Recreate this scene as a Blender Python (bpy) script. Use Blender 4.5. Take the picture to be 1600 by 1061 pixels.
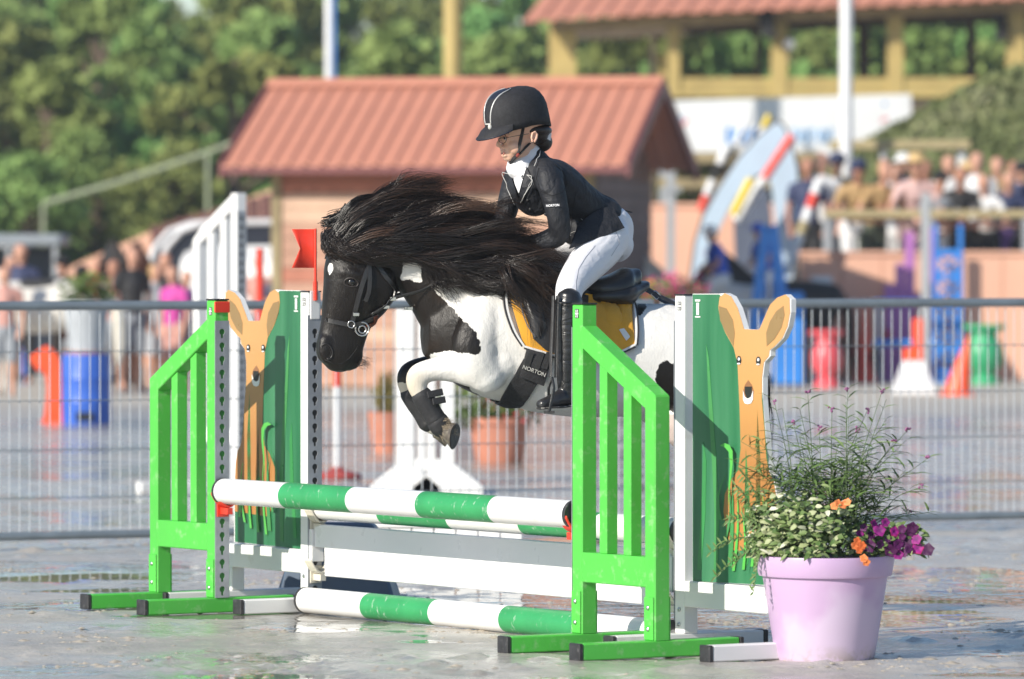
import bpy, bmesh, math, random
import numpy as np
from mathutils import Vector, Matrix, noise as mnoise
from mathutils.geometry import tessellate_polygon
from mathutils.bvhtree import BVHTree

for _o in list(bpy.data.objects):
    bpy.data.objects.remove(_o)
SC = bpy.context.scene
COL = SC.collection
R = math.radians
random.seed(7)
RNG = np.random.default_rng(7)

# ------------------------------------------------------------------ camera
CAMH, F, HOR = 1.3, 9000.0, 408.0
PITCH = math.atan((530.5 - HOR) / F)
cam_data = bpy.data.cameras.new('camera')
cam = bpy.data.objects.new('camera', cam_data)
COL.objects.link(cam)
cam.location = (0, 0, CAMH)
cam.rotation_euler = (math.pi / 2 - PITCH, 0, 0)
cam_data.sensor_width = 36.0
cam_data.lens = F * 36.0 / 1600.0
cam_data.clip_start = 0.5
cam_data.clip_end = 900.0
cam_data.dof.use_dof = True
cam_data.dof.focus_distance = 20.0
cam_data.dof.aperture_fstop = 3.8
SC.camera = cam
SC.render.resolution_x, SC.render.resolution_y = 1024, 679

# ------------------------------------------------------------------ light
SUN_EL = R(27.0)
SUN_TRAVEL = Vector((0.214, 0.203, 0)).normalized() * math.cos(SUN_EL) - Vector((0, 0, math.sin(SUN_EL)))
world = bpy.data.worlds.new('World')
SC.world = world
world.use_nodes = True
wn = world.node_tree
wn.nodes.clear()
_sky = wn.nodes.new('ShaderNodeTexSky')
_sky.sky_type = 'NISHITA'
_sky.sun_disc = False
_sky.sun_elevation = SUN_EL
_sky.sun_rotation = math.atan2(-SUN_TRAVEL.x, -SUN_TRAVEL.y)
_sky.air_density, _sky.dust_density, _sky.ozone_density = 1.0, 0.3, 2.5
_bg = wn.nodes.new('ShaderNodeBackground')
_bg.inputs['Strength'].default_value = 0.12
_out = wn.nodes.new('ShaderNodeOutputWorld')
wn.links.new(_sky.outputs[0], _bg.inputs[0])
wn.links.new(_bg.outputs[0], _out.inputs[0])
sun_data = bpy.data.lights.new('sun', 'SUN')
sun_data.energy = 5.0
sun_data.angle = R(0.55)
sun_data.color = (1.0, 0.93, 0.82)
sun = bpy.data.objects.new('sun', sun_data)
COL.objects.link(sun)
sun.rotation_euler = SUN_TRAVEL.to_track_quat('-Z', 'Y').to_euler()
sun.location = (-10, -10, 20)
SC.view_settings.view_transform = 'Standard'
SC.view_settings.look = 'None'
SC.view_settings.gamma = 1.0
SC.view_settings.exposure = 0.24
SC.view_settings.use_curve_mapping = False

# ------------------------------------------------------------------ where things stand
TH = R(33.0)
U = Vector((math.sin(TH), -math.cos(TH), 0))      # along the fence's poles, towards the near right
V = Vector((math.cos(TH), math.sin(TH), 0))       # away from the takeoff side, towards the far right
O0 = Vector((-1.087, 21.27, 0))                   # foot of the far green stand's tall post
CAMP = Vector((0, 0, CAMH))
_fw = Vector((0, math.cos(PITCH), -math.sin(PITCH)))
_up = Vector((0, math.sin(PITCH), math.cos(PITCH)))
_rt = Vector((1, 0, 0))

def ray(px, py):
    return (_fw + _rt * ((px - 800.0) / F) - _up * ((py - 530.5) / F)).normalized()

def on_plane(px, py, n, c):
    d = ray(px, py)
    t = (c - n.dot(CAMP)) / n.dot(d)
    return CAMP + d * t

def at_u(px, py, a):                              # point of the vertical plane a metres along U
    return on_plane(px, py, U, U.dot(O0) + a)

def at_v(px, py, b):
    return on_plane(px, py, V, V.dot(O0) + b)

def at_d(px, py, d):
    return on_plane(px, py, Vector((0, 1, 0)), d)

def on_ground(px, py):
    return on_plane(px, py, Vector((0, 0, 1)), 0.0)

def to_px(p):
    q = Vector(p) - CAMP
    z = q.dot(_fw)
    return 800 + F * q.x / z, 530.5 - F * q.dot(_up) / z

def UVp(a, b, z=0.0):
    p = O0 + U * a + V * b
    return Vector((p.x, p.y, z))

# ------------------------------------------------------------------ objects
def tag(o, label=None, cat=None, group=None, kind=None):
    if label: o['label'] = label
    if cat: o['category'] = cat
    if group: o['group'] = group
    if kind: o['kind'] = kind
    return o

def thing(name, label, cat, loc=(0, 0, 0), rz=0.0, group=None):
    o = bpy.data.objects.new(name, None)
    o.empty_display_size = 0.1
    COL.objects.link(o)
    o.location = loc
    o.rotation_euler = (0, 0, rz)
    return tag(o, label, cat, group)

def origin(o):
    v = Vector((0, 0, 0))
    while o is not None:
        v += Vector(o.location)
        o = o.parent
    return v

def copy_tree(o, parent=None):
    c = o.copy()
    COL.objects.link(c)
    c.parent = parent
    for ch in list(o.children):
        copy_tree(ch, c)
    return c

def link(name, me, m=None, parent=None):
    o = bpy.data.objects.new(name, me)
    COL.objects.link(o)
    if m is not None and not me.materials:
        me.materials.append(m)
    if parent is not None:
        o.parent = parent
    return o

class MB:
    """collects shapes for one mesh"""
    def __init__(s):
        s.v, s.f, s.mi, s.cur = [], [], [], 0
    def add(s, vs, fs):
        b = len(s.v)
        s.v.extend([tuple(p) for p in vs])
        s.f.extend([tuple(i + b for i in f) for f in fs])
        s.mi.extend([s.cur] * len(fs))
        return s
    def box(s, x0, x1, y0, y1, z0, z1, M=None):
        vs = [Vector(p) for p in ((x0,y0,z0),(x1,y0,z0),(x1,y1,z0),(x0,y1,z0),(x0,y0,z1),(x1,y0,z1),(x1,y1,z1),(x0,y1,z1))]
        if M is not None: vs = [M @ p for p in vs]
        return s.add(vs, [(0,3,2,1),(4,5,6,7),(0,1,5,4),(1,2,6,5),(2,3,7,6),(3,0,4,7)])
    def hexa(s, p):                                # eight corners: bottom four, top four
        return s.add(p, [(0,3,2,1),(4,5,6,7),(0,1,5,4),(1,2,6,5),(2,3,7,6),(3,0,4,7)])
    def bar(s, a, b, w, h, up=(0, 0, 1)):          # rectangular bar from a to b
        a, b = Vector(a), Vector(b)
        t = (b - a).normalized()
        x = t.cross(Vector(up))
        x = x.normalized() * w / 2 if x.length > 1e-6 else Vector((w / 2, 0, 0))
        y = x.cross(t).normalized() * h / 2
        return s.hexa([a-x-y, a+x-y, b+x-y, b-x-y, a-x+y, a+x+y, b+x+y, b-x+y])
    def prism(s, poly, T, th, holes=()):           # poly in 2-D, T maps (x, y, depth) to 3-D
        loops = [list(poly)] + [list(h) for h in holes]
        def area(l): return sum(l[i][0]*l[(i+1)%len(l)][1]-l[(i+1)%len(l)][0]*l[i][1] for i in range(len(l)))
        if area(loops[0]) < 0: loops[0].reverse()
        for h in loops[1:]:
            if area(h) > 0: h.reverse()
        flat = [p for l in loops for p in l]
        n = len(flat)
        tris = tessellate_polygon([[Vector((p[0], p[1], 0)) for p in l] for l in loops])
        vs = [T(p[0], p[1], 0.0) for p in flat] + [T(p[0], p[1], th) for p in flat]
        fs = []
        for t in tris:
            a, b, c = t
            cr = (flat[b][0]-flat[a][0])*(flat[c][1]-flat[a][1])-(flat[b][1]-flat[a][1])*(flat[c][0]-flat[a][0])
            if abs(cr) < 1e-14: continue
            if cr < 0: b, c = c, b
            fs.append((a, b, c)); fs.append((c + n, b + n, a + n))
        k = 0
        for l in loops:
            m = len(l)
            for i in range(m):
                j = (i + 1) % m
                fs.append((k + j, k + i, k + i + n, k + j + n))
            k += m
        return s.add(vs, fs)
    def tube(s, pts, rad, n=8, cap=True, up=None):
        pts = [Vector(p) for p in pts]
        if not hasattr(rad, '__len__'): rad = [rad] * len(pts)
        rings = []
        t0 = (pts[1] - pts[0]).normalized()
        x = t0.orthogonal().normalized() if up is None else t0.cross(Vector(up)).normalized()
        for i, p in enumerate(pts):
            t = (pts[min(i+1, len(pts)-1)] - pts[max(i-1, 0)]).normalized()
            x = (x - t * x.dot(t)).normalized()
            y = t.cross(x)
            r = rad[i]
            ra, rb = (r if hasattr(r, '__len__') else (r, r))
            rings.append([p + x * (ra * math.cos(2*math.pi*k/n)) + y * (rb * math.sin(2*math.pi*k/n)) for k in range(n)])
        return s.rings(rings, cap)
    def rings(s, rings, cap=True, closed=True):
        n = len(rings[0]); vs = [p for r in rings for p in r]; fs = []
        for i in range(len(rings) - 1):
            for k in range(n if closed else n - 1):
                a, b = i*n + k, i*n + (k+1) % n
                fs.append((a, b, b + n, a + n))
        if cap and closed:
            fs.append(tuple(reversed(range(n))))
            fs.append(tuple(range((len(rings)-1)*n, len(rings)*n)))
        return s.add(vs, fs)
    def lathe(s, prof, c=(0, 0, 0), n=32, M=None, squash=1.0):
        rr = []
        for r, z in prof:
            ring = [Vector((max(r, 1e-4)*math.cos(2*math.pi*k/n), squash*max(r, 1e-4)*math.sin(2*math.pi*k/n), z)) for k in range(n)]
            if M is not None: ring = [M @ p for p in ring]
            rr.append([p + Vector(c) for p in ring])
        return s.rings(rr)
    def ball(s, c, r, n=12, M=None):
        rx, ry, rz = r if hasattr(r, '__len__') else (r, r, r)
        rr = []
        for i in range(n + 1):
            t = math.pi * i / n
            st, ct = max(math.sin(t), 1e-3), -math.cos(t)
            ring = [Vector((rx*st*math.cos(2*math.pi*k/(n*2)), ry*st*math.sin(2*math.pi*k/(n*2)), rz*ct)) for k in range(n*2)]
            if M is not None: ring = [M @ p for p in ring]
            rr.append([p + Vector(c) for p in ring])
        return s.rings(rr)
    def build(s, name, m, parent=None, world=False, smooth=False, bevel=0.0, seg=1):
        me = bpy.data.meshes.new(name)
        vs = s.v
        if world and parent is not None:
            o = origin(parent)
            vs = [(p[0]-o.x, p[1]-o.y, p[2]-o.z) for p in vs]
        me.from_pydata([tuple(p) for p in vs], [], s.f)
        mats = m if isinstance(m, (list, tuple)) else [m]
        for q in mats: me.materials.append(q)
        if len(mats) > 1: me.polygons.foreach_set('material_index', s.mi)
        if bevel > 0:
            bm = bmesh.new(); bm.from_mesh(me)
            es = [e for e in bm.edges if len(e.link_faces) == 2 and e.calc_face_angle(0) > 0.5]
            bmesh.ops.bevel(bm, geom=es, offset=bevel, segments=seg, profile=0.6, affect='EDGES', clamp_overlap=True)
            bm.to_mesh(me); bm.free()
        if smooth:
            me.polygons.foreach_set('use_smooth', [True] * len(me.polygons))
            if smooth != 'all':
                me.set_sharp_from_angle(angle=R(35))
        me.update()
        return link(name, me, None, parent)

# ------------------------------------------------------------------ materials
class NT:
    def __init__(s, name):
        s.m = bpy.data.materials.new(name); s.m.use_nodes = True
        s.t = s.m.node_tree; s.t.nodes.clear()
        s.out = s.t.nodes.new('ShaderNodeOutputMaterial')
        s.b = s.t.nodes.new('ShaderNodeBsdfPrincipled')
        s.t.links.new(s.b.outputs[0], s.out.inputs[0])
        s.tc = s.t.nodes.new('ShaderNodeTexCoord')
    def n(s, typ, **kw):
        x = s.t.nodes.new(typ)
        for k, v in kw.items(): setattr(x, k, v)
        return x
    def L(s, a, b): s.t.links.new(a, b)
    def noise(s, scale, detail=4, rough=0.55, vec=None, dist=0.0):
        x = s.n('ShaderNodeTexNoise')
        x.inputs['Scale'].default_value = scale; x.inputs['Detail'].default_value = detail
        x.inputs['Roughness'].default_value = rough; x.inputs['Distortion'].default_value = dist
        s.L(vec if vec is not None else s.tc.outputs['Object'], x.inputs['Vector'])
        return x.outputs['Fac']
    def mapv(s, scale=(1, 1, 1), src=None, rot=(0, 0, 0)):
        x = s.n('ShaderNodeMapping'); x.inputs['Scale'].default_value = scale; x.inputs['Rotation'].default_value = rot
        s.L(src if src is not None else s.tc.outputs['Object'], x.inputs['Vector'])
        return x.outputs[0]
    def ramp(s, fac, stops):
        x = s.n('ShaderNodeValToRGB'); e = x.color_ramp.elements
        while len(e) < len(stops): e.new(0.5)
        for i, (p, c) in enumerate(stops):
            e[i].position = p
            e[i].color = (c, c, c, 1) if not hasattr(c, '__len__') else (*c[:3], 1)
        s.L(fac, x.inputs[0]); return x.outputs[0]
    def mix(s, fac, a, b, mode='MIX'):
        x = s.n('ShaderNodeMix', data_type='RGBA', blend_type=mode)
        for sock, val in ((x.inputs[0], fac), (x.inputs[6], a), (x.inputs[7], b)):
            if isinstance(val, (int, float)): sock.default_value = val if sock == x.inputs[0] else (val, val, val, 1)
            elif hasattr(val, '__len__'): sock.default_value = (*val[:3], 1)
            else: s.L(val, sock)
        return x.outputs[2]
    def math(s, op, a, b=0.0, clamp=False):
        x = s.n('ShaderNodeMath', operation=op, use_clamp=clamp)
        for sock, val in ((x.inputs[0], a), (x.inputs[1], b)):
            if isinstance(val, (int, float)): sock.default_value = val
            else: s.L(val, sock)
        return x.outputs[0]
    def sep(s, vec=None):
        x = s.n('ShaderNodeSeparateXYZ'); s.L(vec if vec is not None else s.tc.outputs['Object'], x.inputs[0]); return x.outputs
    def bump(s, h, strength=0.3, dist=0.01):
        x = s.n('ShaderNodeBump'); x.inputs['Strength'].default_value = strength; x.inputs['Distance'].default_value = dist
        s.L(h, x.inputs['Height']); s.L(x.outputs[0], s.b.inputs['Normal']); return x
    def set(s, **kw):
        for k, v in kw.items():
            k = {'color': 'Base Color', 'rough': 'Roughness', 'metal': 'Metallic', 'spec': 'Specular IOR Level', 'coat': 'Coat Weight',
                 'sheen': 'Sheen Weight', 'sss': 'Subsurface Weight', 'trans': 'Transmission Weight', 'coatr': 'Coat Roughness'}[k]
            sock = s.b.inputs[k]
            if isinstance(v, (int, float)): sock.default_value = v
            elif hasattr(v, '__len__'): sock.default_value = (*v[:3], 1) if len(v) < 4 else v
            else: s.L(v, sock)
        return s.m

def pm(name, col, rough=0.5, var=0.12, scale=6.0, bump=0.0, bscale=60.0, dirt=0.0, dcol=(0.42, 0.38, 0.32), dscale=18.0, wear=None, **kw):
    t = NT(name)
    dark = tuple(c * (1 - var) for c in col); lite = tuple(min(1, c * (1 + var)) for c in col)
    c = t.ramp(t.noise(scale, 5), [(0.3, dark), (0.7, lite)])
    if dirt > 0:
        f = t.ramp(t.noise(dscale, 7, 0.65), [(0.62 - dirt * 0.3, 0.0), (0.70, min(1.0, 0.25 + dirt))])
        c = t.mix(f, c, dcol)
    if wear is not None:
        f = t.ramp(t.noise(45, 6, 0.7, t.mapv((1, 1, 0.35))), [(0.6, 0.0), (0.68, 1.0)])
        c = t.mix(f, c, wear)
    r = t.ramp(t.noise(scale * 3, 4), [(0.3, max(0, rough - 0.08)), (0.7, min(1, rough + 0.08))])
    t.set(color=c, rough=r, **kw)
    if bump > 0: t.bump(t.noise(bscale, 5), bump, 0.004)
    return t.m
# ------------------------------------------------------------------ ground: rain-wet sand with shallow puddles
def vnoise(x, y, seed=0, octaves=4, pers=0.5):
    rg = np.random.default_rng(seed); tot = np.zeros_like(x); amp = 1.0; nrm = 0.0; f = 1.0
    for o in range(octaves):
        tab = rg.random((256, 256)); xs, ys = x * f + 31.7 * o, y * f + 17.3 * o
        xi, yi = np.floor(xs).astype(int), np.floor(ys).astype(int)
        fx, fy = xs - xi, ys - yi
        fx, fy = fx*fx*(3-2*fx), fy*fy*(3-2*fy)
        g = lambda a, b: tab[a & 255, b & 255]
        v = (g(xi, yi)*(1-fx)+g(xi+1, yi)*fx)*(1-fy)+(g(xi, yi+1)*(1-fx)+g(xi+1, yi+1)*fx)*fy
        tot += v * amp; nrm += amp; amp *= pers; f *= 2.03
    return tot / nrm

def ground_height(x, y):
    big = vnoise(x*0.55, y*0.42, 1, 3)
    mid = vnoise(x*2.6, y*1.7, 2, 4, 0.55)
    bnd = vnoise(x*1.1, y*2.6, 9, 4, 0.55)
    h = (big - 0.5) * 0.020 + (mid - 0.5) * 0.016 + (bnd - 0.5) * 0.020
    cl = vnoise(x*8, y*6, 3, 4, 0.6)
    h = h + np.clip(cl - 0.60, 0, 1) * 0.075 * np.clip((big - 0.42) * 6, 0, 1)
    h = h + (vnoise(x*30, y*30, 5, 2) - 0.5) * 0.002
    return h

def make_ground():
    g = NT('wet_sand')
    pos = g.n('ShaderNodeNewGeometry').outputs['Position']
    wet = g.n('ShaderNodeAttribute', attribute_name='wet').outputs['Fac']
    far = g.ramp(g.noise(0.5, 5, 0.65, g.mapv((1, 0.55, 1), pos)), [(0.46, 0.0), (0.54, 1.0)])
    yy = g.sep(pos)[1]
    isfar = g.math('GREATER_THAN', yy, 43.9)
    near_f = g.math('MULTIPLY', g.math('SUBTRACT', yy, 46.0), 0.12, True)
    far = g.math('MULTIPLY', g.math('MULTIPLY', far, isfar), g.math('SUBTRACT', 1.0, near_f))
    w = g.math('MAXIMUM', wet, far)
    n1 = g.noise(1.3, 6, 0.6, pos); n2 = g.noise(11, 6, 0.65, pos); n3 = g.noise(120, 3, 0.6, pos)
    base = g.ramp(n1, [(0.32, (0.40, 0.375, 0.34)), (0.68, (0.54, 0.50, 0.44))])
    base = g.mix(g.ramp(n2, [(0.5, 0.0), (0.75, 0.55)]), base, (0.66, 0.58, 0.48))
    base = g.mix(g.math('MULTIPLY', g.ramp(n3, [(0.4, 0.0), (0.7, 1.0)]), 0.22), base, (0.20, 0.185, 0.165))
    base = g.mix(near_f, base, g.ramp(n1, [(0.3, (0.50, 0.46, 0.39)), (0.7, (0.58, 0.53, 0.45))]))
    wetc = g.mix(1.0, base, (0.60, 0.60, 0.60), 'MULTIPLY')
    c = g.mix(w, base, wetc)
    damp = g.ramp(g.noise(0.9, 5, 0.6, g.mapv((1, 0.7, 1), pos)), [(0.42, 0.10), (0.64, 0.55)])
    rg = g.mix(w, g.mix(near_f, damp, 0.8), g.mix(g.math('MULTIPLY', g.math('SUBTRACT', yy, 24.0), 0.05, True), 0.03, 0.26))
    g.set(color=c, rough=rg, spec=0.5)
    hh = g.mix(w, g.math('ADD', g.math('MULTIPLY', n2, 1.4), g.math('MULTIPLY', n3, 0.35)),
               g.math('MULTIPLY', g.noise(7.5, 3, 0.5, g.mapv((1, 0.7, 1), pos)), g.math('MULTIPLY', g.ramp(g.noise(0.5, 2, 0.5, pos), [(0.40, 0.16), (0.58, 2.4)]), 1.0)))
    g.bump(hh, 0.55, 0.012)
    xs = np.linspace(-4.4, 4.4, 300); ys = np.concatenate([np.arange(14.0, 26, 0.03), np.arange(26, 44.01, 0.06)])
    X, Y = np.meshgrid(xs, ys)
    h = ground_height(X, Y)
    edge = np.clip(np.minimum.reduce([(X+4.4)/0.5, (4.4-X)/0.5, (Y-14)/0.5, (44-Y)/3.0]), 0, 1)
    h = h * edge
    lvl = -0.0004
    wetm = np.clip((lvl - h) / 0.0012, 0, 1)
    z = np.where(h < lvl, lvl, h)
    ny, nx = X.shape
    verts = np.stack([X, Y, z], -1).reshape(-1, 3)
    idx = np.arange(nx*ny).reshape(ny, nx)
    quads = np.stack([idx[:-1, :-1], idx[:-1, 1:], idx[1:, 1:], idx[1:, :-1]], -1).reshape(-1, 4)
    nv = len(verts)
    out = [(-400, -60, 0), (400, -60, 0), (400, 500, 0), (-400, 500, 0)]
    inn = [(xs[0], ys[0], 0), (xs[-1], ys[0], 0), (xs[-1], ys[-1], 0), (xs[0], ys[-1], 0)]
    ic = [idx[0, 0], idx[0, -1], idx[-1, -1], idx[-1, 0]]
    verts = np.concatenate([verts, np.array(out, float)])
    faces = quads.tolist()
    for i in range(4):
        j = (i + 1) % 4
        faces.append([nv + i, nv + j, int(ic[j]), int(ic[i])])
    me = bpy.data.meshes.new('ground')
    me.from_pydata(verts.tolist(), [], faces)
    at = me.attributes.new('wet', 'FLOAT', 'POINT')
    at.data.foreach_set('value', np.concatenate([wetm.reshape(-1), np.zeros(4)]).astype(np.float32))
    me.polygons.foreach_set('use_smooth', [True] * len(faces))
    tag(link('ground', me, g.m), kind='structure')

make_ground()

# loose clods thrown up by hooves
def make_clods():
    mb = MB()
    rg = random.Random(3)
    cl = []
    for k in range(60):
        px, py = rg.uniform(-60, 1660), rg.choice([rg.uniform(850, 1055), rg.uniform(800, 900)])
        c = on_ground(px, py); n = rg.randint(5, 26)
        for i in range(n):
            cl.append((c.x + rg.gauss(0, 0.12), c.y + rg.gauss(0, 0.10), rg.uniform(0.003, 0.009) * rg.choice([0.6, 1, 1, 1.6])))
    for i in range(500):
        c = on_ground(rg.uniform(-60, 1660), rg.uniform(800, 1060)); cl.append((c.x, c.y, rg.uniform(0.003, 0.008)))
    X = np.array([c[0] for c in cl]); Y = np.array([c[1] for c in cl]); H = ground_height(X, Y)
    for (x, y, r), h in zip(cl, H):
        z = max(h, -0.0004)
        pts = []
        for a in ((1,0,0),(0,1,0),(-1,0,0),(0,-1,0)):
            q = r * rg.uniform(0.8, 1.6)
            pts.append((x + a[0]*q*2.2, y + a[1]*q*2.2, z - 0.002))
        for a in ((.7,.7),(-.7,.7),(-.7,-.7),(.7,-.7)):
            q = r * rg.uniform(0.6, 1.2)
            pts.append((x + a[0]*q, y + a[1]*q, z + r * rg.uniform(0.2, 0.45)))
        pts.append((x + rg.uniform(-.3,.3)*r, y, z + r * rg.uniform(0.4, 0.7)))
        mb.add(pts, [(0,1,4),(1,2,5),(2,3,6),(3,0,7),(4,1,5),(5,2,6),(6,3,7),(7,0,4),(4,5,8),(5,6,8),(6,7,8),(7,4,8)])
    tag(mb.build('sand_clods', pm('clod_sand', (0.42, 0.37, 0.30), 0.95, 0.25, 30, 0.3), smooth='all'),
        'scattered clods of damp sand on the wet arena ground', 'sand', kind='stuff')
make_clods()
# ------------------------------------------------------------------ the jump
M_GREEN = pm('green_paint', (0.085, 0.50, 0.065), 0.42, 0.10, 3, 0.15, 40, dirt=0.22, dcol=(0.36, 0.55, 0.30), dscale=26)
M_WHITE = pm('white_paint', (0.78, 0.78, 0.77), 0.4, 0.04, 4, 0.08, 40, dirt=0.05, dcol=(0.55, 0.50, 0.43), dscale=12)
M_GALV = pm('galvanised_strip', (0.36, 0.38, 0.41), 0.45, 0.15, 14, 0.05, 60, metal=0.35)
M_RUBBER = pm('black_end_cap', (0.03, 0.03, 0.033), 0.55, 0.4, 30, 0.2, dirt=0.14, dcol=(0.25, 0.25, 0.25), dscale=40)
M_RED = pm('red_plastic', (0.75, 0.05, 0.025), 0.35, 0.08, 5)
M_CREAM = pm('cream_plastic', (0.66, 0.62, 0.52), 0.45, 0.12, 12, dirt=0.15, dcol=(0.4, 0.35, 0.28))
M_STEEL = pm('zinc_bolt', (0.5, 0.5, 0.52), 0.3, 0.1, 20, metal=0.9)
M_BLACK = pm('black_print', (0.02, 0.02, 0.02), 0.5, 0.1)
M_PWHITE = pm('pole_white', (0.80, 0.80, 0.79), 0.33, 0.03, 3, 0.05, 40, dirt=0.07, dcol=(0.55, 0.5, 0.42), dscale=9)
M_PGREEN = pm('pole_green', (0.035, 0.30, 0.10), 0.42, 0.14, 6, 0.1, 30, wear=(0.45, 0.55, 0.45))
M_DARKG = pm('hole_shadow', (0.02, 0.16, 0.02), 0.6, 0.1)  # dark green behind the keyholes stands in for their shade

def keyhole(x, z, r=0.0118):
    pts = []
    for k in range(12):                              # round top
        a = R(-60 + k * 300 / 11.0)
        pts.append((x + r * math.cos(a), z + r * math.sin(a)))
    pts = [(x + r * math.sin(R(30 + k * 300 / 11.0 + 0)) * -1, z - r * math.cos(R(30 + k * 300 / 11.0))) for k in range(12)]
    pts += [(x + 0.0045, z - 0.022), (x, z - 0.0245), (x - 0.0045, z - 0.022)]
    return pts

def strip_mesh(hgt, z0, name, m):
    """galvanised keyhole track, its holes cut through; faces -x, spans y, thin in x"""
    me = MB()
    w = 0.030; n = int((hgt - z0) / 0.05)
    for k in range(n):
        a = z0 + k * 0.05; b = a + 0.05
        if k == n - 1: b = hgt
        me.prism([(-w, a), (w, a), (w, b), (-w, b)], lambda p, q, d: Vector((-d, -p, q)), 0.003, [keyhole(0.0, a + 0.031)])
    return me

def green_stand(name, label, loc, rz, cap_red):
    t = thing(name, label, 'jump stand', loc, rz, 'green wing stands of the jump')
    H, L, S, W = 1.155, 0.43, 0.86, 0.03
    zb = 0.055
    def post(x, z1, z1b, nm='post'):
        m = MB(); m.hexa([(x-W,-W,zb),(x+W,-W,zb),(x+W,W,zb),(x-W,W,zb),(x-W,-W,z1),(x+W,-W,z1b),(x+W,W,z1b),(x-W,W,z1)])
        return m.build(nm, M_GREEN, t, bevel=0.004)
    tp = post(0, H, H)
    zs = lambda x: 1.085 - (x - W) * (1.085 - S) / (L - 2 * W + 0.06)   # top of the sloping rail
    post(L, zs(L - W) + 0.0005, zs(L + W))
    m = MB(); m.hexa([(W,-W,zs(W)-0.075),(L-W,-W,zs(L-W)-0.075),(L-W,W,zs(L-W)-0.075),(W,W,zs(W)-0.075),
                      (W,-W,zs(W)),(L-W,-W,zs(L-W)),(L-W,W,zs(L-W)),(W,W,zs(W))])
    m.build('sloping_rail', M_GREEN, t, bevel=0.003)
    m = MB(); m.box(W, L-W, -W, W, 0.23, 0.33); m.build('lower_rail', M_GREEN, t, bevel=0.003)
    for x in (L*0.335, L*0.665):
        m = MB(); h = 0.022
        m.hexa([(x-h,-h,0.33),(x+h,-h,0.33),(x+h,h,0.33),(x-h,h,0.33),(x-h,-h,zs(x-h)-0.075),(x+h,-h,zs(x+h)-0.075),(x+h,h,zs(x+h)-0.075),(x-h,h,zs(x-h)-0.075)])
        m.build('slat', M_GREEN, t, bevel=0.002)
    for x in (0.0, L):
        m = MB(); m.box(x-W, x+W, -0.31, 0.31, 0.003, 0.058); f = m.build('foot', M_GREEN, t, bevel=0.004)
        for s in (-1, 1):
            m = MB(); m.box(x-W-0.001, x+W+0.001, s*0.311 if s > 0 else -0.328, 0.328 if s > 0 else -0.311, 0.002, 0.059)
            m.build('end_cap', M_RUBBER, f, bevel=0.003)
        for s in (-1, 1):                              # bracket plates with bolts on each post's faces
            m = MB(); m.box(x-W+0.004, x+W-0.004, s*W if s > 0 else -W-0.006, W+0.006 if s > 0 else -W, 0.059, 0.20)
            pl = m.build('bracket', M_GREEN, t, bevel=0.002)
            for z in (0.095, 0.165):
                m = MB(); m.lathe([(0.0075,0),(0.0075,0.004),(0.004,0.007),(0,0.0075)], n=10, M=Matrix.Translation((x, s*(W+0.006), z)) @ Matrix.Rotation(-s*math.pi/2, 4, 'X'))
                m.build('bolt', M_STEEL, pl, smooth=True)
    st = strip_mesh(H - 0.075, 0.058, 'x', M_GALV)
    s_ = st.build('keyhole_strip', M_GALV, t); s_.location = (-W - 0.0002, 0, 0)
    m = MB(); m.box(-W-0.0004, -W+0.0005, -0.024, 0.024, 0.06, H-0.08); m.build('keyhole_shade', M_DARKG, t)
    if cap_red:
        m = MB(); m.box(-W-0.006, -W+0.001, -W-0.003, W+0.003, H-0.045, H-0.004); m.build('red_cap', M_RED, t, bevel=0.003)
    m = MB(); m.box(-W-0.002, W+0.002, -W-0.002, W+0.002, H, H+0.006); m.build('post_cap', M_BLACK, t, bevel=0.002)
    return t

RZ_R = math.atan2(U.y, U.x)
RZ_L = RZ_R + math.pi
A_R = 2.44                                            # the near stand's distance along the poles
def place(a, b, z=0.0): return UVp(a, b, z)

gs_l = green_stand('wing_stand', 'far green slatted wing stand with a red cap on its tall post', place(0, 0), RZ_L, True)
gs_r = green_stand('wing_stand', 'near green slatted wing stand, in front of the rider and the saddle cloth', place(A_R, 0), RZ_R, False)

def sticker(parent, x, y, z, nx, ny, w=0.022, h=0.030):
    """small printed panel: frame and three short blocks"""
    T = Vector((-ny, nx, 0)); N = Vector((nx, ny, 0))
    def quad(m, x0, x1, z0, z1, off):
        c = Vector((x, y, z)) + N * off
        m.hexa([c+T*x0+Vector((0,0,z0)), c+T*x1+Vector((0,0,z0)), c+T*x1+Vector((0,0,z0))+N*0.0006, c+T*x0+Vector((0,0,z0))+N*0.0006,
                c+T*x0+Vector((0,0,z1)), c+T*x1+Vector((0,0,z1)), c+T*x1+Vector((0,0,z1))+N*0.0006, c+T*x0+Vector((0,0,z1))+N*0.0006])
    m = MB(); quad(m, -w/2, w/2, -h/2, h/2, 0.0002); s = m.build('sticker', M_BLACK, parent)
    m = MB(); quad(m, -w/2+0.002, w/2-0.002, -0.003, 0.003, 0.001)
    for sx in (-0.4, 0.4): quad(m, sx*w/2-0.002, sx*w/2+0.002, 0.005, h/2-0.002, 0.001); quad(m, sx*w/2-0.002, sx*w/2+0.002, -h/2+0.002, -0.005, 0.001)
    m.build('print', M_PWHITE, s)
sticker(gs_r, 0.0, -0.03, 1.125, 0, -1)
sticker(gs_l, 0.0, 0.03, 1.115, 0, 1)

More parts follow.
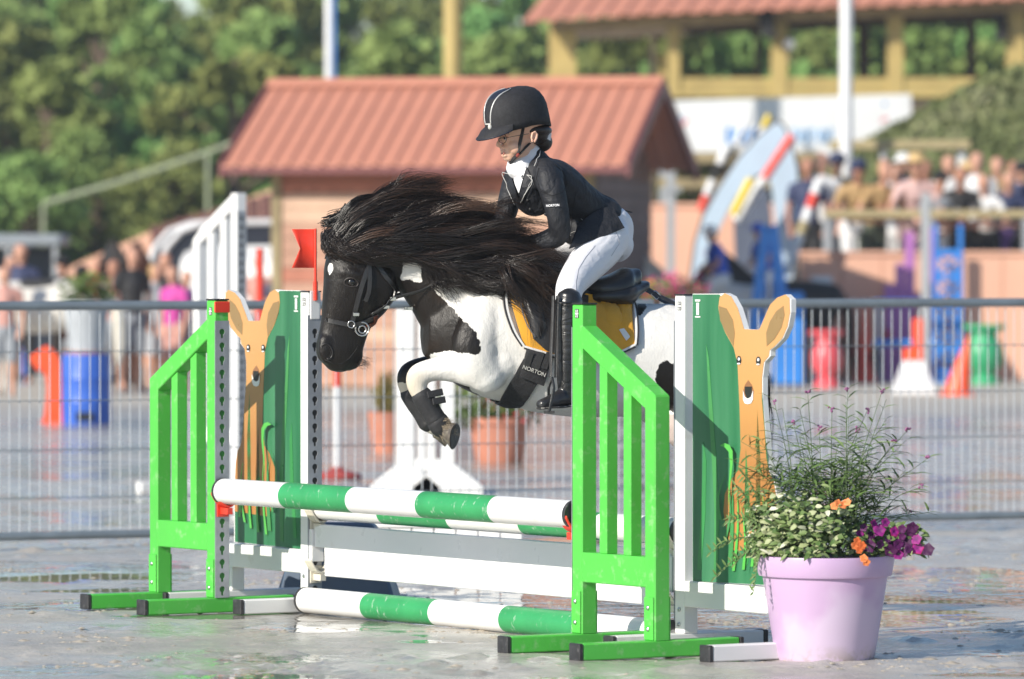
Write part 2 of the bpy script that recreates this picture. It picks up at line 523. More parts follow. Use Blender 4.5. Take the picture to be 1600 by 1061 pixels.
# ---- deer panels
GAP, DU = 0.31, 0.15                                   # the deer panels stand this far behind and along
deer_px = dict(
    outline=[(1086,459),(1127,459),(1137,458),(1147,463),(1157,481),(1163,500),(1167,514),(1179,515),(1191,515),(1199,496),(1208,476),(1219,465),(1232,460),(1240,468),
             (1240,488),(1236,510),(1228,528),(1216,541),(1208,547),(1208,556),(1199,566),(1196,590),(1196,625),(1200,670),(1203,715),(1207,738),(1214,750),(1218,775),(1221,820),(1221,916),(1086,916)],
    deer=[(1137,458),(1147,463),(1157,481),(1163,500),(1167,514),(1179,515),(1191,515),(1199,496),(1208,476),(1219,465),(1232,460),(1238,466),(1239,488),(1235,510),(1227,528),
          (1215,541),(1207,547),(1206,556),(1198,566),(1195,590),(1195,625),(1199,670),(1202,715),(1206,738),(1213,750),(1217,775),(1219,820),(1219,860),(1148,860),(1141,835),(1135,800),
          (1137,772),(1148,748),(1158,735),(1162,700),(1160,632),(1157,568),(1151,543),(1138,520),(1130,500),(1127,480),(1129,464)],
    ear=[(1128,478),(1140,482),(1150,500),(1153,520),(1151,541),(1138,518),(1130,500)],
    ear2=[(1229,478),(1231,492),(1226,512),(1215,530),(1203,541),(1202,520),(1208,502),(1218,486)])
def sz(p):                                            # metres along and up, in the plane of the near panel
    q = at_v(p[0], p[1], GAP)
    return ((q - UVp(A_R + DU, GAP)).dot(U), q.z)
M_BOARD = NT('printed_green_board')
_p = M_BOARD.sep()
_st = M_BOARD.noise(1.0, 3, 0.5, M_BOARD.mapv((9, 9, 0.8)))
_c = M_BOARD.ramp(_st, [(0.35, (0.018, 0.125, 0.055)), (0.5, (0.032, 0.17, 0.075)), (0.68, (0.06, 0.22, 0.11))])
M_BOARD.set(color=_c, rough=0.32, spec=0.5); M_BOARD = M_BOARD.m
_d = NT('printed_deer_tan')
_dx = _d.noise(3.0, 2)
_dz = _d.sep()[2]
_dc = _d.ramp(_dz, [(0.25, (0.50, 0.21, 0.06)), (0.62, (0.40, 0.17, 0.055)), (0.80, (0.50, 0.25, 0.08)), (1.0, (0.58, 0.32, 0.13))])
_d.set(color=_d.mix(0.25, _dc, _d.ramp(_dx, [(0.3, (0.42, 0.2, 0.06)), (0.7, (0.62, 0.33, 0.13))])), rough=0.32); M_DEER = _d.m
M_EAR = pm('printed_ear_brown', (0.27, 0.175, 0.075), 0.33, 0.08)
M_MUZ = pm('printed_muzzle_brown', (0.28, 0.13, 0.06), 0.33, 0.05)
M_BLADE = [pm('printed_grass_bright', (0.10, 0.46, 0.08), 0.33, 0.1), pm('printed_grass_mid', (0.06, 0.26, 0.08), 0.33, 0.15), pm('printed_grass_deep', (0.04, 0.24, 0.07), 0.33, 0.1)]

def deer_panel(label, loc, rz, side):
    """side = sign of the local y that the print faces"""
    t = thing('deer_panel_stand', label, 'jump stand', loc, rz, 'white framed deer panels behind the green stands')
    H, W = 1.185, 0.028
    m = MB(); m.box(-W, W, -W, W, 0.055, H); m.build('post', M_WHITE, t, bevel=0.003)
    LN = 0.56
    for x in (0.0, LN):
        m = MB(); m.box(x-W, x+W, -0.30, 0.30, 0.003, 0.056); f = m.build('foot', M_WHITE, t, bevel=0.004)
        for s in (-1, 1):
            m = MB(); m.box(x-W-0.001, x+W+0.001, s*0.301 if s > 0 else -0.318, 0.318 if s > 0 else -0.301, 0.002, 0.057); m.build('end_cap', M_RUBBER, f, bevel=0.003)
    m = MB(); m.box(LN-W, LN+W, -W, W, 0.056, 0.145); m.build('short_post', M_WHITE, t, bevel=0.003)
    m = MB(); m.box(W, LN+W, -W, W, 0.1452, 0.232); m.build('lower_rail', M_WHITE, t, bevel=0.003)
    for z in (0.085, 0.135):
        for x in (0.0, LN):
            m = MB(); m.lathe([(0.0075,0),(0.0075,0.004),(0,0.007)], n=10, M=Matrix.Translation((x, side*W, z)) @ Matrix.Rotation(-side*math.pi/2, 4, 'X')); m.build('bolt', M_STEEL, t, smooth=True)
    st = strip_mesh(H - 0.085, 0.058, 'x', M_GALV)
    s_ = st.build('keyhole_strip', M_GALV, t); s_.location = (-W - 0.0002, 0, 0)
    m = MB(); m.box(-W-0.0004, -W+0.0005, -0.024, 0.024, 0.06, H-0.09); m.build('keyhole_shade', M_BLACK, t)  # black sheet paints the shade inside the holes
    m = MB(); m.box(-W-0.001, W+0.001, -W-0.001, W+0.001, H, H+0.005); m.build('post_cap', M_BLACK, t)
    y0 = side * 0.004
    T = lambda p, q, d: Vector((p + (0.0), y0 + side * d, q)) if side > 0 else Vector((p, y0 - d, q))
    def layer(name, px, off, m, parent, th=0.0008, clipz=None):
        pts = [sz(p) for p in px]
        pts = [(max(a, W), max(b, 0.2325)) for a, b in pts]
        mb = MB(); mb.prism(pts, lambda p, q, d: Vector((p, side * (off + d), q)), th)
        return mb.build(name, m, parent)
    board = layer('cut_out_board', deer_px['outline'], -0.010, M_WHITE, t, 0.020)
    inner = [(x, y) for x, y in deer_px['outline']]
    green = [(1086.5,460),(1128,460),(1137,470),(1150,500),(1163,516),(1180,516),(1192,516),(1194,600),(1201,690),(1206,738),(1216,770),(1219,820),(1219,915),(1086.5,915)]
    layer('green_print', green, 0.0101, M_BOARD, board)
    for px in ([(1108,538),(1112,560),(1118,640),(1124,720),(1128,800),(1126,900),(1120,900),(1121,800),(1117,720),(1112,640)],
               [(1104,690),(1108,720),(1107,800),(1100,890),(1094,890),(1100,800)],
               [(1170,700),(1176,780),(1174,880),(1166,890),(1168,780)], [(1188,640),(1193,720),(1192,860),(1184,880),(1186,740)]):
        layer('grass_blade', px, 0.0112, M_BLADE[2 if px[0][0] != 1108 else 1], board)
    d = layer('deer_print', deer_px['deer'], 0.0112, M_DEER, board)
    layer('ear_print', deer_px['ear'], 0.0122, M_EAR, board)
    layer('ear_print', deer_px['ear2'], 0.0122, M_EAR, board)
    layer('muzzle_print', [(1174,594),(1180,602),(1183,612),(1180,622),(1168,622),(1166,612),(1169,601)], 0.0122, M_MUZ, board)
    layer('nose_print', [(1169,604),(1180,604),(1180,614),(1177,622),(1172,622),(1169,614)], 0.0131, M_BLACK, board)
    el = lambda cx, cy, rx, ry, a0=0, a1=360, n=16: [(cx + rx*math.cos(R(a0+(a1-a0)*k/n)), cy + ry*math.sin(R(a0+(a1-a0)*k/n))) for k in range(n + (a1-a0 < 360))]
    layer('mouth_print', [(1166.5,610),(1169,620),(1174,623),(1179,620),(1182,610),(1182,624),(1179,630),(1174,631.5),(1169,630),(1166.5,624)], 0.0137, M_PWHITE, board)
    for cx, cy in ((1159.7, 563), (1190, 564)):
        layer('eye_print', el(cx, cy, 3.6, 7), 0.0131, M_BLACK, board)
        layer('eye_glint', el(cx + 0.4, cy - 2, 1.6, 2.4), 0.0140, M_PWHITE, board)
        layer('eye_glint', el(cx, cy + 5.2, 2.6, 1.2), 0.0140, M_PWHITE, board)
    rg = random.Random(5)
    blades = [(1146,885,1150,745,7),(1152,892,1158,760,4),(1168,890,1164,790,4),(1138,850,1144,752,4),(1182,885,1180,800,4),(1194,876,1198,770,4),(1134,812,1141,742,4),(1204,868,1201,790,4)]
    for i, (bx, by, tx, ty, w) in enumerate(blades):
        bend = rg.uniform(-8, 8)
        L_ = [(bx + (tx-bx)*f + bend*math.sin(math.pi*f) - w*0.5*(1-f**1.5), by + (ty-by)*f) for f in (0, .25, .5, .75, 1)]
        R_ = [(bx + (tx-bx)*f + bend*math.sin(math.pi*f) + w*0.5*(1-f**1.5) + 0.3, by + (ty-by)*f) for f in (1, .75, .5, .25, 0)]
        layer('grass_blade', L_ + R_, 0.0148 + 0.0010 * i, M_BLADE[0 if i % 3 else 1], board)
    layer('grass_blade', [(1136,696),(1143,692),(1151,695),(1156,705),(1156,725),(1152,760),(1149,790),(1150,755),(1152,725),(1150,706),(1144,699)], 0.0285, M_BLADE[0], board)
    # small maker's print at the top of the board
    for (a, b, c, e) in ((1091,468,1099,471),(1093,473,1097,492),(1091,494,1099,496)):
        layer('small_print', [(a,b),(c,b),(c,e),(a,e)], 0.0122, M_PWHITE, board)
    return t
dp_r = deer_panel('white framed deer panel between the near green stand and the lilac flower pot', place(A_R + DU, GAP), RZ_R, -1)
dp_l = deer_panel('white framed deer panel with a red flag on its post', place(DU, GAP), RZ_L, 1)
sticker(dp_r, 0.0, -0.028, 1.15, 0, -1); sticker(dp_l, 0.0, 0.028, 1.15, 0, 1)
for dp, s in ((dp_r, -1), (dp_l, 1)):                  # clear plastic flag socket on each post
    m = MB(); m.box(-0.034, -0.0285, -0.020, 0.020, 1.085, 1.19); m.build('flag_socket', M_PWHITE, dp, bevel=0.002)

# flag
p0 = at_v(488, 446, GAP - 0.0)
fl = thing('red_flag', 'red swallow-tailed flag standing on the far deer panel post', 'flag', (place(DU + 0.035, GAP).x, place(DU + 0.035, GAP).y, 1.175))
m = MB(); m.tube([(0,0,-0.02),(0,0,0.245)], 0.0055, 10); m.build('staff', M_RED, fl, smooth=True)
m = MB(); m.tube([(0,0,-0.02),(0,0,0.05)], 0.009, 10); m.build('sleeve', M_RED, fl, smooth=True)
g = MB(); fx = -1.0
m = MB(); rr = []
for i in range(9):
    f = i / 8.0; x = -0.088 * f
    rr.append([Vector((x*0.98, x*0.18 + 0.004*math.sin(f*5), z)) for z in (0.10, 0.172, 0.243)])
rr[-1][1] = rr[-1][1] + Vector((0.030, 0.006, 0)); rr[-2][1] = rr[-2][1] + Vector((0.020, 0.004, 0)); rr[-3][1] = rr[-3][1] + Vector((0.010, 0.002, 0))
m.rings(rr, cap=False, closed=False); o = m.build('cloth', M_RED, fl, smooth='all')
md = o.modifiers.new('solid', 'SOLIDIFY'); md.thickness = 0.0015

# ---- poles: five painted sections each
def pole(label, p0, p1, r, cols, joints, group='striped jump poles', cat='jump pole', knock=True):
    p0, p1 = Vector(p0), Vector(p1)
    t = thing('jump_pole', label, cat, p0, 0, group)
    d = p1 - p0; L = d.length; dn = d.normalized(); n = len(cols)
    for i in range(n):
        a, b = dn * (joints[i] * L + 0.0003), dn * (joints[i+1] * L - 0.0003)
        m = MB(); k = 6
        m.tube([a + (b - a) * (j / k) for j in range(k + 1)], r, 32)
        m.build('painted_section', M_PWHITE if cols[i] == 'w' else M_PGREEN, t, smooth=True)
    for s, q in ((-1, Vector((0, 0, 0))), (1, d)):
        m = MB(); m.tube([q + dn*s*-0.004, q + dn*s*0.012], r * 1.03, 32); e = m.build('end_cap', M_RUBBER, t, smooth=True, bevel=0.002)
        m = MB(); m.tube([q + dn*s*0.012, q + dn*s*0.0135], r * 0.35, 16); m.build('cap_hub', pm('cap_grey', (0.25, .25, .25), .5), e)
    return t
zf = 0.445
J5 = [0, .2, .4, .6, .8, 1]
pr = 0.047
e0, e1 = 0.055, A_R - 0.055
def polez(px, py, a): return at_u(px, py, a).z
pole('green and white pole lying in red cups at the front, topmost of the jump', UVp(e0, -0.005, 0.452), UVp(e1, -0.005, 0.452), pr, 'wgwgw', J5)
pole('green and white pole behind the topmost front pole, resting in cream cups', UVp(DU + 0.05, GAP + 0.01, 0.392), UVp(DU + A_R - 0.045, GAP + 0.01, 0.392), pr, 'wgwgw', J5)
pole('green and white ground pole lying on the sand at the foot of the jump', UVp(DU + 0.06, GAP - 0.055, 0.050), UVp(DU + A_R - 0.04, GAP - 0.035, 0.050), pr, 'wgwgw', [0, .19, .385, .58, .775, 1])

# cups
def cup(parent, label_m, z, s=1):
    """cradle sticking out of the keyhole strip (towards local -x)"""
    m = MB(); rr = []
    for x in (-0.034, -0.085):
        ring = [Vector((x, y, z - 0.052 + 0.05 * (y/0.048)**2)) for y in np.linspace(-0.048, 0.048, 9)]
        ring += [Vector((x, y, z - 0.060 + 0.045 * (y/0.048)**2)) for y in np.linspace(0.050, -0.050, 9)]
        rr.append(ring)
    m.rings(rr); m.box(-0.090, -0.034, -0.012, 0.012, z-0.085, z-0.0605)
    m.box(-0.040, -0.0335, -0.024, 0.024, z-0.095, z-0.030)
    return m.build('pole_cup', label_m, parent, bevel=0.001)
cup(gs_l, M_RED, 0.452); cup(gs_r, M_RED, 0.452); cup(dp_l, M_CREAM, 0.392); cup(dp_r, M_CREAM, 0.392)
cup(dp_l, M_CREAM, 0.205); cup(dp_r, M_CREAM, 0.205)

# plank
pk = thing('jump_plank', 'white flat plank hung across the back of the jump below the poles', 'jump plank', UVp(DU + 0.04, GAP, 0.16))
P = lambda a, z, d: U * a + V * (d - 0.016) + Vector((0, 0, z))
LP = A_R - 0.10
m = MB(); m.prism([(0.012,0.085),(0.085,0.085),(0.085,-0.02),(LP-0.085,-0.02),(LP-0.085,0.085),(LP-0.012,0.085),(LP-0.012,0.158),(LP-0.06,0.168),(0.06,0.168),(0.012,0.158)], P, 0.032)
m.build('board', M_PWHITE, pk, bevel=0.003)
for a in (0.0, LP):
    m = MB(); m.prism([(a-0.0,0.045),(a+0.0+0.01 if a == 0 else a-0.01,0.045)] if False else [(a-0.012,0.03),(a+0.012,0.03),(a+0.012,0.15),(a-0.012,0.15)], lambda x, z, d: U*x + V*(d-0.026) + Vector((0,0,z)), 0.052)
    m.build('end_hook', M_WHITE, pk, bevel=0.002)

# grey filler standing behind the far end of the jump
fw = thing('filler_wall', 'slate blue trapezoid filler block behind the far deer panel post', 'jump filler', Vector((-0.665, 22.05, 0)))
M_SLATE = pm('slate_paint', (0.10, 0.14, 0.20), 0.45, 0.15, 5, 0.1)
m = MB(); rr = []
for (zz, hx, hy) in ((0.0, 0.235, 0.09), (0.285, 0.145, 0.05), (0.30, 0.13, 0.04)):
    rr.append([U*0+Vector((sx*hx, sy*hy, zz)) for sx, sy in ((-1,-1),(1,-1),(1,1),(-1,1))])
m.rings(rr); m.build('block', M_SLATE, fw, bevel=0.01)
m = MB(); m.box(-0.25, 0.25, -0.11, 0.11, 0.0, 0.02); m.build('base', M_SLATE, fw, bevel=0.004)
fw.rotation_euler = (0, 0, R(-8))
# ------------------------------------------------------------------ steel barrier line behind the jump
M_FENCE = pm('galvanised_tube', (0.22, 0.26, 0.29), 0.42, 0.12, 8, metal=0.35)
M_WIRE = pm('galvanised_wire', (0.56, 0.59, 0.62), 0.4, 0.08, 8, metal=0.15)
F0, F1 = at_d(0, 0, 25.7), at_d(1600, 0, 27.9)
F0 = Vector((F0.x, F0.y, 0)); F1 = Vector((F1.x, F1.y, 0))
FD = (F1 - F0).normalized(); FRZ = math.atan2(FD.y, FD.x)
_n = 60; _W = 3.42
wire_me = MB().tube([(0, 0, 0.085), (0, 0, 1.075)], 0.0023, 6)
hw_me = MB().tube([(0.03, -0.006, 0), (_W - 0.03, -0.006, 0)], 0.0023, 6)
def barrier(label, s0):
    t = thing('steel_barrier', label, 'barrier', F0 + FD * s0, FRZ, 'steel crowd barrier panels behind the jump')
    m = MB(); m.tube([(0.0,0,1.10),(_W,0,1.10)], 0.021, 16); m.build('top_rail', M_FENCE, t, smooth=True)
    m = MB(); m.tube([(0.0,0,0.07),(_W,0,0.07)], 0.019, 16); m.build('bottom_rail', M_FENCE, t, smooth=True)
    for x in (0.021, _W - 0.021):
        m = MB(); m.tube([(x,0,0.0895),(x,0,1.0785)], 0.017, 14); m.build('upright', M_FENCE, t, smooth=True)
    for x in (_W - 0.25,):
        m = MB(); m.tube([(x,-0.30,0.012),(x,-0.27,0.03),(x,-0.05,0.045),(x,0.05,0.045),(x,0.27,0.03),(x,0.30,0.012)], 0.013, 10); m.build('foot', M_FENCE, t, smooth=True)
    for k in range(1, _n + 10):
        x = 0.03 + k * (_W - 0.06) / (_n + 10)
        if not hasattr(barrier, 'w'): barrier.w = wire_me.build('wire', M_WIRE, t, smooth=True); o = barrier.w
        else: o = link('wire', barrier.w.data, None, t)
        o.location = (x, 0, 0)
    for z in (0.24, 0.455, 0.675, 0.895):
        if not hasattr(barrier, 'h'): barrier.h = hw_me.build('cross_wire', M_FENCE, t, smooth=True); o = barrier.h
        else: o = link('cross_wire', barrier.h.data, None, t)
        o.location = (0, 0, z)
    return t
barrier('grey steel mesh barrier on the left, behind the far deer panel and the white wing', -0.18)
barrier('grey steel mesh barrier on the right, behind the flower pot and the near deer panel', -0.18 + _W + 0.05)
# ------------------------------------------------------------------ pony
# its centre plane stands 12 degrees off the picture plane; the rider's shoulders keep the fence's 33 degrees
_pc = at_u(900, 480, 1.22)
FRAME_RIDER = (U, V, 1.22)
_pu, _pv = Vector((math.sin(R(13)), -math.cos(R(13)), 0)), Vector((math.cos(R(13)), math.sin(R(13)), 0))
FRAME_PONY = (_pu, _pv, (_pc - O0).dot(_pu))
U, V, A0 = FRAME_PONY
def Q(px, py, da=0.0): return at_u(px, py, A0 + da)

def catmull(pts, n):
    pts = [np.array(p, float) for p in pts]
    ext = [2*pts[0]-pts[1]] + pts + [2*pts[-1]-pts[-2]]
    out = []
    m = len(pts) - 1
    for i in range(n + 1):
        f = i / n * m; k = min(int(f), m - 1); t = f - k
        a, b, c, d = ext[k:k+4]
        out.append(0.5*((2*b)+(-a+c)*t+(2*a-5*b+4*c-d)*t*t+(-a+3*b-3*c+d)*t**3))
    return out

def loft_ud(secs, n_along=40, n=28, da=0.0, egg=0.0, sq=2.0):
    """secs: (px_top, py_top, px_bot, py_bot, halfwidth[, da]) -> rings lying across the body"""
    arr = []
    for s in secs:
        d_ = s[5] if len(s) > 5 else da
        t, b = Q(s[0], s[1], d_), Q(s[2], s[3], d_)
        arr.append([*t, *b, s[4]])
    arr = catmull(arr, n_along)
    rings = []
    for a in arr:
        t, b, w = Vector(a[0:3]), Vector(a[3:6]), max(a[6], 0.004)
        c, h = (t + b) / 2, (t - b) / 2
        r = []
        for k in range(n):
            ph = 2*math.pi*k/n; cs, sn = math.cos(ph), math.sin(ph)
            cs_ = math.copysign(abs(cs)**(2/sq), cs); sn_ = math.copysign(abs(sn)**(2/sq), sn)
            r.append(c + h*cs_ + U*(w*sn_*(1 - egg*cs)))
        rings.append(r)
    # rounded ends
    def shrink(r, out, f):
        c = sum(r, Vector()) / len(r)
        return [c + (p - c) * f + out for p in r]
    c0, c1 = [sum(r, Vector())/n for r in rings[:2]]; o0 = (c0 - c1).normalized()
    e0, e1 = [sum(r, Vector())/n for r in rings[-1:-3:-1]]; o1 = (e0 - e1).normalized()
    w0 = arr[0][6]*0.5; w1 = arr[-1][6]*0.5
    rings = [shrink(rings[0], o0*w0, 0.25), shrink(rings[0], o0*w0*0.75, 0.7)] + rings + [shrink(rings[-1], o1*w1*0.75, 0.7), shrink(rings[-1], o1*w1, 0.25)]
    return rings

def limb(pts, n_along=None, n=16):
    """pts: (px, py, da, radius[, radius across]) -> smooth tapering limb"""
    arr = []
    for p in pts:
        q = Q(p[0], p[1], p[2]); r = p[3]; r2 = p[4] if len(p) > 4 else r
        arr.append([*q, r, r2])
    arr = catmull(arr, n_along or 6 * (len(arr) - 1))
    P_ = [Vector(a[:3]) for a in arr]; rings = []
    for i, p in enumerate(P_):
        t = (P_[min(i+1, len(P_)-1)] - P_[max(i-1, 0)]).normalized()
        y = (U - t * U.dot(t)).normalized(); x = t.cross(y)
        rings.append([p + x*(arr[i][3]*math.cos(2*math.pi*k/n)) + y*(arr[i][4]*math.sin(2*math.pi*k/n)) for k in range(n)])
    def cap(i, sgn):
        r = rings[i]; c = P_[i]; t = (P_[i] - P_[i+1 if i == 0 else i-1]).normalized(); rad = min(arr[i][3], arr[i][4])
        return [[c + (q - c)*0.75 + t*rad*0.6 for q in r], [c + (q - c)*0.3 + t*rad*0.92 for q in r]]
    a, b = cap(0, 1); c, d = cap(len(rings)-1, 1)
    return [b, a] + rings + [c, d]

def fuse(mb, name, voxel, smooth_it=4, smooth_f=0.5):
    """melt overlapping closed shapes into one continuous skin"""
    me = bpy.data.meshes.new(name); me.from_pydata([tuple(p) for p in mb.v], [], mb.f)
    bm = bmesh.new(); bm.from_mesh(me); bmesh.ops.recalc_face_normals(bm, faces=bm.faces); bm.to_mesh(me); bm.free()
    o = bpy.data.objects.new(name, me); COL.objects.link(o)
    r = o.modifiers.new('r', 'REMESH'); r.mode = 'VOXEL'; r.voxel_size = voxel; r.use_smooth_shade = True
    if smooth_it:
        s = o.modifiers.new('s', 'SMOOTH'); s.factor = smooth_f; s.iterations = smooth_it
    dg = bpy.context.evaluated_depsgraph_get()
    res = bpy.data.meshes.new_from_object(o.evaluated_get(dg))
    bpy.data.objects.remove(o); bpy.data.meshes.remove(me)
    res.name = name
    res.polygons.foreach_set('use_smooth', [True]*len(res.polygons))
    return res

def mesh_np(me):
    a = np.empty(len(me.vertices)*3); me.vertices.foreach_get('co', a); return a.reshape(-1, 3)

def shift_mesh(me, d):
    a = mesh_np(me) + np.array(d)[None]; me.vertices.foreach_set('co', a.reshape(-1)); me.update()

def px_np(a):
    q = a - np.array(CAMP)[None]
    z = q @ np.array(_fw); 
    return 800 + F*q[:, 0]/z, 530.5 - F*(q @ np.array(_up))/z

def in_poly(x, y, poly):
    r = np.zeros(len(x), bool); n = len(poly)
    for i in range(n):
        x1, y1 = poly[i]; x2, y2 = poly[(i+1) % n]
        c = ((y1 > y) != (y2 > y)) & (x < (x2-x1)*(y-y1)/((y2-y1) or 1e-9) + x1)
        r ^= c
    return r

torso = [(1186,560,1176,606,.07),(1163,516,1150,640,.15),(1120,486,1098,664,.20),(1062,476,1042,674,.215),(1006,474,990,653,.216),(955,472,940,652,.216),
         (905,458,888,651,.218),(850,436,830,643,.214),(800,416,790,630,.205),(752,404,742,616,.195),(712,420,706,596,.155),(684,455,680,570,.11)]
neck = [(850,420,760,590,.15),(785,380,700,560,.13),(725,352,664,520,.105),(665,345,640,478,.088),(612,348,618,448,.078),(565,352,598,432,.070)]
head = [(545,346,606,390,.055),(520,375,618,425,.078),(508,412,620,458,.090),(506,440,612,474,.086),(504,470,600,490,.074),(502,498,582,508,.056),
        (498,520,572,530,.050),(494,540,566,549,.052),(496,558,556,566,.048),(508,571,544,576,.036)]
mb = MB()
mb.rings(loft_ud(torso, 60, 32, egg=0.08, sq=2.1))
mb.rings(loft_ud(neck, 30, 28))
mb.rings(loft_ud(head, 40, 28, sq=2.3))
# shoulder and upper-arm muscle, both sides
for s in (1, -1):
    mb.rings(limb([(775,450,.10*s,.055),(755,500,.155*s,.075,.05),(742,550,.165*s,.085,.06),(765,590,.150*s,.07,.055)]))
# cheek, lips, brow
for s in (1, -1):
    mb.rings(limb([(598,428,.045*s,.042,.035),(594,462,.048*s,.050,.030),(575,480,.040*s,.03,.022)]))
    mb.rings(limb([(535,425,.066*s,.020,.016),(552,428,.078*s,.022,.016),(570,436,.074*s,.018,.014)]))
    mb.rings(limb([(512,530,.030*s,.030,.018),(510,548,.034*s,.030,.018),(514,562,.030*s,.024,.016)]))
mb.rings(limb([(556,552,0,.028,.032),(553,566,0,.024,.030),(545,574,0,.014,.024)]))
mb.rings(limb([(520,560,0,.034,.040),(528,570,0,.026,.034)]))
# fore legs
near_f = [(790,560,.145,.075,.055),(752,580,.145,.062,.050),(712,575,.125,.053,.045),(675,578,.115,.041,.038),(654,588,.112,.0425,.036),(652,604,.112,.036,.032),(661,625,.112,.028,.026),
          (674,646,.112,.027,.024),(683,660,.112,.032,.029),(690,668,.112,.034,.030),(699,675,.112,.027,.026)]
far_f = [(745,570,-.11,.060,.050),(700,572,-.115,.050,.045),(660,575,-.115,.040,.037),(640,585,-.115,.042,.036),(636,602,-.115,.034,.031),(644,622,-.115,.027,.025),
         (658,642,-.115,.027,.024),(668,658,-.115,.032,.029),(678,668,-.115,.030,.028)]
mb.rings(limb(near_f)); mb.rings(limb(far_f))
# hind legs, stretched out behind
for s, dx in ((1, 0), (-1, 10)):
    mb.rings(limb([(1125+dx,560,.12*s,.155,.10),(1100+dx,615,.135*s,.135,.085),(1076+dx,664,.14*s,.098,.07),(1105+dx,690,.135*s,.072,.055),(1135+dx,722,.125*s,.048,.040),(1152+dx,740,.12*s,.045,.036),
                   (1160+dx,768,.12*s,.031,.027),(1164+dx,800,.12*s,.028,.025),(1168+dx,820,.12*s,.036,.031),(1178+dx,838,.12*s,.028,.026)]))
# ears folded back
for s, pts in ((1, [(566,362,.055,.026,.020),(575,350,.065,.022,.014),(588,340,.07,.008,.006)]), (-1, [(540,352,-.05,.024,.020),(536,336,-.06,.020,.014),(540,318,-.065,.006,.005)])):
    mb.rings(limb(pts))
pony_me = fuse(mb, 'coat', 0.0065, 6, 0.6)
PB = Q(800, 640, 0); PB.z = 0
PONY_LOC = Vector((PB.x, PB.y, 0.55))
bvh_v = [Vector(p) for p in mesh_np(pony_me)]
bvh_f = [tuple(p.vertices) for p in pony_me.polygons]
PBVH = BVHTree.FromPolygons(bvh_v, bvh_f)

co = mesh_np(pony_me)
X, Y = px_np(co)
aa = (co - np.array(O0)[None]) @ np.array(U) - A0
wob = (vnoise(co[:, 0]*70, co[:, 2]*70, 11, 2) - 0.5) * 7
wob2 = (vnoise(co[:, 0]*70+9, co[:, 2]*70+40, 12, 2) - 0.5) * 9
Xn, Yn = X + wob, Y + wob2
black = in_poly(Xn, Yn, [(470,300),(860,300),(870,404),(800,420),(745,418),(703,432),(676,452),(690,466),(706,480),(722,499),(736,510),(747,526),(753,542),(750,560),(720,552),(690,556),(672,560),(640,600),(470,620)])
black &= ~in_poly(Xn, Yn, [(638,388),(645,390),(657,416),(659,444),(640,436),(624,440),(631,414)])
white_leg = (aa > 0.045) & in_poly(X, Y, [(600,620),(600,596),(636,560),(700,548),(752,556),(790,640),(720,760),(600,760)])
black &= ~white_leg
black |= in_poly(Xn, Yn, [(1026,574),(1040,562),(1062,577),(1090,560),(1120,600),(1128,660),(1090,690),(1064,654),(1048,642),(1024,640)])
black |= in_poly(Xn, Yn, [(1003,468),(1012,478),(1000,500),(992,486)])
black |= in_poly(Xn, Yn, [(700,590),(722,596),(742,612),(768,626),(790,634),(770,642),(690,620)]) & (aa < 0.085)
black |= in_poly(Xn, Yn, [(1165,500),(1200,540),(1200,640),(1160,640),(1150,560)])
farleg = (aa < -0.04) & in_poly(X, Y, [(590,560),(690,540),(700,600),(650,606),(600,604)])
black |= farleg
black &= ~((aa < -0.04) & in_poly(X, Y, [(600,600),(650,598),(700,640),(700,720),(600,720)]))
dirt = np.zeros(len(X))
knee = (X < 700) & (Y > 560)
dirt[knee] = np.clip((690 - X[knee]) / 45.0, 0, 1) * np.clip((Y[knee]-565)/20, 0, 1) * 0.55
dirt[(Y > 655) & (X < 730)] = 0.35
pink = (in_poly(X, Y, [(1024,640),(1100,660),(1120,720),(1000,720)]) & ~black).astype(float)  # thigh tint, brown mixed with shadow painted onto the white coat
star = in_poly(X, Y, [(515,409),(521,413),(520,424),(514,432),(512,420)])
b = black.astype(float); b[star] = 0.0
dark = np.clip(b, 0, 1)
_ed = np.empty(len(pony_me.edges)*2, np.int64); pony_me.edges.foreach_get('vertices', _ed); _ed = _ed.reshape(-1, 2)
for _ in range(3):
    acc = dark.copy(); cn = np.ones(len(dark))
    np.add.at(acc, _ed[:, 0], dark[_ed[:, 1]]); np.add.at(acc, _ed[:, 1], dark[_ed[:, 0]]); np.add.at(cn, _ed[:, 0], 1); np.add.at(cn, _ed[:, 1], 1)
    dark = acc / cn
# hind legs dark below
dark[(Y > 700) & (X > 1030)] = 0.0
attr = pony_me.color_attributes.new('pigment_and_shade', 'FLOAT_COLOR', 'POINT')
rgba = np.stack([dark, dirt, pink, np.ones(len(dark))], -1).astype(np.float32)
attr.data.foreach_set('color', rgba.reshape(-1))

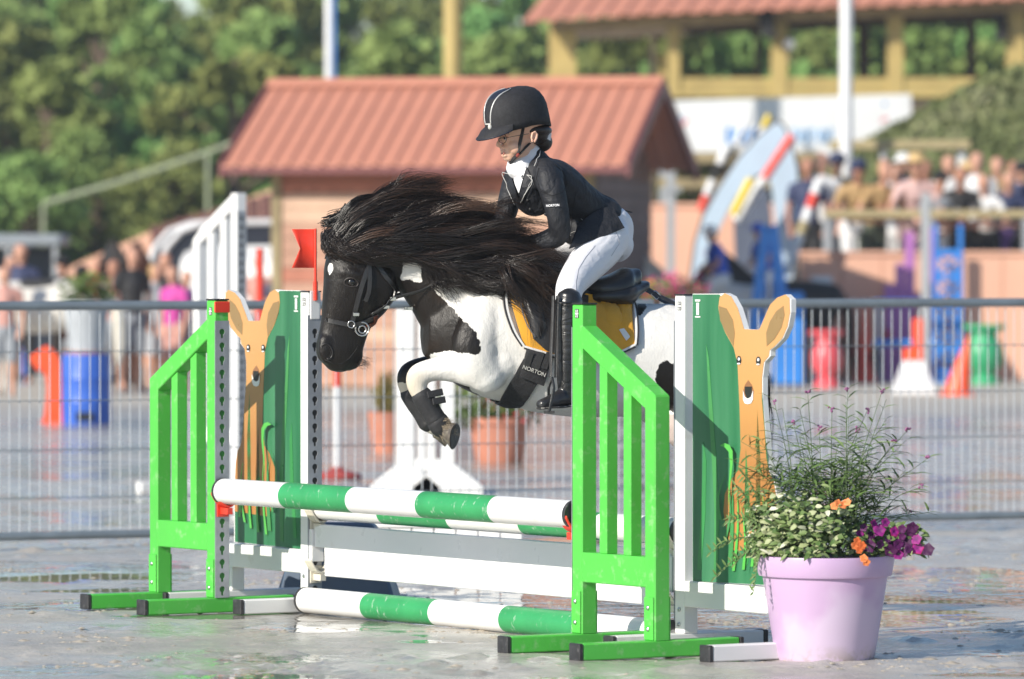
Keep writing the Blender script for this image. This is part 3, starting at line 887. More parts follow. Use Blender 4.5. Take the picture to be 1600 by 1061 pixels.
def make_coat():
    t = NT('pinto_coat')
    a = t.n('ShaderNodeAttribute', attribute_name='pigment_and_shade')
    s = t.n('ShaderNodeSeparateColor'); t.L(a.outputs['Color'], s.inputs[0])
    hair = t.noise(160, 3, 0.6, t.mapv((1, 1, 0.35)))
    edge = t.ramp(t.math('ADD', s.outputs[0], t.math('MULTIPLY', t.math('SUBTRACT', hair, 0.5), 0.9)), [(0.44, 0.0), (0.56, 1.0)])
    broad = t.noise(6, 5)
    wc = t.ramp(broad, [(0.3, (0.74, 0.715, 0.67)), (0.7, (0.84, 0.825, 0.79))])
    wc = t.mix(s.outputs[1], wc, (0.50, 0.40, 0.24))
    wc = t.mix(t.math('MULTIPLY', s.outputs[2], 0.7), wc, (0.42, 0.29, 0.24))
    wc = t.mix(t.ramp(t.noise(40, 5, 0.7), [(0.66, 0.0), (0.75, 0.35)]), wc, (0.42, 0.36, 0.28))
    bc = t.ramp(broad, [(0.3, (0.007, 0.0055, 0.005)), (0.6, (0.013, 0.010, 0.008)), (0.85, (0.035, 0.020, 0.012))])
    bc = t.mix(t.ramp(t.noise(300, 2), [(0.70, 0.0), (0.76, 0.25)]), bc, (0.25, 0.22, 0.19))
    t.set(color=t.mix(edge, wc, bc), rough=t.mix(edge, 0.62, 0.40), spec=t.mix(edge, 0.3, 0.32))
    fine = t.noise(420, 2, 0.6, t.mapv((1, 1, 0.3)))
    mus = t.noise(13, 3, 0.5, dist=0.6)
    t.bump(t.math('ADD', t.math('ADD', t.math('MULTIPLY', hair, 0.35), t.math('MULTIPLY', fine, 0.25)), t.math('MULTIPLY', mus, 1.6)), 0.42, 0.008)
    return t.m
M_COAT = make_coat()
pony = thing('pony', 'black and white pinto pony in mid jump with flying mane and bent forelegs', 'pony', PONY_LOC)
shift_mesh(pony_me, -PONY_LOC)
link('body', pony_me, M_COAT, pony)
def pb(mb, name, m, parent=None, **k):
    """build from world coordinates under the pony (or a part of it)"""
    return mb.build(name, m, parent or pony, world=True, **k)

M_LEATHER = pm('black_leather', (0.028, 0.027, 0.028), 0.36, 0.3, 20, 0.25, 90, spec=0.6)
M_STEELR = pm('bit_steel', (0.55, 0.54, 0.52), 0.25, 0.05, 10, metal=0.95)
M_SILVER = pm('silver_piping', (0.55, 0.54, 0.50), 0.4, 0.1, 30)
M_YEL = pm('yellow_quilt', (0.72, 0.34, 0.02), 0.75, 0.10, 14, 0.3, 120, sheen=0.3)
M_WPIPE = pm('white_piping', (0.75, 0.74, 0.72), 0.6, 0.05)
M_NEOP = pm('black_neoprene', (0.022, 0.022, 0.024), 0.7, 0.25, 40, 0.4, 150, dirt=0.05, dcol=(0.2, 0.19, 0.17))
M_HOOF = pm('hoof_horn', (0.10, 0.085, 0.07), 0.45, 0.4, 50, 0.3, dirt=0.25, dcol=(0.45, 0.38, 0.27), dscale=40)
M_SOLE = pm('hoof_sole', (0.02, 0.018, 0.016), 0.5, 0.3, 30, 0.3)
M_EYE = pm('eye', (0.008, 0.006, 0.005), 0.06, 0.2, 20, spec=0.8)
M_NOST = pm('nostril', (0.006, 0.005, 0.005), 0.7, 0.1)

def hit(px, py, off=0.0, fb=0.12):
    d = ray(px, py)
    loc, nrm, _, _ = PBVH.ray_cast(CAMP, d)
    if loc is None:
        p = Q(px, py, fb)
        loc2, nrm2, _, _ = PBVH.find_nearest(p)
        return loc2 + nrm2 * off
    return loc + nrm * off

def mirror(p):                                        # across the pony's centre plane
    p = Vector(p); a = (p - O0).dot(U) - A0
    return p - U * (2 * a)

def polyline(pts, n):
    pts = [Vector((p[0], p[1], 0)) for p in pts]
    L_ = [0.0]
    for a, b in zip(pts, pts[1:]): L_.append(L_[-1] + (b-a).length)
    out = []
    for i in range(n):
        s = L_[-1] * i / (n-1); k = 0
        while k < len(pts)-2 and L_[k+1] < s: k += 1
        f = (s - L_[k]) / max(L_[k+1]-L_[k], 1e-9); q = pts[k].lerp(pts[k+1], min(f, 1)); out.append((q.x, q.y))
    return out

def patch(top, bot, nx, ny, off, thick, name, m, both=True, fb=0.2, puff=0.0, parent=None, smooth_it=2):
    """a sheet lying on the coat between two pixel border lines, given real thickness"""
    A, B = polyline(top, nx), polyline(bot, nx)
    g = [[None]*nx for _ in range(ny)]
    for j in range(ny):
        f = j/(ny-1)
        for i in range(nx):
            g[j][i] = hit(A[i][0]*(1-f)+B[i][0]*f, A[i][1]*(1-f)+B[i][1]*f, off, fb)
    for _ in range(smooth_it):
        h = [[q.copy() for q in r] for r in g]
        for j in range(ny):
            for i in range(nx):
                nb = [h[a][b] for a, b in ((j-1,i),(j+1,i),(j,i-1),(j,i+1)) if 0 <= a < ny and 0 <= b < nx]
                av = sum(nb, Vector())/len(nb)
                d_ = (h[j][i] - CAMP).normalized()
                g[j][i] = h[j][i] + d_ * (av - h[j][i]).dot(d_) * 0.7
    out = None
    for side in ((1, -1) if both else (1,)):
        mb = MB()
        lo, hi = [], []
        for j in range(ny):
            for i in range(nx):
                p = g[j][i]
                a = g[j][min(i+1, nx-1)] - g[j][max(i-1, 0)]; b = g[min(j+1, ny-1)][i] - g[max(j-1, 0)][i]
                n_ = a.cross(b).normalized()
                if n_.dot(CAMP - p) < 0: n_ = -n_
                t_ = thick + (puff * max(0, math.sin(math.pi*i/(nx-1)))**0.5 * max(0, math.sin(math.pi*j/(ny-1)))**0.5 if puff else 0)
                q0, q1 = p, p + n_*t_
                if side < 0: q0, q1 = mirror(q0), mirror(q1)
                lo.append(q0); hi.append(q1)
        fs = []; N = nx*ny
        for j in range(ny-1):
            for i in range(nx-1):
                a = j*nx+i; q = (a, a+1, a+nx+1, a+nx)
                fs.append(tuple(x+N for x in q)); fs.append(tuple(reversed(q)))
        def edge(a, b): fs.append((a, b, b+N, a+N))
        for i in range(nx-1): edge(i, i+1); edge((ny-1)*nx+i+1, (ny-1)*nx+i)
        for j in range(ny-1): edge((j+1)*nx, j*nx); edge(j*nx+nx-1, (j+1)*nx+nx-1)
        mb.add(lo + hi, fs)
        o = pb(mb, name, m, parent, smooth=True); out = out or o
        bm = bmesh.new(); bm.from_mesh(o.data); bmesh.ops.recalc_face_normals(bm, faces=bm.faces); bm.to_mesh(o.data); bm.free()
        o.data.set_sharp_from_angle(angle=R(35))
    return out

def strap(pts, w, th, name, m, off=0.001, n=None, parent=None, both=False, fb=0.08):
    """leather strap following the body along a pixel line; w, th in metres"""
    n = n or max(6, int(sum(math.dist(a, b) for a, b in zip(pts, pts[1:])) / 5))
    P_ = polyline(pts, n); c = [hit(x, y, off, fb) for x, y in P_]
    for _ in range(3):
        h = [q.copy() for q in c]
        for i in range(1, n-1): c[i] = h[i]*0.5 + (h[i-1]+h[i+1])*0.25
    rings = []
    for i, p in enumerate(c):
        loc, nrm, _, _ = PBVH.find_nearest(p)
        t = (c[min(i+1, n-1)] - c[max(i-1, 0)]).normalized()
        nrm = (nrm - t*nrm.dot(t)).normalized(); x = t.cross(nrm)
        p = p + nrm*0.001
        rings.append([p - x*w/2, p + x*w/2, p + x*w/2 + nrm*th, p - x*w/2 + nrm*th])
    for side in ((1, -1) if both else (1,)):
        mb = MB(); mb.rings(rings if side > 0 else [[mirror(q) for q in r] for r in rings])
        o = pb(mb, name, m, parent, smooth=True)
    return o

# eyes, nostrils, mouth line
for s in (1, -1):
    e = hit(549, 441, -0.008)
    e = e if s > 0 else mirror(e)
    mb = MB(); mb.ball(e, 0.0165, 8); eye = pb(mb, 'eye', M_EYE, smooth='all')
    rim = []
    for k in range(17):
        a = 2*math.pi*k/16
        q = hit(549 + 11*math.cos(a), 441 + 7*math.sin(a) + (2 if math.cos(a) > 0.5 else 0), 0.001)
        rim.append(q if s > 0 else mirror(q))
    mb = MB(); mb.tube(rim, 0.0035, 6, cap=False); pb(mb, 'eyelid', pm('eyelid', (0.02, 0.015, 0.013), 0.5), smooth='all')
    mb = MB(); pts = [hit(510 + 6.5*math.cos(a) + 2*math.sin(a), 549 + 10*math.sin(a), 0.0008) for a in np.linspace(0, 2*math.pi, 15)[:-1]]
    c = hit(510, 549, -0.004)
    if s < 0: pts = [mirror(q) for q in pts]; c = mirror(c)
    if s < 0: continue
    mb.add(pts + [c], [(i, (i+1) % 14, 14) for i in range(14)]); pb(mb, 'nostril', M_NOST)
    if s > 0:
        mb = MB(); q = [hit(511 + 8.5*math.cos(a) + 2*math.sin(a), 549 + 12*math.sin(a), 0.0) for a in np.linspace(-2.6, 1.9, 16)]; mb.tube(q, [0.001] + [0.004]*14 + [0.001], 8); link('nostril_rim', pb(mb, 'x', M_NOST, smooth='all').data, None, pony).data.materials.clear(); bpy.data.objects.remove(bpy.data.objects['x']); bpy.data.objects['nostril_rim'].data.materials.append(pm('nostril_skin', (0.012, 0.010, 0.010), 0.4))
    mb = MB(); q = [hit(*p, 0.0) for p in ((508,562),(520,568),(534,568),(546,560),(556,547),(560,540))]
    if s < 0: q = [mirror(x) for x in q]
    mb.tube(q, 0.0022, 5); pb(mb, 'mouth_line', M_NOST, smooth='all')

# bridle
brd = None
strap([(514,402),(524,398),(540,396),(556,399),(566,408)], 0.016, 0.004, 'browband', M_LEATHER, both=True)
strap([(580,408),(572,425),(564,450),(556,480),(550,503)], 0.016, 0.005, 'cheekpiece', M_LEATHER, both=True)
strap([(576,412),(577,440),(576,458),(570,470)], 0.015, 0.004, 'cheek_strap_end', M_LEATHER, off=0.006, both=True)
strap([(586,410),(600,430),(616,450),(628,468)], 0.015, 0.005, 'throatlatch', M_LEATHER, both=True)
strap([(500,500),(508,500),(520,502),(535,505),(548,508),(560,507),(575,500),(590,493)], 0.016, 0.005, 'noseband', M_LEATHER, both=True)
strap([(566,402),(572,396),(580,390),(584,380)], 0.016, 0.004, 'headpiece', M_LEATHER, both=True)
for s in (1, -1):
    def mm(p): return p if s > 0 else mirror(p)
    for (cx, cy, rr_, nm, tr) in ((564,513,0.024,'bit_ring',0.0035),(579,522,0.013,'bit_ring',0.003),(548,506,0.012,'buckle',0.0025)):
        c = hit(cx, cy, 0.010); _, nrm, _, _ = PBVH.find_nearest(c)
        nrm = (nrm*0.3 - _fw*0.7).normalized(); x = nrm.orthogonal().normalized(); y = nrm.cross(x)
        mb = MB(); mb.tube([mm(c + x*rr_*math.cos(a) + y*rr_*math.sin(a)) for a in np.linspace(0, 2*math.pi, 25)], tr, 8, cap=False)
        pb(mb, nm, M_STEELR, smooth='all')
    for (cx, cy, w) in ((629,470,0.014),(644,478,0.012),(612,487,0.012),(556,488,0.012)):
        c = mm(hit(cx, cy, 0.010)); mb = MB(); mb.bar(c - Vector((0.011,0,0.004)), c + Vector((0.011,0,-0.004)), 0.006, w)
        pb(mb, 'buckle', M_STEELR, bevel=0.0015)
M_BROWNL = pm('brown_leather', (0.12, 0.035, 0.02), 0.4, 0.2, 30)
strap([(570,510),(582,504),(592,500)], 0.014, 0.006, 'bit_strap', M_BROWNL, off=0.006)
# martingale-style strap hanging behind the chin
# saddle cloth, girth and saddle
patch([(789,447),(830,440),(900,446),(960,448),(984,458)], [(818,541),(845,549),(880,560),(940,562),(991,541)], 22, 14, 0.006, 0.010, 'saddle_cloth', M_YEL, puff=0.008)
for (a_, b_) in (([(789,447),(788,466),(791,488),(802,518),(818,541)], 1), ([(984,458),(991,490),(993,520),(991,541)], 1), ([(818,541),(845,549),(880,560),(940,562),(991,541)], 1)):
    strap(a_, 0.007, 0.008, 'cloth_piping', M_WPIPE, off=0.012, both=True)
    strap([(x - (3.2 if a_[0][0] < 900 else -3.2)*(1 if abs(a_[0][0]-a_[-1][0]) < 60 else 0), y + (3 if abs(a_[0][0]-a_[-1][0]) > 60 else 0)) for x, y in a_], 0.006, 0.009, 'cloth_binding', M_LEATHER, off=0.010, both=True)
# quilted shapes on the rear of the cloth
patch([(938,474),(950,470),(962,480),(958,490)], [(944,512),(955,518),(970,514),(976,500)], 8, 8, 0.018, 0.003, 'quilt_panel', M_YEL, puff=0.008, both=True)
patch([(962,474),(972,470),(984,476)], [(968,520),(978,528),(987,520)], 6, 9, 0.018, 0.003, 'quilt_panel', M_YEL, puff=0.008, both=True)
patch([(964,520),(972,518)], [(976,536),(982,530)], 4, 5, 0.024, 0.001, 'care_label', M_WPIPE, both=False)
patch([(806,455),(840,452),(880,452),(915,455)], [(832,530),(852,548),(880,556),(915,545)], 16, 14, 0.022, 0.007, 'saddle_flap', M_LEATHER)
patch([(810,462),(826,456),(842,462)], [(832,524),(840,531),(850,515)], 9, 12, 0.030, 0.004, 'knee_roll', M_LEATHER, puff=0.016)
strap([(808,462),(812,490),(822,512),(834,528)], 0.004, 0.004, 'flap_piping', pm('grey_piping', (0.12, 0.12, 0.13), 0.4), off=0.028, both=True)
patch([(822,545),(842,549),(862,556)], [(812,585),(830,592),(850,600)], 8, 6, 0.012, 0.012, 'girth_buckle_guard', M_NEOP, puff=0.006)
patch([(818,560),(835,568),(856,572)], [(782,622),(798,629),(820,628)], 12, 14, 0.004, 0.010, 'girth', M_NEOP)
for x0 in (824, 840, 852):
    patch([(x0,549),(x0+9,551)], [(x0-8,572),(x0+1,575)], 4, 6, 0.028, 0.004, 'girth_strap', M_LEATHER, both=True)
# girth under the belly: closes between the two sides
gl = [hit(x, y, 0.006) for x, y in polyline([(784,622),(792,626),(802,628),(812,628),(820,628)], 8)]
mb = MB(); rr = []
for f in np.linspace(0, 1, 9):
    rr.append([p.lerp(mirror(p), f) - Vector((0, 0, 0.016*math.sin(math.pi*f) + 0.004)) for p in gl] + [p.lerp(mirror(p), f) - Vector((0, 0, 0.016*math.sin(math.pi*f) - 0.004)) for p in reversed(gl)])
mb.rings(rr); pb(mb, 'girth_pad', M_NEOP, smooth=True)

def flat_text(body, at, right, up, size, m, name, parent, depth=0.0005, bold=0.0):
    cu = bpy.data.curves.new(name, 'FONT'); cu.body = body; cu.size = size; cu.align_x = 'CENTER'; cu.align_y = 'CENTER'; cu.extrude = depth; cu.offset = bold
    o = bpy.data.objects.new(name, cu); COL.objects.link(o)
    dg = bpy.context.evaluated_depsgraph_get(); me = bpy.data.meshes.new_from_object(o.evaluated_get(dg)); bpy.data.objects.remove(o)
    r = Vector(right).normalized(); n_ = r.cross(Vector(up)).normalized(); u_ = n_.cross(r)
    M = Matrix((r, u_, n_)).transposed().to_4x4(); M.translation = Vector(at) - (origin(parent) if parent else Vector())
    me.transform(M); me.materials.clear()
    return link(name, me, m, parent)
a_, b_ = hit(823, 570, 0.034), hit(847, 579, 0.034)
flat_text('NORTON', hit(834, 575, 0.038), b_ - a_, Vector((0, 0, 1)), 0.020, M_SILVER, 'lettering', pony)

# saddle seat (world points across the back)
def seat_sec(px, pyt, pyb, w, lift=0): 
    return (px, pyt, px, pyb, w)
mb = MB(); mb.rings(loft_ud([(855,428,860,452,.05),(880,424,884,456,.085),(905,430,908,462,.10),(930,434,932,470,.125),(955,428,957,474,.135),(975,418,978,474,.120),(984,420,984,464,.09)], 24, 24, sq=2.6))
sd = fuse(mb, 'x', 0.006, 5); shift_mesh(sd, -PONY_LOC); sad = link('saddle_seat', sd, M_LEATHER, pony)
mb = MB(); mb.rings(loft_ud([(915,452,915,474,.13),(945,448,945,478,.155),(975,440,975,480,.15),(992,442,992,464,.11)], 16, 24, sq=2.4))
sd = fuse(mb, 'x', 0.006, 5); shift_mesh(sd, -PONY_LOC); link('saddle_panel', sd, M_LEATHER, pony)
# breastplate-less crupper strap behind the saddle
mb = MB(); c = [Q(x, y, .05) for x, y in ((992,440),(1010,450),(1030,462),(1050,472),(1062,478),(1090,484),(1130,498),(1160,520))]
mb.tube(c, [(0.009, 0.003)]*len(c), 6); pb(mb, 'crupper_strap', M_LEATHER, smooth=True)
mb = MB(); c = [Q(x, y, -.02) for x, y in ((992,446),(1014,456),(1034,470),(1058,480))]
mb.tube(c, [(0.008, 0.003)]*len(c), 6); pb(mb, 'crupper_strap', M_LEATHER, smooth=True)
mb = MB(); c = [Q(x, y, .05) for x, y in ((1024,454),(1032,462),(1026,468),(1017,460),(1024,454))]
mb.tube(c, 0.0025, 6); pb(mb, 'buckle', M_STEELR, smooth='all')

# tendon boots and hooves
def leg_boot(pts, name):
    mb = MB(); mb.rings(limb([(x, y, d, r*1.0, r2) for x, y, d, r, r2 in pts]))
    me = fuse(mb, name, 0.005, 3); shift_mesh(me, -PONY_LOC); return link(name, me, M_NEOP, pony)
leg_boot([(658,617,.112,.038,.036),(666,630,.112,.039,.036),(675,645,.112,.037,.034),(681,655,.112,.038,.036)], 'tendon_boot')
leg_boot([(683,658,.112,.0405,.038),(690,668,.112,.040,.037)], 'fetlock_boot')
leg_boot([(640,614,-.115,.037,.035),(650,630,-.115,.037,.035),(660,645,-.115,.036,.034),(670,660,-.115,.040,.037)], 'tendon_boot')
for (x0, y0, x1, y1) in ((668,617,692,612),(676,628,696,624)):
    p, q = Q(x0, y0, .15), Q(x1, y1, .135); mb = MB(); mb.bar(p, q, 0.024, 0.006, up=(0.2,-1,0.1)); pb(mb, 'boot_strap', M_NEOP, bevel=0.002)
def hoof(c0, c1, d, r0, r1, dd=0.0):
    a, b_ = Q(*c0, d), Q(*c1, d + dd); t = (b_ - a).normalized(); y = (U - t*U.dot(t)).normalized(); x = t.cross(y)
    if x.z > 0: x = -x                                # toe side
    mb = MB(); rr = []
    for f, r in ((0, r0), (0.35, r0*1.06), (1, r1)):
        c = a.lerp(b_, f) + x*(0.012*f)
        rr.append([c + x*(r*1.08*math.cos(k*math.pi/12)) * (1.0 if math.cos(k*math.pi/12) > 0 else 0.75) + y*(r*math.sin(k*math.pi/12)) for k in range(24)])
    mb.rings(rr); h = pb(mb, 'hoof', M_HOOF, smooth=True)
    c = b_ + x*0.012
    mb = MB(); ring = [[c + t*0.002 + x*(r1*0.98*s_*math.cos(k*math.pi/12)) * (1.0 if math.cos(k*math.pi/12) > 0 else 0.75) + y*(r1*0.92*s_*math.sin(k*math.pi/12)) - t*0.008*(1-s_) for k in range(24)] for s_ in (1.0, 0.6, 0.15)]
    mb.rings(ring); pb(mb, 'sole', M_SOLE, h, smooth=True)
hoof((697,671), (712,674), .112, .036, .050, .020)
hoof((680,668), (700,672), -.115, .034, .046)
for s, dx in ((1, 0), (-1, 10)): hoof((1178+dx,836), (1190+dx,856), .12*s, .033, .046)
# feathering on the near fetlock
# ------------------------------------------------------------------ mane, forelock, tail
def make_hair_mat():
    t = NT('horse_hair')
    a = t.n('ShaderNodeAttribute', attribute_name='tone').outputs['Fac']
    c = t.ramp(a, [(0.0, (0.008, 0.006, 0.005)), (0.55, (0.020, 0.014, 0.011)), (0.8, (0.050, 0.028, 0.019)), (1.0, (0.105, 0.058, 0.038))])
    t.set(color=c, rough=0.30, spec=0.6)
    return t.m
M_HAIR = make_hair_mat()

def strands(guides, count, width, jit, name, parent, seed, loc, seg=14, tones=(0, 1), lenj=(0.75, 1.05), frizz=0.004, waves=0.006, clump=22):
    """guides: list of polylines [(px,py,da)...], neighbouring guides are blended; 3-sided tapering strands"""
    rg = np.random.default_rng(seed)
    G = []
    for g in guides:
        G.append(np.array(catmull([list(Q(*p)) for p in g], seg)))
    G = np.array(G)                                    # ng, seg+1, 3
    ng = len(G)
    f = rg.random(count) * (ng - 1); k = np.minimum(f.astype(int), ng - 2); f = (f - k)[:, None, None]
    P_ = G[k] * (1 - f) + G[k+1] * f                   # count, seg+1, 3
    # root scatter along the strand, so that hair starts at different places
    t = np.linspace(0, 1, seg + 1)[None, :, None]
    # clumping: strands share a clump offset which grows to the tips
    ncl = max(6, count // clump)
    clf = rg.normal(0, 1, (ncl, 3)); cid = rg.integers(0, ncl, count)
    # nearest clump by guide parameter so clumps are coherent
    order = np.argsort((f[:, 0, 0] + k)); cid[order] = np.minimum((np.arange(count) / count * ncl).astype(int), ncl - 1)
    cl = clf[cid][:, None, :] * jit[1] * t**1.3
    r0 = rg.normal(0, 1, (count, 1, 3)) * jit[0]
    r1 = rg.normal(0, 1, (count, 1, 3)) * jit[2] * t**1.6
    ph = rg.random((count, 1, 3)) * 6.28; fr = rg.uniform(1.5, 5, (count, 1, 3))
    wv = np.sin(ph + fr * t * 3.1) * frizz * 2.2 * (t**0.7) + np.cumsum(rg.normal(0, frizz*0.25, (count, seg + 1, 3)), 1)
    cph = rg.random((ncl, 1, 3))*6.28; cfr = rg.uniform(2.0, 5.5, (ncl, 1, 1)); ca = rg.uniform(0.4, 1.5, (ncl, 1, 1))
    cw = (np.sin(cph + cfr*t*2.2) - np.sin(cph)) * waves * ca * np.clip(t*1.6, 0, 1)
    pinch = (f[:, 0, 0] + k); mid = np.zeros(ncl); np.add.at(mid, cid, pinch); cnt = np.bincount(cid, minlength=ncl); mid = mid/np.maximum(cnt, 1)
    fm = mid[cid]; km = np.minimum(fm.astype(int), ng-2); fm = (fm - km)[:, None, None]
    centre = G[km]*(1-fm) + G[km+1]*fm
    P_ = P_ + (centre - P_) * 0.62 * t**0.8
    P_ = P_ + cl + cw[cid] + r0 + r1*0.5 + wv
    # length variation by resampling
    ln = rg.uniform(*lenj, count)[:, None]; s0 = rg.random(count)[:, None] ** 2 * 0.35
    tt = (s0 + (ln - s0) * np.linspace(0, 1, seg + 1)[None]) * seg
    i0 = np.clip(np.floor(tt).astype(int), 0, seg - 1); fr_ = (tt - i0)[..., None]
    ar = np.arange(count)[:, None]
    P_ = P_[ar, i0] * (1 - fr_) + P_[ar, i0 + 1] * fr_
    T = np.gradient(P_, axis=1); T /= np.linalg.norm(T, axis=2, keepdims=True) + 1e-9
    ref = np.array([0.2, -1.0, 0.15]); X_ = np.cross(T, ref[None, None]); X_ /= np.linalg.norm(X_, axis=2, keepdims=True) + 1e-9
    Y_ = np.cross(T, X_)
    w = width * rg.uniform(0.5, 1.4, (count, 1, 1)) * (1 - np.linspace(0, 1, seg + 1)[None, :, None]**2.5 * 0.93)
    vs = np.stack([P_ + X_*w, P_ - X_*w*0.5 + Y_*w*0.6, P_ - X_*w*0.5 - Y_*w*0.6], 2)   # count, seg+1, 3, 3
    vs = vs.reshape(-1, 3) - np.array(loc)[None]
    base = (np.arange(count) * (seg + 1) * 3)[:, None, None]
    si = (np.arange(seg) * 3)[None, :, None]
    q = []
    for a in range(3):
        b = (a + 1) % 3
        q.append(np.stack([base + si + a, base + si + b, base + si + 3 + b, base + si + 3 + a], -1).reshape(-1, 4))
    q = np.concatenate(q)
    me = bpy.data.meshes.new(name)
    me.vertices.add(len(vs)); me.vertices.foreach_set('co', vs.reshape(-1).astype(np.float32))
    me.loops.add(q.size); me.loops.foreach_set('vertex_index', q.reshape(-1).astype(np.int32))
    me.polygons.add(len(q)); me.polygons.foreach_set('loop_start', np.arange(0, q.size, 4, dtype=np.int32))
    me.update(calc_edges=True)
    tone = (clf[cid][:, 0] * 0.18 + rg.random(count) * 0.6 + 0.12)
    tone = np.clip(tone, 0, 1) * (tones[1] - tones[0]) + tones[0]
    tv = np.repeat(tone, (seg + 1) * 3).reshape(count, seg + 1, 3) + np.linspace(0, 0.22, seg + 1)[None, :, None]
    at = me.attributes.new('tone', 'FLOAT', 'POINT'); at.data.foreach_set('value', np.clip(tv, 0, 1).reshape(-1).astype(np.float32))
    me.polygons.foreach_set('use_smooth', [True]*len(me.polygons))
    o = link(name, me, M_HAIR, parent); tag(o, kind='stuff')
    return o

# crown of the blown mane, lifting up and back
G1 = [[(512,374,.02),(545,335,.03),(592,306,.03),(640,288,.02),(684,279,.0)],
      [(510,378,.04),(548,342,.05),(600,314,.05),(648,297,.04),(700,287,.02)],
      [(514,384,.05),(556,350,.06),(612,326,.06),(664,310,.05),(712,304,.03)]]
G1b = [[(520,388,.06),(566,358,.07),(624,336,.07),(680,324,.06),(738,322,.04)],
      [(530,392,.07),(580,368,.08),(640,350,.08),(700,336,.07),(768,336,.05)],
      [(545,396,.08),(594,378,.09),(656,362,.09),(718,352,.08),(782,352,.07)],
      [(560,398,.085),(610,386,.095),(675,374,.10),(738,366,.10),(800,370,.09)]]
strands(G1, 1500, 0.0012, (0.004, 0.020, 0.008), 'mane', pony, 1, PONY_LOC, tones=(0.0, 0.9), waves=0.014, clump=55, lenj=(0.6, 1.05))
strands(G1b, 2500, 0.0012, (0.005, 0.024, 0.009), 'mane', pony, 11, PONY_LOC, tones=(0.0, 1.0), waves=0.022, clump=75, lenj=(0.6, 1.05))
G2 = [[(548,352,.02),(610,352,.06),(680,350,.08),(750,354,.09),(815,366,.09)],
      [(560,372,.06),(625,374,.10),(700,366,.11),(775,372,.13),(862,382,.13)],
      [(575,385,.08),(640,392,.115),(715,386,.13),(790,386,.15),(884,402,.15)],
      [(600,392,.09),(665,402,.12),(735,400,.14),(805,400,.17),(884,424,.17)],
      [(630,392,.095),(690,408,.13),(755,412,.15),(820,420,.18),(874,458,.19)],
      [(655,388,.10),(705,412,.14),(765,424,.17),(820,436,.21),(866,482,.22)],
      [(690,392,.11),(730,418,.15),(778,430,.19),(822,446,.23),(852,496,.245)]]
strands(G2, 5200, 0.0012, (0.007, 0.022, 0.009), 'mane', pony, 2, PONY_LOC, tones=(0.0, 0.75), lenj=(0.7, 1.05), waves=0.024, clump=90)
# forelock over the brow, and strands hanging in front of the neck
G3 = [[(508,362,.03),(506,376,.04),(512,390,.05),(530,398,.06),(560,400,.08)],
      [(520,360,.03),(520,378,.06),(534,392,.08),(560,400,.09),(600,404,.10)],
      [(540,360,.03),(545,380,.07),(566,396,.09),(596,402,.10),(640,404,.11)],
      [(560,362,.05),(575,384,.09),(600,398,.10),(632,400,.11),(676,398,.12)]]
strands(G3, 2200, 0.0011, (0.006, 0.008, 0.008), 'forelock', pony, 3, PONY_LOC, tones=(0.0, 0.75))
G4 = [[(640,392,.10),(662,410,.12),(676,432,.125),(686,448,.13),(700,462,.14)],
      [(660,398,.11),(690,424,.13),(712,438,.145),(735,440,.16),(760,452,.17)],
      [(700,410,.13),(740,434,.16),(780,440,.19),(810,446,.22),(830,468,.24)]]
strands(G4, 900, 0.001, (0.008, 0.012, 0.012), 'mane', pony, 4, PONY_LOC, tones=(0.0, 0.5))
G5 = [[(505,350,-.05),(520,345,-.04),(560,335,-.02),(610,322,-.01)], [(560,345,-.06),(620,325,-.07),(700,320,-.07),(780,345,-.06)], [(640,350,-.07),(700,345,-.08),(770,352,-.08),(830,372,-.08)]]
strands(G5, 2600, 0.0013, (0.012, 0.014, 0.012), 'mane', pony, 5, PONY_LOC, tones=(0.0, 0.5))
# wild flyaway hairs
strands(G1 + G1b + G2[:4], 520, 0.0006, (0.012, 0.03, 0.035), 'flyaway_hair', pony, 6, PONY_LOC, tones=(0.2, 0.8), lenj=(0.9, 1.0), frizz=0.010)
# whiskers and feather on the fetlock
strands([[(556,572,.02),(566,576,.03),(575,580,.04)], [(566,556,.03),(576,560,.04),(585,565,.05)]], 60, 0.0005, (0.006, 0.004, 0.006), 'whiskers', pony, 7, PONY_LOC, seg=5)
strands([[(693,655,.14),(702,652,.14),(712,655,.13)], [(690,668,.15),(702,670,.15),(712,682,.14)], [(688,676,.13),(698,688,.13),(706,694,.12)]], 110, 0.0008, (0.004, 0.003, 0.003), 'fetlock_feather', pony, 8, PONY_LOC, seg=6, tones=(0.3, 0.6))
bpy.data.objects['fetlock_feather'].data.materials[0] = pm('feather_hair', (0.42, 0.34, 0.24), 0.6, 0.3, 60)
G6 = [[(1165,540,.0),(1172,590,.03),(1168,650,.04),(1160,720,.03)], [(1170,540,.0),(1182,590,.0),(1182,660,.0),(1174,740,.0)], [(1168,545,-.02),(1178,600,-.04),(1178,660,-.05),(1170,730,-.04)]]
strands(G6, 2200, 0.0013, (0.014, 0.014, 0.012), 'tail', pony, 9, PONY_LOC, tones=(0.0, 0.6))
# ------------------------------------------------------------------ rider
U, V, A0 = FRAME_RIDER
RL = Q(935, 440, 0.0)
rider = thing('person', 'child rider leaning over the pony in black helmet, black show jacket and white breeches', 'person', RL)
def rb(mb, name, m, parent=None, **k): return mb.build(name, m, parent or rider, world=True, **k)
def rfuse(mb, name, voxel, it, m, parent=None, f=0.5):
    me = fuse(mb, name, voxel, it, f); shift_mesh(me, -RL); return link(name, me, m, parent or rider)

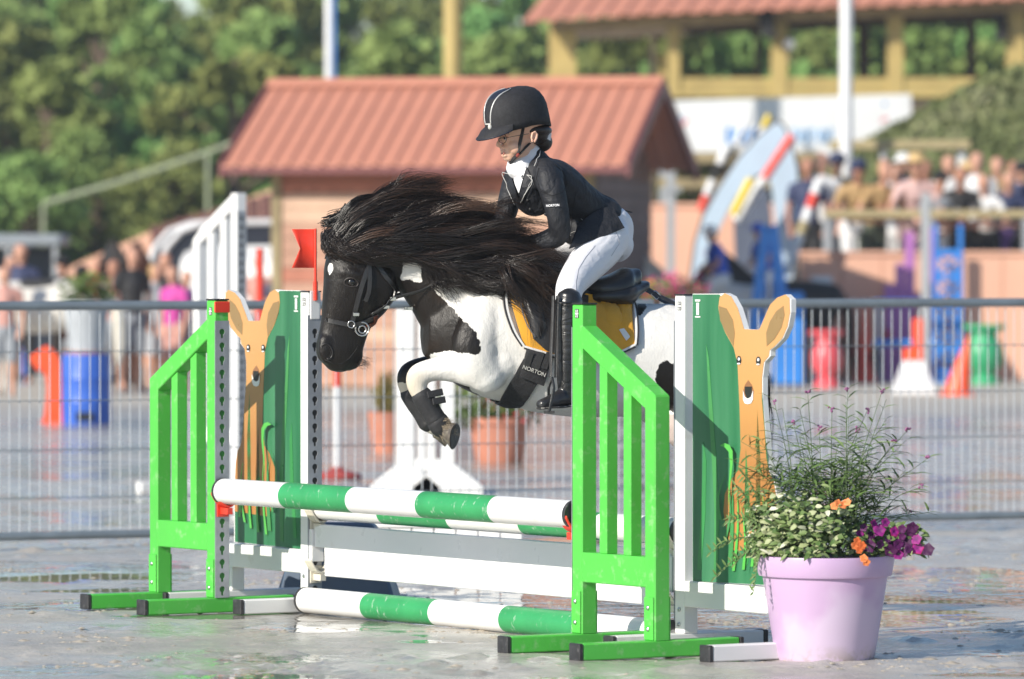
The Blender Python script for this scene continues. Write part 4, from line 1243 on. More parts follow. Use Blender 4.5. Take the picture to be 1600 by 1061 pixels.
t = NT('skin')
c = t.ramp(t.noise(14, 4), [(0.3, (0.74, 0.43, 0.30)), (0.7, (0.82, 0.52, 0.38))])
t.set(color=c, rough=0.48, sss=0.12); t.b.inputs['Subsurface Radius'].default_value = (0.02, 0.008, 0.004)
M_SKIN = t.m
M_LIP = pm('lip', (0.58, 0.23, 0.18), 0.4, 0.1)
t = NT('black_jacket')
fold = t.noise(10, 4, 0.5, dist=0.4); wv = t.noise(400, 2)
t.set(color=t.ramp(t.noise(9, 4), [(0.3, (0.012, 0.013, 0.017)), (0.7, (0.022, 0.023, 0.028))]), rough=0.62, spec=0.4)
fo2 = t.noise(26, 3, 0.5, t.mapv((1, 1, 0.5), rot=(0, 0.5, 0)), dist=1.2)
t.bump(t.math('ADD', t.math('ADD', t.math('MULTIPLY', fold, 1.3), t.math('MULTIPLY', fo2, 0.35)), t.math('MULTIPLY', wv, 0.02)), 0.6, 0.035)
M_JACKET = t.m
t = NT('white_breeches')
t.set(color=t.ramp(t.noise(6, 4), [(0.3, (0.72, 0.72, 0.76)), (0.7, (0.80, 0.80, 0.83))]), rough=0.6)
t.bump(t.noise(16, 4, 0.5, t.mapv((1, 1, 1.6)), dist=0.8), 0.35, 0.015)
M_BREECH = t.m
t = NT('boot_leather')
t.set(color=t.ramp(t.noise(20, 4), [(0.3, (0.012, 0.012, 0.013)), (0.7, (0.024, 0.024, 0.026))]), rough=0.3, spec=0.6)
t.bump(t.noise(9, 3, 0.5, t.mapv((1, 1, 2.6)), dist=0.8), 0.45, 0.02)
M_BOOT = t.m
M_VELVET = pm('helmet_velvet', (0.016, 0.016, 0.019), 0.75, 0.3, 60, 0.4, 300)
M_NAVY = pm('helmet_panel', (0.012, 0.016, 0.030), 0.5, 0.1, 20)
M_SHIRT = pm('white_shirt', (0.78, 0.78, 0.80), 0.6, 0.03, 30, 0.2)
M_LINE = pm('grey_edging', (0.50, 0.49, 0.47), 0.5, 0.1)
M_GLOVE = pm('brown_glove', (0.09, 0.035, 0.022), 0.55, 0.25, 40, 0.3)
M_SOLEB = pm('boot_sole', (0.03, 0.03, 0.03), 0.6, 0.3, 40, 0.3, dirt=0.4, dcol=(0.5, 0.48, 0.44), dscale=60)

# legs: continuous breeches
leg_n = [(950,366,.08,.088,.080),(938,388,.11,.080,.072),(914,415,.16,.070,.062),(895,440,.215,.056,.052),(889,456,.235,.050,.048),(888,480,.25,.045,.045),(888,520,.262,.043,.044),(886,565,.262,.034,.036),(886,590,.262,.031,.033),(888,612,.262,.032,.030)]
def mir(L_): return [(x - 0, y, -d, *r) for x, y, d, *r in L_]
def dx_for(d): return 2*d*0.545*441
def lift(y): return y - 2 - 42*min(1.0, max(0.0, (y - 450)/150.0))   # the far foot is drawn up a little more
leg_f = [(x - dx_for(d), lift(y), -d, *r) for x, y, d, *r in leg_n]
mb = MB()
for l in (leg_n[:6], leg_f[:6]): mb.rings(limb(l))
mb.rings(limb([(958,378,.045,.078,.070),(950,358,.02,.088,.110),(930,344,.0,.075,.100)]))
mb.rings(limb([(962,384-2,-.045,.07,.070),(940,366,-.03,.090,.08)]))
br = rfuse(mb, 'breeches', 0.0065, 5, M_BREECH)
# body under the clothes: one continuous figure (head, neck, trunk, arms, hands, legs)
HC = (797, 218)                                       # middle of the face
body = MB()
for l in (leg_n, leg_f): body.rings(limb([(x, y, d, r*0.8, r2*0.8) for x, y, d, r, r2 in l]))
torso_r = [(946,368,.0,.075,.085),(918,340,.0,.070,.085),(886,312,.0,.072,.095),(858,286,.0,.070,.105),(838,264,.0,.052,.075),(828,246,.0,.036,.038),(822,228,.0,.036,.036)]
body.rings(limb(torso_r))
arm_n = [(858,280,.105,.028,.028),(866,310,.15,.034,.032),(872,352,.155,.029,.029),(866,372,.12,.028,.028),(835,380,.055,.024,.022),(806,384,-.01,.019,.018)]
arm_f = [(808,276,-.10,.026,.026),(793,310,-.14,.031,.031),(786,340,-.135,.028,.028),(774,358,-.13,.024,.023),(764,368,-.135,.019,.018)]
for l in (arm_n, arm_f): body.rings(limb(l))
# head: skull, jaw, nose, lips, ear
def hp(px, py, d): return Q(px, py, d)
def ball_w(m, c, r): m.ball(c, r, 12)
fw = -V                                               # the way the pony and rider face
def hb(m, px, py, d, rf, rs, rz):                     # ellipsoid: forward, sideways, up
    c = Q(px, py, d); M = Matrix((fw, U, Vector((0, 0, 1)))).transposed()
    m.ball(c, (rf, rs, rz), 12, M)
hb(body, 812, 188, 0, .098, .078, .098)               # cranium
hb(body, 808, 213, 0, .066, .058, .064)               # mid face
hb(body, 804, 235, 0, .053, .046, .037)               # jaw
hb(body, 795, 245.5, 0, .021, .023, .0160)              # chin
hb(body, 812, 233, .022, .042, .028, .034); hb(body, 806, 233, -.020, .040, .028, .034)
hb(body, 806, 230, .030, .034, .028, .029); hb(body, 790, 230, -.026, .022, .020, .024)   # cheeks
body.rings(limb([(785.5,209,0,.008,.007),(782,217,0,.0062,.0065),(778.3,224.5,0,.0066,.0072),(778.3,227.3,0,.0062,.0078),(784,229.5,0,.005,.008)]))  # nose
hb(body, 783.5, 228, .0085, .005, .0048, .0042); hb(body, 781.5, 228, -.0085, .005, .0048, .0042)
body.rings(limb([(789,237.3,.017,.0045,.005),(784.2,236.5,0,.0062,.006),(785,237.5,-.015,.0045,.005)]))              # upper lip
body.rings(limb([(790,243.5,.014,.0045,.005),(786,243.2,0,.0060,.0060),(787,243.5,-.012,.0045,.005)]))                 # lower lip
body.rings(limb([(792,209,.036,.008,.008),(785,206,.012,.009,.009),(783,206,-.012,.009,.009),(785,209,-.034,.008,.008)]))  # brow
bd = rfuse(body, 'body', 0.0034, 5, M_SKIN, f=0.5)
HB = BVHTree.FromPolygons([Vector(p) + RL for p in mesh_np(bd.data)], [tuple(p.vertices) for p in bd.data.polygons])
def hhit(px, py, off=0.0):
    loc, nrm, _, _ = HB.ray_cast(CAMP, ray(px, py))
    if loc is None: loc, nrm, _, _ = HB.find_nearest(Q(px, py, 0.03))
    return loc + nrm*off
# ear
mb = MB(); ec = hhit(834, 214, 0.004)
pts = [Q(*p, .088) for p in ((832,222),(830.5,214.5),(832,208),(836,206),(839,210),(838,216),(834.5,222.5))]
mb.tube(pts, [0.004,0.004,0.0045,0.005,0.005,0.005,0.005], 8); hb(mb, 834.5, 214, .080, .009, .007, .015)
rfuse(mb, 'ear', 0.0025, 2, M_SKIN)
# lips, eyes, brows
mb = MB(); hb(mb, 786, 240.0, 0.004, .0050, .013, .0022); rb(mb, 'mouth', pm('mouth_dark', (0.12, 0.02, 0.02), 0.5), smooth='all')
for (y0, nm) in ((238.0, 'upper_lip'), (242.6, 'lower_lip')):
    c = [hhit(x, y, -0.0006) for x, y in ((790, y0+(1.2 if y0 < 240 else -.6)),(786, y0),(782, y0-0.2))]
    mb = MB(); mb.tube(c, [0.0010, 0.0026, 0.0028], 8); rb(mb, nm, M_LIP, smooth='all')
M_EWHITE = pm('eye_white', (0.6, 0.57, 0.54), 0.25, 0.02)
for s in (1,):
    e = hhit(789, 216, -0.0045); mb = MB(); mb.ball(e, 0.0085, 8); ew = rb(mb, 'eye', M_EWHITE, smooth='all')
    mb = MB(); mb.ball(e + (-_fw*0.0035 + fw*0.0055) + Vector((0,0,-0.001)), 0.0045, 8); rb(mb, 'iris', M_EYE, ew, smooth='all')
    mb = MB(); mb.tube([hhit(x, y, 0.0015) for x, y in ((785,214.8),(788,213),(792,213.4),(795,215.5))], 0.0018, 6); rb(mb, 'eyelid', M_SKIN, smooth='all')
    mb = MB(); mb.tube([hhit(x, y, 0.001) for x, y in ((783,209),(788,207.5),(795,208.5))], [0.001,0.002,0.001], 6); rb(mb, 'eyebrow', M_HAIR, smooth='all')
# glasses
M_GLASSF = pm('glasses_frame', (0.06, 0.05, 0.045), 0.3, 0.1, metal=0.6)
M_LENS = NT('lens'); M_LENS.set(color=(0.9, 0.95, 1.0), rough=0.02, trans=1.0); M_LENS.b.inputs['IOR'].default_value = 1.05; M_LENS = M_LENS.m
gc = Q(787, 216, .045); nrm = (fw*0.93 + U*0.22 + Vector((0,0,-0.15))).normalized(); xx = nrm.cross(Vector((0,0,1))).normalized(); yy = xx.cross(nrm)
gcs = [gc + fw*0.006, Q(787, 215.5, -.020) + fw*0.006]
for c in gcs:
    mb = MB(); mb.tube([c + xx*0.0205*math.cos(a) + yy*0.0185*math.sin(a) for a in np.linspace(0, 2*math.pi, 25)], 0.0011, 6, cap=False); gl_ = rb(mb, 'glasses_rim', M_GLASSF, smooth='all')
mb = MB(); mb.tube([gc + fw*0.006 + U*0.020, Q(800, 213.5, .082), Q(826, 209, .088)], 0.0011, 6); rb(mb, 'glasses_arm', M_GLASSF, smooth='all')
mb = MB(); mb.tube([gcs[0] - U*0.02, gcs[1] + U*0.02], 0.0012, 6); rb(mb, 'glasses_bridge', M_GLASSF, smooth='all')

# shirt front and stock
mb = MB(); mb.rings(limb([(812,262,.0,.048,.060),(822,250,.0,.046,.046),(828,240,.0,.043,.043)])); mb.rings(limb([(814,262,.0,.030,.045),(822,285,.0,.030,.045),(830,300,.0,.03,.04)]))
rfuse(mb, 'shirt', 0.005, 3, M_SHIRT)
# jacket
jk = MB()
jk.rings(limb([(938,346,.0,.092,.122),(930,342,.0,.092,.120),(916,334,.0,.090,.112),(892,316,.0,.092,.118),(868,294,.0,.094,.128),(848,274,.0,.080,.118),(838,260,.0,.058,.080),(834,250,.0,.052,.056)]))
jk.rings(limb([(855,268,.085,.060,.050),(859,284,.125,.052,.046),(867,314,.15,.046,.042),(873,345,.157,.041,.038),(872,366,.13,.042,.038),(850,377,.09,.036,.034),(826,382,.04,.031,.030)]))
jk.rings(limb([(816,262,-.085,.055,.046),(806,280,-.12,.047,.043),(797,308,-.14,.042,.040),(791,332,-.135,.040,.037),(781,350,-.13,.035,.033),(768,364,-.135,.029,.028)]))
jk.rings(limb([(838,268,.04,.052,.060),(822,290,.02,.045,.070),(832,318,.0,.048,.080)]))
jk.rings(limb([(820,268,-.05,.045,.060),(818,290,-.04,.045,.065)]))
jk.rings(limb([(948,344,.06,.055,.060),(932,356,.085,.055,.050),(912,366,.07,.045,.045),(900,356,.03,.06,.07)]))
jk.rings(limb([(944,342,-.06,.055,.060),(928,354,-.085,.055,.050)]))
jo = rfuse(jk, 'jacket', 0.0055, 5, M_JACKET)
JB = BVHTree.FromPolygons([Vector(p) + RL for p in mesh_np(jo.data)], [tuple(p.vertices) for p in jo.data.polygons])
def jhit(px, py, off=0.0):
    loc, nrm, _, _ = JB.ray_cast(CAMP, ray(px, py))
    if loc is None: loc, nrm, _, _ = JB.find_nearest(Q(px, py, 0.1))
    return loc + nrm*off
# back vent flap lifting in the wind
mb = MB(); a = [Q(930,318,.07),Q(950,322,.06),Q(968,326,.05),(Q(988,331,.04))]; b = [Q(930,322,-.06),Q(948,324,-.06),Q(964,328,-.05),Q(984,331,-.02)]
mb.rings([[p, q, q - Vector((0,0,0.004)), p - Vector((0,0,0.004))] for p, q in zip(a, b)]); rb(mb, 'coat_tail', M_JACKET, smooth=True)
mb = MB()   # skirt of the jacket over the hip
top = polyline([(905,350),(925,334),(945,324),(958,324)], 14); bot = polyline([(890,389),(918,378),(948,368),(976,356)], 14)
rings = []
for (x0, y0), (x1, y1) in zip(top, bot):
    r = []
    for f in np.linspace(0, 1, 8):
        p = Q(x0*(1-f)+x1*f, y0*(1-f)+y1*f, .122 + .045*math.sin(f*1.5))
        r.append(p)
    rings.append(r + [q - U*0.006 for q in reversed(r)])
mb.rings(rings); rb(mb, 'jacket_skirt', M_JACKET, smooth=True)
# white triangle of shirt, lapels and edging
def tri(name, pts, m, off, th=0.003):
    n = 8; rows = []
    L_, R_ = pts
    A_, B_ = polyline(L_, n), polyline(R_, n); up_, lo_ = [], []
    for (x0, y0), (x1, y1) in zip(A_, B_):
        up_.append([jhit(x0*(1-f)+x1*f, y0*(1-f)+y1*f, off) for f in np.linspace(0, 1, 5)])
    mb = MB(); rr = [r + [q + _fw*th for q in reversed(r)] for r in up_]
    mb.rings(rr); o = rb(mb, name, m, jo, smooth=True); return o
tri('shirt_front', ([(800,256),(802,272),(806,288),(811,300)], [(830,244),(823,262),(817,282),(812,301)]), M_SHIRT, 0.004)
tri('lapel', ([(824,262),(820,282),(815,300),(813,314)], [(828,272),(833,276),(826,294),(815,315)]), M_JACKET, 0.008)
tri('lapel', ([(786,262),(790,278),(800,298),(812,316)], [(799,256),(802,276),(808,296),(813,312)]), M_JACKET, 0.008)
def piping(pts, r=0.0014, name='edging'):
    P_ = polyline(pts, max(6, int(sum(math.dist(a, b) for a, b in zip(pts, pts[1:]))/3)))
    mb = MB(); mb.tube([jhit(x, y, 0.011) for x, y in P_], r, 6); rb(mb, name, M_LINE, jo, smooth='all')
piping([(825,275),(835,276),(829,290),(822,302),(816,315)]); piping([(825,275),(832,281),(824,297),(816,315)], 0.0009)
piping([(787,265),(790,268),(789,274),(798,296),(808,318)]); piping([(842,238),(842,250),(838,262)])
piping([(907,339),(917,347),(914,356),(900,362),(888,366)], 0.0008, 'pocket_edging')
mb = MB(); mb.ball(jhit(829, 326, 0.004), 0.006, 6); rb(mb, 'button', M_BLACK, jo, smooth='all')
a_, b_ = jhit(855, 321.5, 0.003), jhit(873, 320.5, 0.003)
flat_text('NORTON', jhit(864, 321, 0.006), b_ - a_, Vector((0, 0, 1)), 0.011, M_SHIRT, 'sleeve_lettering', jo, bold=0.0003)

# hands: palm and five curled fingers round the rein
def hand(px, py, d, s):
    c = Q(px, py, d); k = fw
    m = MB()
    def tb(pts, rad): 
        P_ = [c + k*a + U*(b*s) + Vector((0,0,z)) for a, b, z in pts]
        arr = catmull([list(p) + [r] for p, r in zip(P_, rad)], 10)
        m.tube([Vector(a[:3]) for a in arr], [a[3] for a in arr], 10); m.ball(P_[-1], rad[-1], 6); m.ball(P_[0], rad[0], 6)
    tb([(-.035,0,.0),(-.012,0,.0),(.012,0,-.002)], [.016,.020,.019])
    for i, (z, l) in enumerate(((.015, .9), (.005, 1.0), (-.006, .95), (-.016, .75))):
        tb([(.008,.006,z),(.026,.010,z),(.034*l,.0,z),(.028*l,-.014,z),(.014,-.014,z)], [.0072,.0068,.0064,.0058,.005])
    tb([(-.012,-.006,.014),(.004,-.014,.024),(.020,-.012,.024)], [.009,.008,.0065])
    return m
for (px, py, d, s) in ((796, 385, -.035, 1), (757, 373, -.14, -1)):
    rfuse(hand(px, py, d, s), 'gloved_hand', 0.003, 2, M_GLOVE)

# boots
def boot(leg, dxs, s):
    mb = MB(); f = lambda x, y, d, *r: (x - dxs, y if s > 0 else lift(y), d*s, *r)
    mb.rings(limb([f(889,470,.264,.050,.049),f(889,484,.264,.050,.048),f(888,510,.264,.049,.048),f(888,540,.264,.046,.045),f(886,565,.264,.040,.040),f(886,590,.264,.037,.037),f(888,612,.264,.038,.034),f(890,620,.264,.036,.032)]))
    mb.rings(limb([f(890,620,.264,.034,.030),f(876,622,.264,.030,.030),f(860,628,.264,.024,.031),f(846,632,.264,.018,.026)]))
    o = rfuse(mb, 'boot', 0.0045, 3, M_BOOT)
    mb = MB(); mb.rings(limb([f(897,631,.264,.008,.026),f(880,635,.264,.006,.024),f(862,636,.264,.0055,.030),f(843,638,.264,.005,.024)])); rb(mb, 'sole', M_SOLEB, o, smooth='all')
    mb = MB(); mb.rings(limb([f(899,616,.264,.012,.012),f(906,622,.264,.006,.012)])); rb(mb, 'spur_rest', M_BOOT, o, smooth='all')
    return o
boot(leg_n, 0, 1); boot(leg_f, dx_for(.18), -1)
mb = MB(); c = [Q(889 + 21*math.cos(a)*0.95, 469 + 4*math.sin(a) - 2*math.cos(a), .264 + .049*math.sin(a)) for a in np.linspace(0, 2*math.pi, 25)]
mb.tube(c, 0.0035, 6, cap=False); rb(mb, 'boot_top', M_BOOT, smooth='all')
# stirrup and leathers (hang from the saddle)
M_IRON = pm('stirrup_iron', (0.035, 0.035, 0.035), 0.5, 0.2, 40, 0.3, dirt=0.2, dcol=(0.3, 0.29, 0.27), dscale=60)
for s, dxs in ((1, 0), (-1, dx_for(.28))):
    st = None
    for (x0, x1) in ((864, 860), (871, 868)):
        mb = MB(); c = [Q(a - dxs, b if s > 0 else lift(b), .272*s + (0.012 if s > 0 else -0.012)) for a, b in ((x0,462),(x0-1,500),(x1+1,545),(x1,590))]
        mb.tube(c, [(0.0025, 0.007)]*4, 8); rb(mb, 'stirrup_leather', M_LEATHER, pony and pony) if False else mb.build('stirrup_leather', M_LEATHER, pony, world=True, smooth=True)
    mb = MB(); .0; d = .284*s
    top = Q(863 - dxs, 590 if s > 0 else lift(590), d)
    for e in (-.035, .035):
        q = Q(858 - dxs, 644 if s > 0 else lift(644), .264*s + e*1.3)
        mb.tube([top, top.lerp(q, .3) + U*e*.5, top.lerp(q, .7) + U*e*.25, q], [(.007,.004)]*4, 8)
    ys_ = 644 if s > 0 else lift(644); a, b = Q(858 - dxs, ys_, .264*s - .048), Q(858 - dxs, ys_, .264*s + .048)
    mb.bar(a, b, 0.038, 0.010); st = mb.build('stirrup', M_IRON, pony, world=True, smooth=True, bevel=0.002)

# helmet
HCc = Q(806, 184.5, 0)
HM = Matrix((fw, U, Vector((0, 0, 1)))).transposed()
TL = Matrix.Rotation(R(15), 3, 'Y')                     # nose-down tilt
mb = MB(); rr = []
n = 40
prof = [(1.0, -0.030), (1.012, -0.005), (1.01, 0.025), (0.965, 0.050), (0.88, 0.071), (0.745, 0.089), (0.555, 0.101), (0.33, 0.108), (0.12, 0.1105)]
def hpt(f, a, z, off=0.0):                             # point on the helmet shell
    ca, sa = math.cos(a), math.sin(a)
    rx = 0.119 if ca > 0 else 0.126
    x = f*(rx + off)*ca; y = f*(0.095 + off)*sa
    if z < 0.02: z = z - 0.034*max(0, -ca)**1.5 * (0.02 - z)/0.05
    return HCc + HM @ (TL @ Vector((x, y, z + off*(1-f))))
for f, z in prof: rr.append([hpt(f, 2*math.pi*k/n, z) for k in range(n)])
inner = [[p + (HCc - p)*0.06 for p in r] for r in rr]
mb.rings(list(reversed(inner)) + rr); shell = rb(mb, 'helmet', M_VELVET, smooth='all')
bm = bmesh.new(); bm.from_mesh(shell.data); bmesh.ops.recalc_face_normals(bm, faces=bm.faces); bm.to_mesh(shell.data); bm.free()
# peak
mb = MB(); rr = []
for i in range(25):
    a = R(-56 + 112*i/24.0); ext = 0.052*max(0.0, math.cos(a*1.45))**0.7 if abs(a) < R(71) else 0
    p0 = hpt(1.0, a, -0.012); d_ = HM @ (TL @ Vector((math.cos(a), 0.5*math.sin(a), -0.42))).normalized()
    p1 = p0 + d_*ext*0.55; p2 = p0 + d_*ext + Vector((0,0,-0.006)); dn = Vector((0, 0, -0.006))
    rr.append([p0 + Vector((0,0,0.008)), p1 + Vector((0,0,0.008)), p2, p2 + dn*0.6, p1 + dn*0.3, p0 + dn])
mb.rings(rr); rb(mb, 'helmet_peak', M_VELVET, shell, smooth=True)
mb = MB(); mb.tube([r[2] for r in rr], 0.0022, 6); rb(mb, 'peak_edge', M_NAVY, shell, smooth='all')
# centre panel with silver edging
def crest(a_w, off, i0=0.0):
    pts = []
    for k in range(15):
        th = R(2 + 78*k/14.0)
        pts.append(th)
    return pts
def shell_pt(th, y, off):                               # th: angle up from the front, y: sideways metres
    # find the profile point for elevation th
    el = th; z = 0.1105*math.sin(el); f = math.cos(el)**0.62
    f = min(f, 1.0)
    yy_ = y/ (0.095*max(f, 0.3))
    a = math.asin(max(-0.95, min(0.95, yy_)))
    return hpt(f, a, z, off)
mb = MB(); rr = []
for k in range(16):
    th = R(3 + 84*k/15.0); w = 0.017 + 0.018*(k/15.0)**1.2
    rr.append([shell_pt(th, y, 0.0015) for y in np.linspace(-w, w, 7)] + [shell_pt(th, y, -0.004) for y in np.linspace(w, -w, 7)])
mb.rings(rr); rb(mb, 'helmet_panel', M_NAVY, shell, smooth=True)
for s in (-1, 1):
    mb = MB(); mb.tube([shell_pt(R(3 + 84*k/15.0), s*(0.017 + 0.018*(k/15.0)**1.2), 0.002) for k in range(16)], [0.0030]*12 + [0.0024, 0.002, 0.0015, 0.001], 6); rb(mb, 'helmet_piping', pm('silver_edge', (0.55, 0.54, 0.52), 0.35, 0.1, metal=0.3), shell, smooth='all')
mb = MB(); mb.tube([shell_pt(R(4), y, 0.002) for y in np.linspace(-.017, .017, 5)], 0.003, 6); rb(mb, 'helmet_piping', M_SILVER, shell, smooth='all')
mb = MB(); c = hpt(1.0, 0.12, -0.002, 0.003); mb.ball(c, (0.008, 0.008, 0.011), 8); rb(mb, 'helmet_badge', M_SILVER, shell, smooth='all')
# harness
for pts in ([(819,198,.086),(817,212,.078),(813,226,.068),(808,240,.045),(801,250,.025),(796,253,.0)], [(836,228,.080),(826,232,.07),(816,238,.058),(808,243,.04)]):
    mb = MB(); c = []
    for x, y, d in pts:
        p = Q(x, y, d); l, nn, _, _ = HB.find_nearest(p); c.append(l + nn*0.004)
    mb.tube(c, [(0.0025, 0.0085)]*len(c), 8); rb(mb, 'chin_strap', M_NEOP, smooth='all')
mb = MB(); mb.bar(Q(811,240,.062), Q(807,245,.052), 0.009, 0.012); rb(mb, 'chin_buckle', pm('dark_red_plastic', (0.22, 0.03, 0.02), 0.4), bevel=0.003)
# hair bun in a net with a white ribbon
mb = MB(); hb(mb, 846, 222, .0, .040, .040, .036); hb(mb, 832, 212, .0, .05, .070, .034); hb(mb, 826, 204, .0, .085, .083, .03); rfuse(mb, 'hair', 0.004, 3, pm('dark_brown_hair', (0.022, 0.012, 0.008), 0.45, 0.4, 90, 0.6, 200))
mb = MB()
for (a, b, c, d) in (((844,204),(856,200),(862,210),(850,212)), ((850,210),(862,208),(860,220),(853,216))):
    mb.prism([(0,0),(1,0),(1,1),(0,1)], lambda p, q, t_, A=a, B=b, C=c, D=d: Q(A[0]*(1-p)*(1-q)+B[0]*p*(1-q)+C[0]*p*q+D[0]*(1-p)*q, A[1]*(1-p)*(1-q)+B[1]*p*(1-q)+C[1]*p*q+D[1]*(1-p)*q, .045+.008*p - t_), 0.004)
rb(mb, 'hair_ribbon', M_SHIRT, smooth=True)
# reins from the bit to the hands, lying along the pony's neck under the mane
U, V, A0 = FRAME_PONY
for s in (1, -1):
    pts = [hit(590, 505, .008), hit(612, 488, .010), hit(633, 472, .010), hit(662, 452, .012), Q(700, 430, .11), Q(745, 405, .09), Q(792, 386, .06)]
    if s < 0: pts = [mirror(p) for p in pts]
    arr = [Vector(a) for a in catmull(pts, 30)]
    mb = MB(); mb.tube(arr, [(0.0022, 0.0075)]*len(arr), 8); mb.build('rein', M_LEATHER, pony, world=True, smooth='all')
U, V, A0 = FRAME_RIDER
# seams
BB_ = BVHTree.FromPolygons([Vector(p) + RL for p in mesh_np(br.data)], [tuple(p.vertices) for p in br.data.polygons])
def seam(tree, pts, m, parent, r=0.0009, off=0.0006, name='seam'):
    P_ = polyline(pts, max(8, int(sum(math.dist(a, b) for a, b in zip(pts, pts[1:]))/3))); c = []
    for x, y in P_:
        loc, nrm, _, _ = tree.ray_cast(CAMP, ray(x, y))
        if loc is not None: c.append(loc + nrm*off)
    if len(c) > 2: mb = MB(); mb.tube(c, r, 6); rb(mb, name, m, parent, smooth='all')
M_SEAMW = pm('seam_grey', (0.36, 0.36, 0.40), 0.6); M_SEAMB = pm('seam_black', (0.006, 0.006, 0.008), 0.8)
seam(BB_, [(930,384),(915,402),(904,420),(900,440),(900,462)], M_SEAMW, br)
seam(BB_, [(962,360),(968,380),(955,400)], M_SEAMW, br)
seam(JB, [(842,262),(838,280),(846,300),(862,306),(880,300),(886,286),(880,268),(866,256)], M_SEAMB, jo, .0012, .0008)
seam(JB, [(900,300),(895,325),(893,350),(890,372)], M_SEAMB, jo, .0011, .0006)
for x, y in ((825,312),(836,340)):
    mb = MB(); mb.ball(jhit(x, y, 0.003), 0.0055, 6); rb(mb, 'button', M_BLACK, jo, smooth='all')
# ------------------------------------------------------------------ helpers for the background
def Z(py, d): return CAMH + (HOR - py) * d / F
def Xp(px, d): return (px - 800.0) * d / F
def D3(px, py, d): return Vector((Xp(px, d), d, Z(py, d)))

# ------------------------------------------------------------------ wooded hillside
hill = NT('hillside_scrub')
pos = hill.n('ShaderNodeNewGeometry').outputs['Position']
hill.set(color=hill.ramp(hill.noise(0.8, 8, 0.7, pos), [(0.3, (0.10, 0.15, 0.05)), (0.55, (0.15, 0.21, 0.07)), (0.75, (0.21, 0.24, 0.10))]), rough=0.95)
hill.bump(hill.noise(4, 8, 0.7, pos), 0.8, 0.5)
def hz(x, y):
    return min(max(0.0, (y - 92.0)), 50.0) * 0.092 + max(0.0, min(1.0, (y - 90)/10)) * 0.5 * mnoise.noise(Vector((x*0.12, y*0.08, 0))) + 0.0
mb = MB(); nx, ny = 60, 40
vs = []
for j in range(ny + 1):
    y = 88 + j * 92.0/ny
    for i in range(nx + 1):
        x = -60 + i * 120.0/nx
        vs.append((x, y, hz(x, y) - (0.05 if j == 0 else 0)))
mb.add(vs, [(j*(nx+1)+i, j*(nx+1)+i+1, (j+1)*(nx+1)+i+1, (j+1)*(nx+1)+i) for j in range(ny) for i in range(nx)])
tag(mb.build('hillside', hill.m, smooth='all'), kind='structure')

def leaf_mat(name, cols):
    t = NT(name)
    oi = t.n('ShaderNodeObjectInfo').outputs['Random']
    a = t.n('ShaderNodeAttribute', attribute_name='tone').outputs['Fac']
    c = t.ramp(a, [(0.0, cols[0]), (0.5, cols[1]), (1.0, cols[2])])
    h = t.n('ShaderNodeHueSaturation'); t.L(c, h.inputs['Color'])
    h.inputs['Saturation'].default_value = 0.95
    t.L(t.math('ADD', t.math('MULTIPLY', oi, 0.10), 0.44), h.inputs['Hue'])
    t.L(t.math('ADD', t.math('MULTIPLY', oi, 0.5), 0.9), h.inputs['Value'])
    t.set(color=h.outputs[0], rough=0.7, spec=0.2)
    return t.m
M_LEAF = leaf_mat('hill_leaf', [(0.11, 0.18, 0.05), (0.155, 0.255, 0.065), (0.225, 0.33, 0.09)])
M_BARK = pm('bark', (0.16, 0.11, 0.08), 0.9, 0.3, 10, 0.5)

def quad_cloud(name, pts, size, m, parent, seed, toneb=None, flat=0.0, aspect=1.0):
    rg = np.random.default_rng(seed); n = len(pts); P_ = np.array(pts)
    a = rg.normal(size=(n, 3)); a /= np.linalg.norm(a, axis=1, keepdims=True)
    b = rg.normal(size=(n, 3)); b[:, 2] *= (1 - flat); b -= a*(a*b).sum(1, keepdims=True); b /= np.linalg.norm(b, axis=1, keepdims=True)
    s = (size * rg.uniform(0.6, 1.4, n))[:, None]
    q = np.stack([P_ - a*s*aspect, P_ - b*s*0.6, P_ + a*s*aspect, P_ + b*s*0.6], 1)
    q[:, 1] += np.cross(a, b)*s*0.3
    me = bpy.data.meshes.new(name)
    me.vertices.add(n*4); me.vertices.foreach_set('co', q.reshape(-1).astype(np.float32))
    me.loops.add(n*4); me.loops.foreach_set('vertex_index', np.arange(n*4, dtype=np.int32))
    me.polygons.add(n); me.polygons.foreach_set('loop_start', np.arange(0, n*4, 4, dtype=np.int32)); me.update(calc_edges=True)
    tn = rg.random(n) if toneb is None else np.clip(np.array(toneb) + rg.normal(0, 0.12, n), 0, 1)
    at = me.attributes.new('tone', 'FLOAT', 'POINT'); at.data.foreach_set('value', np.repeat(tn, 4).astype(np.float32))
    return link(name, me, m, parent)

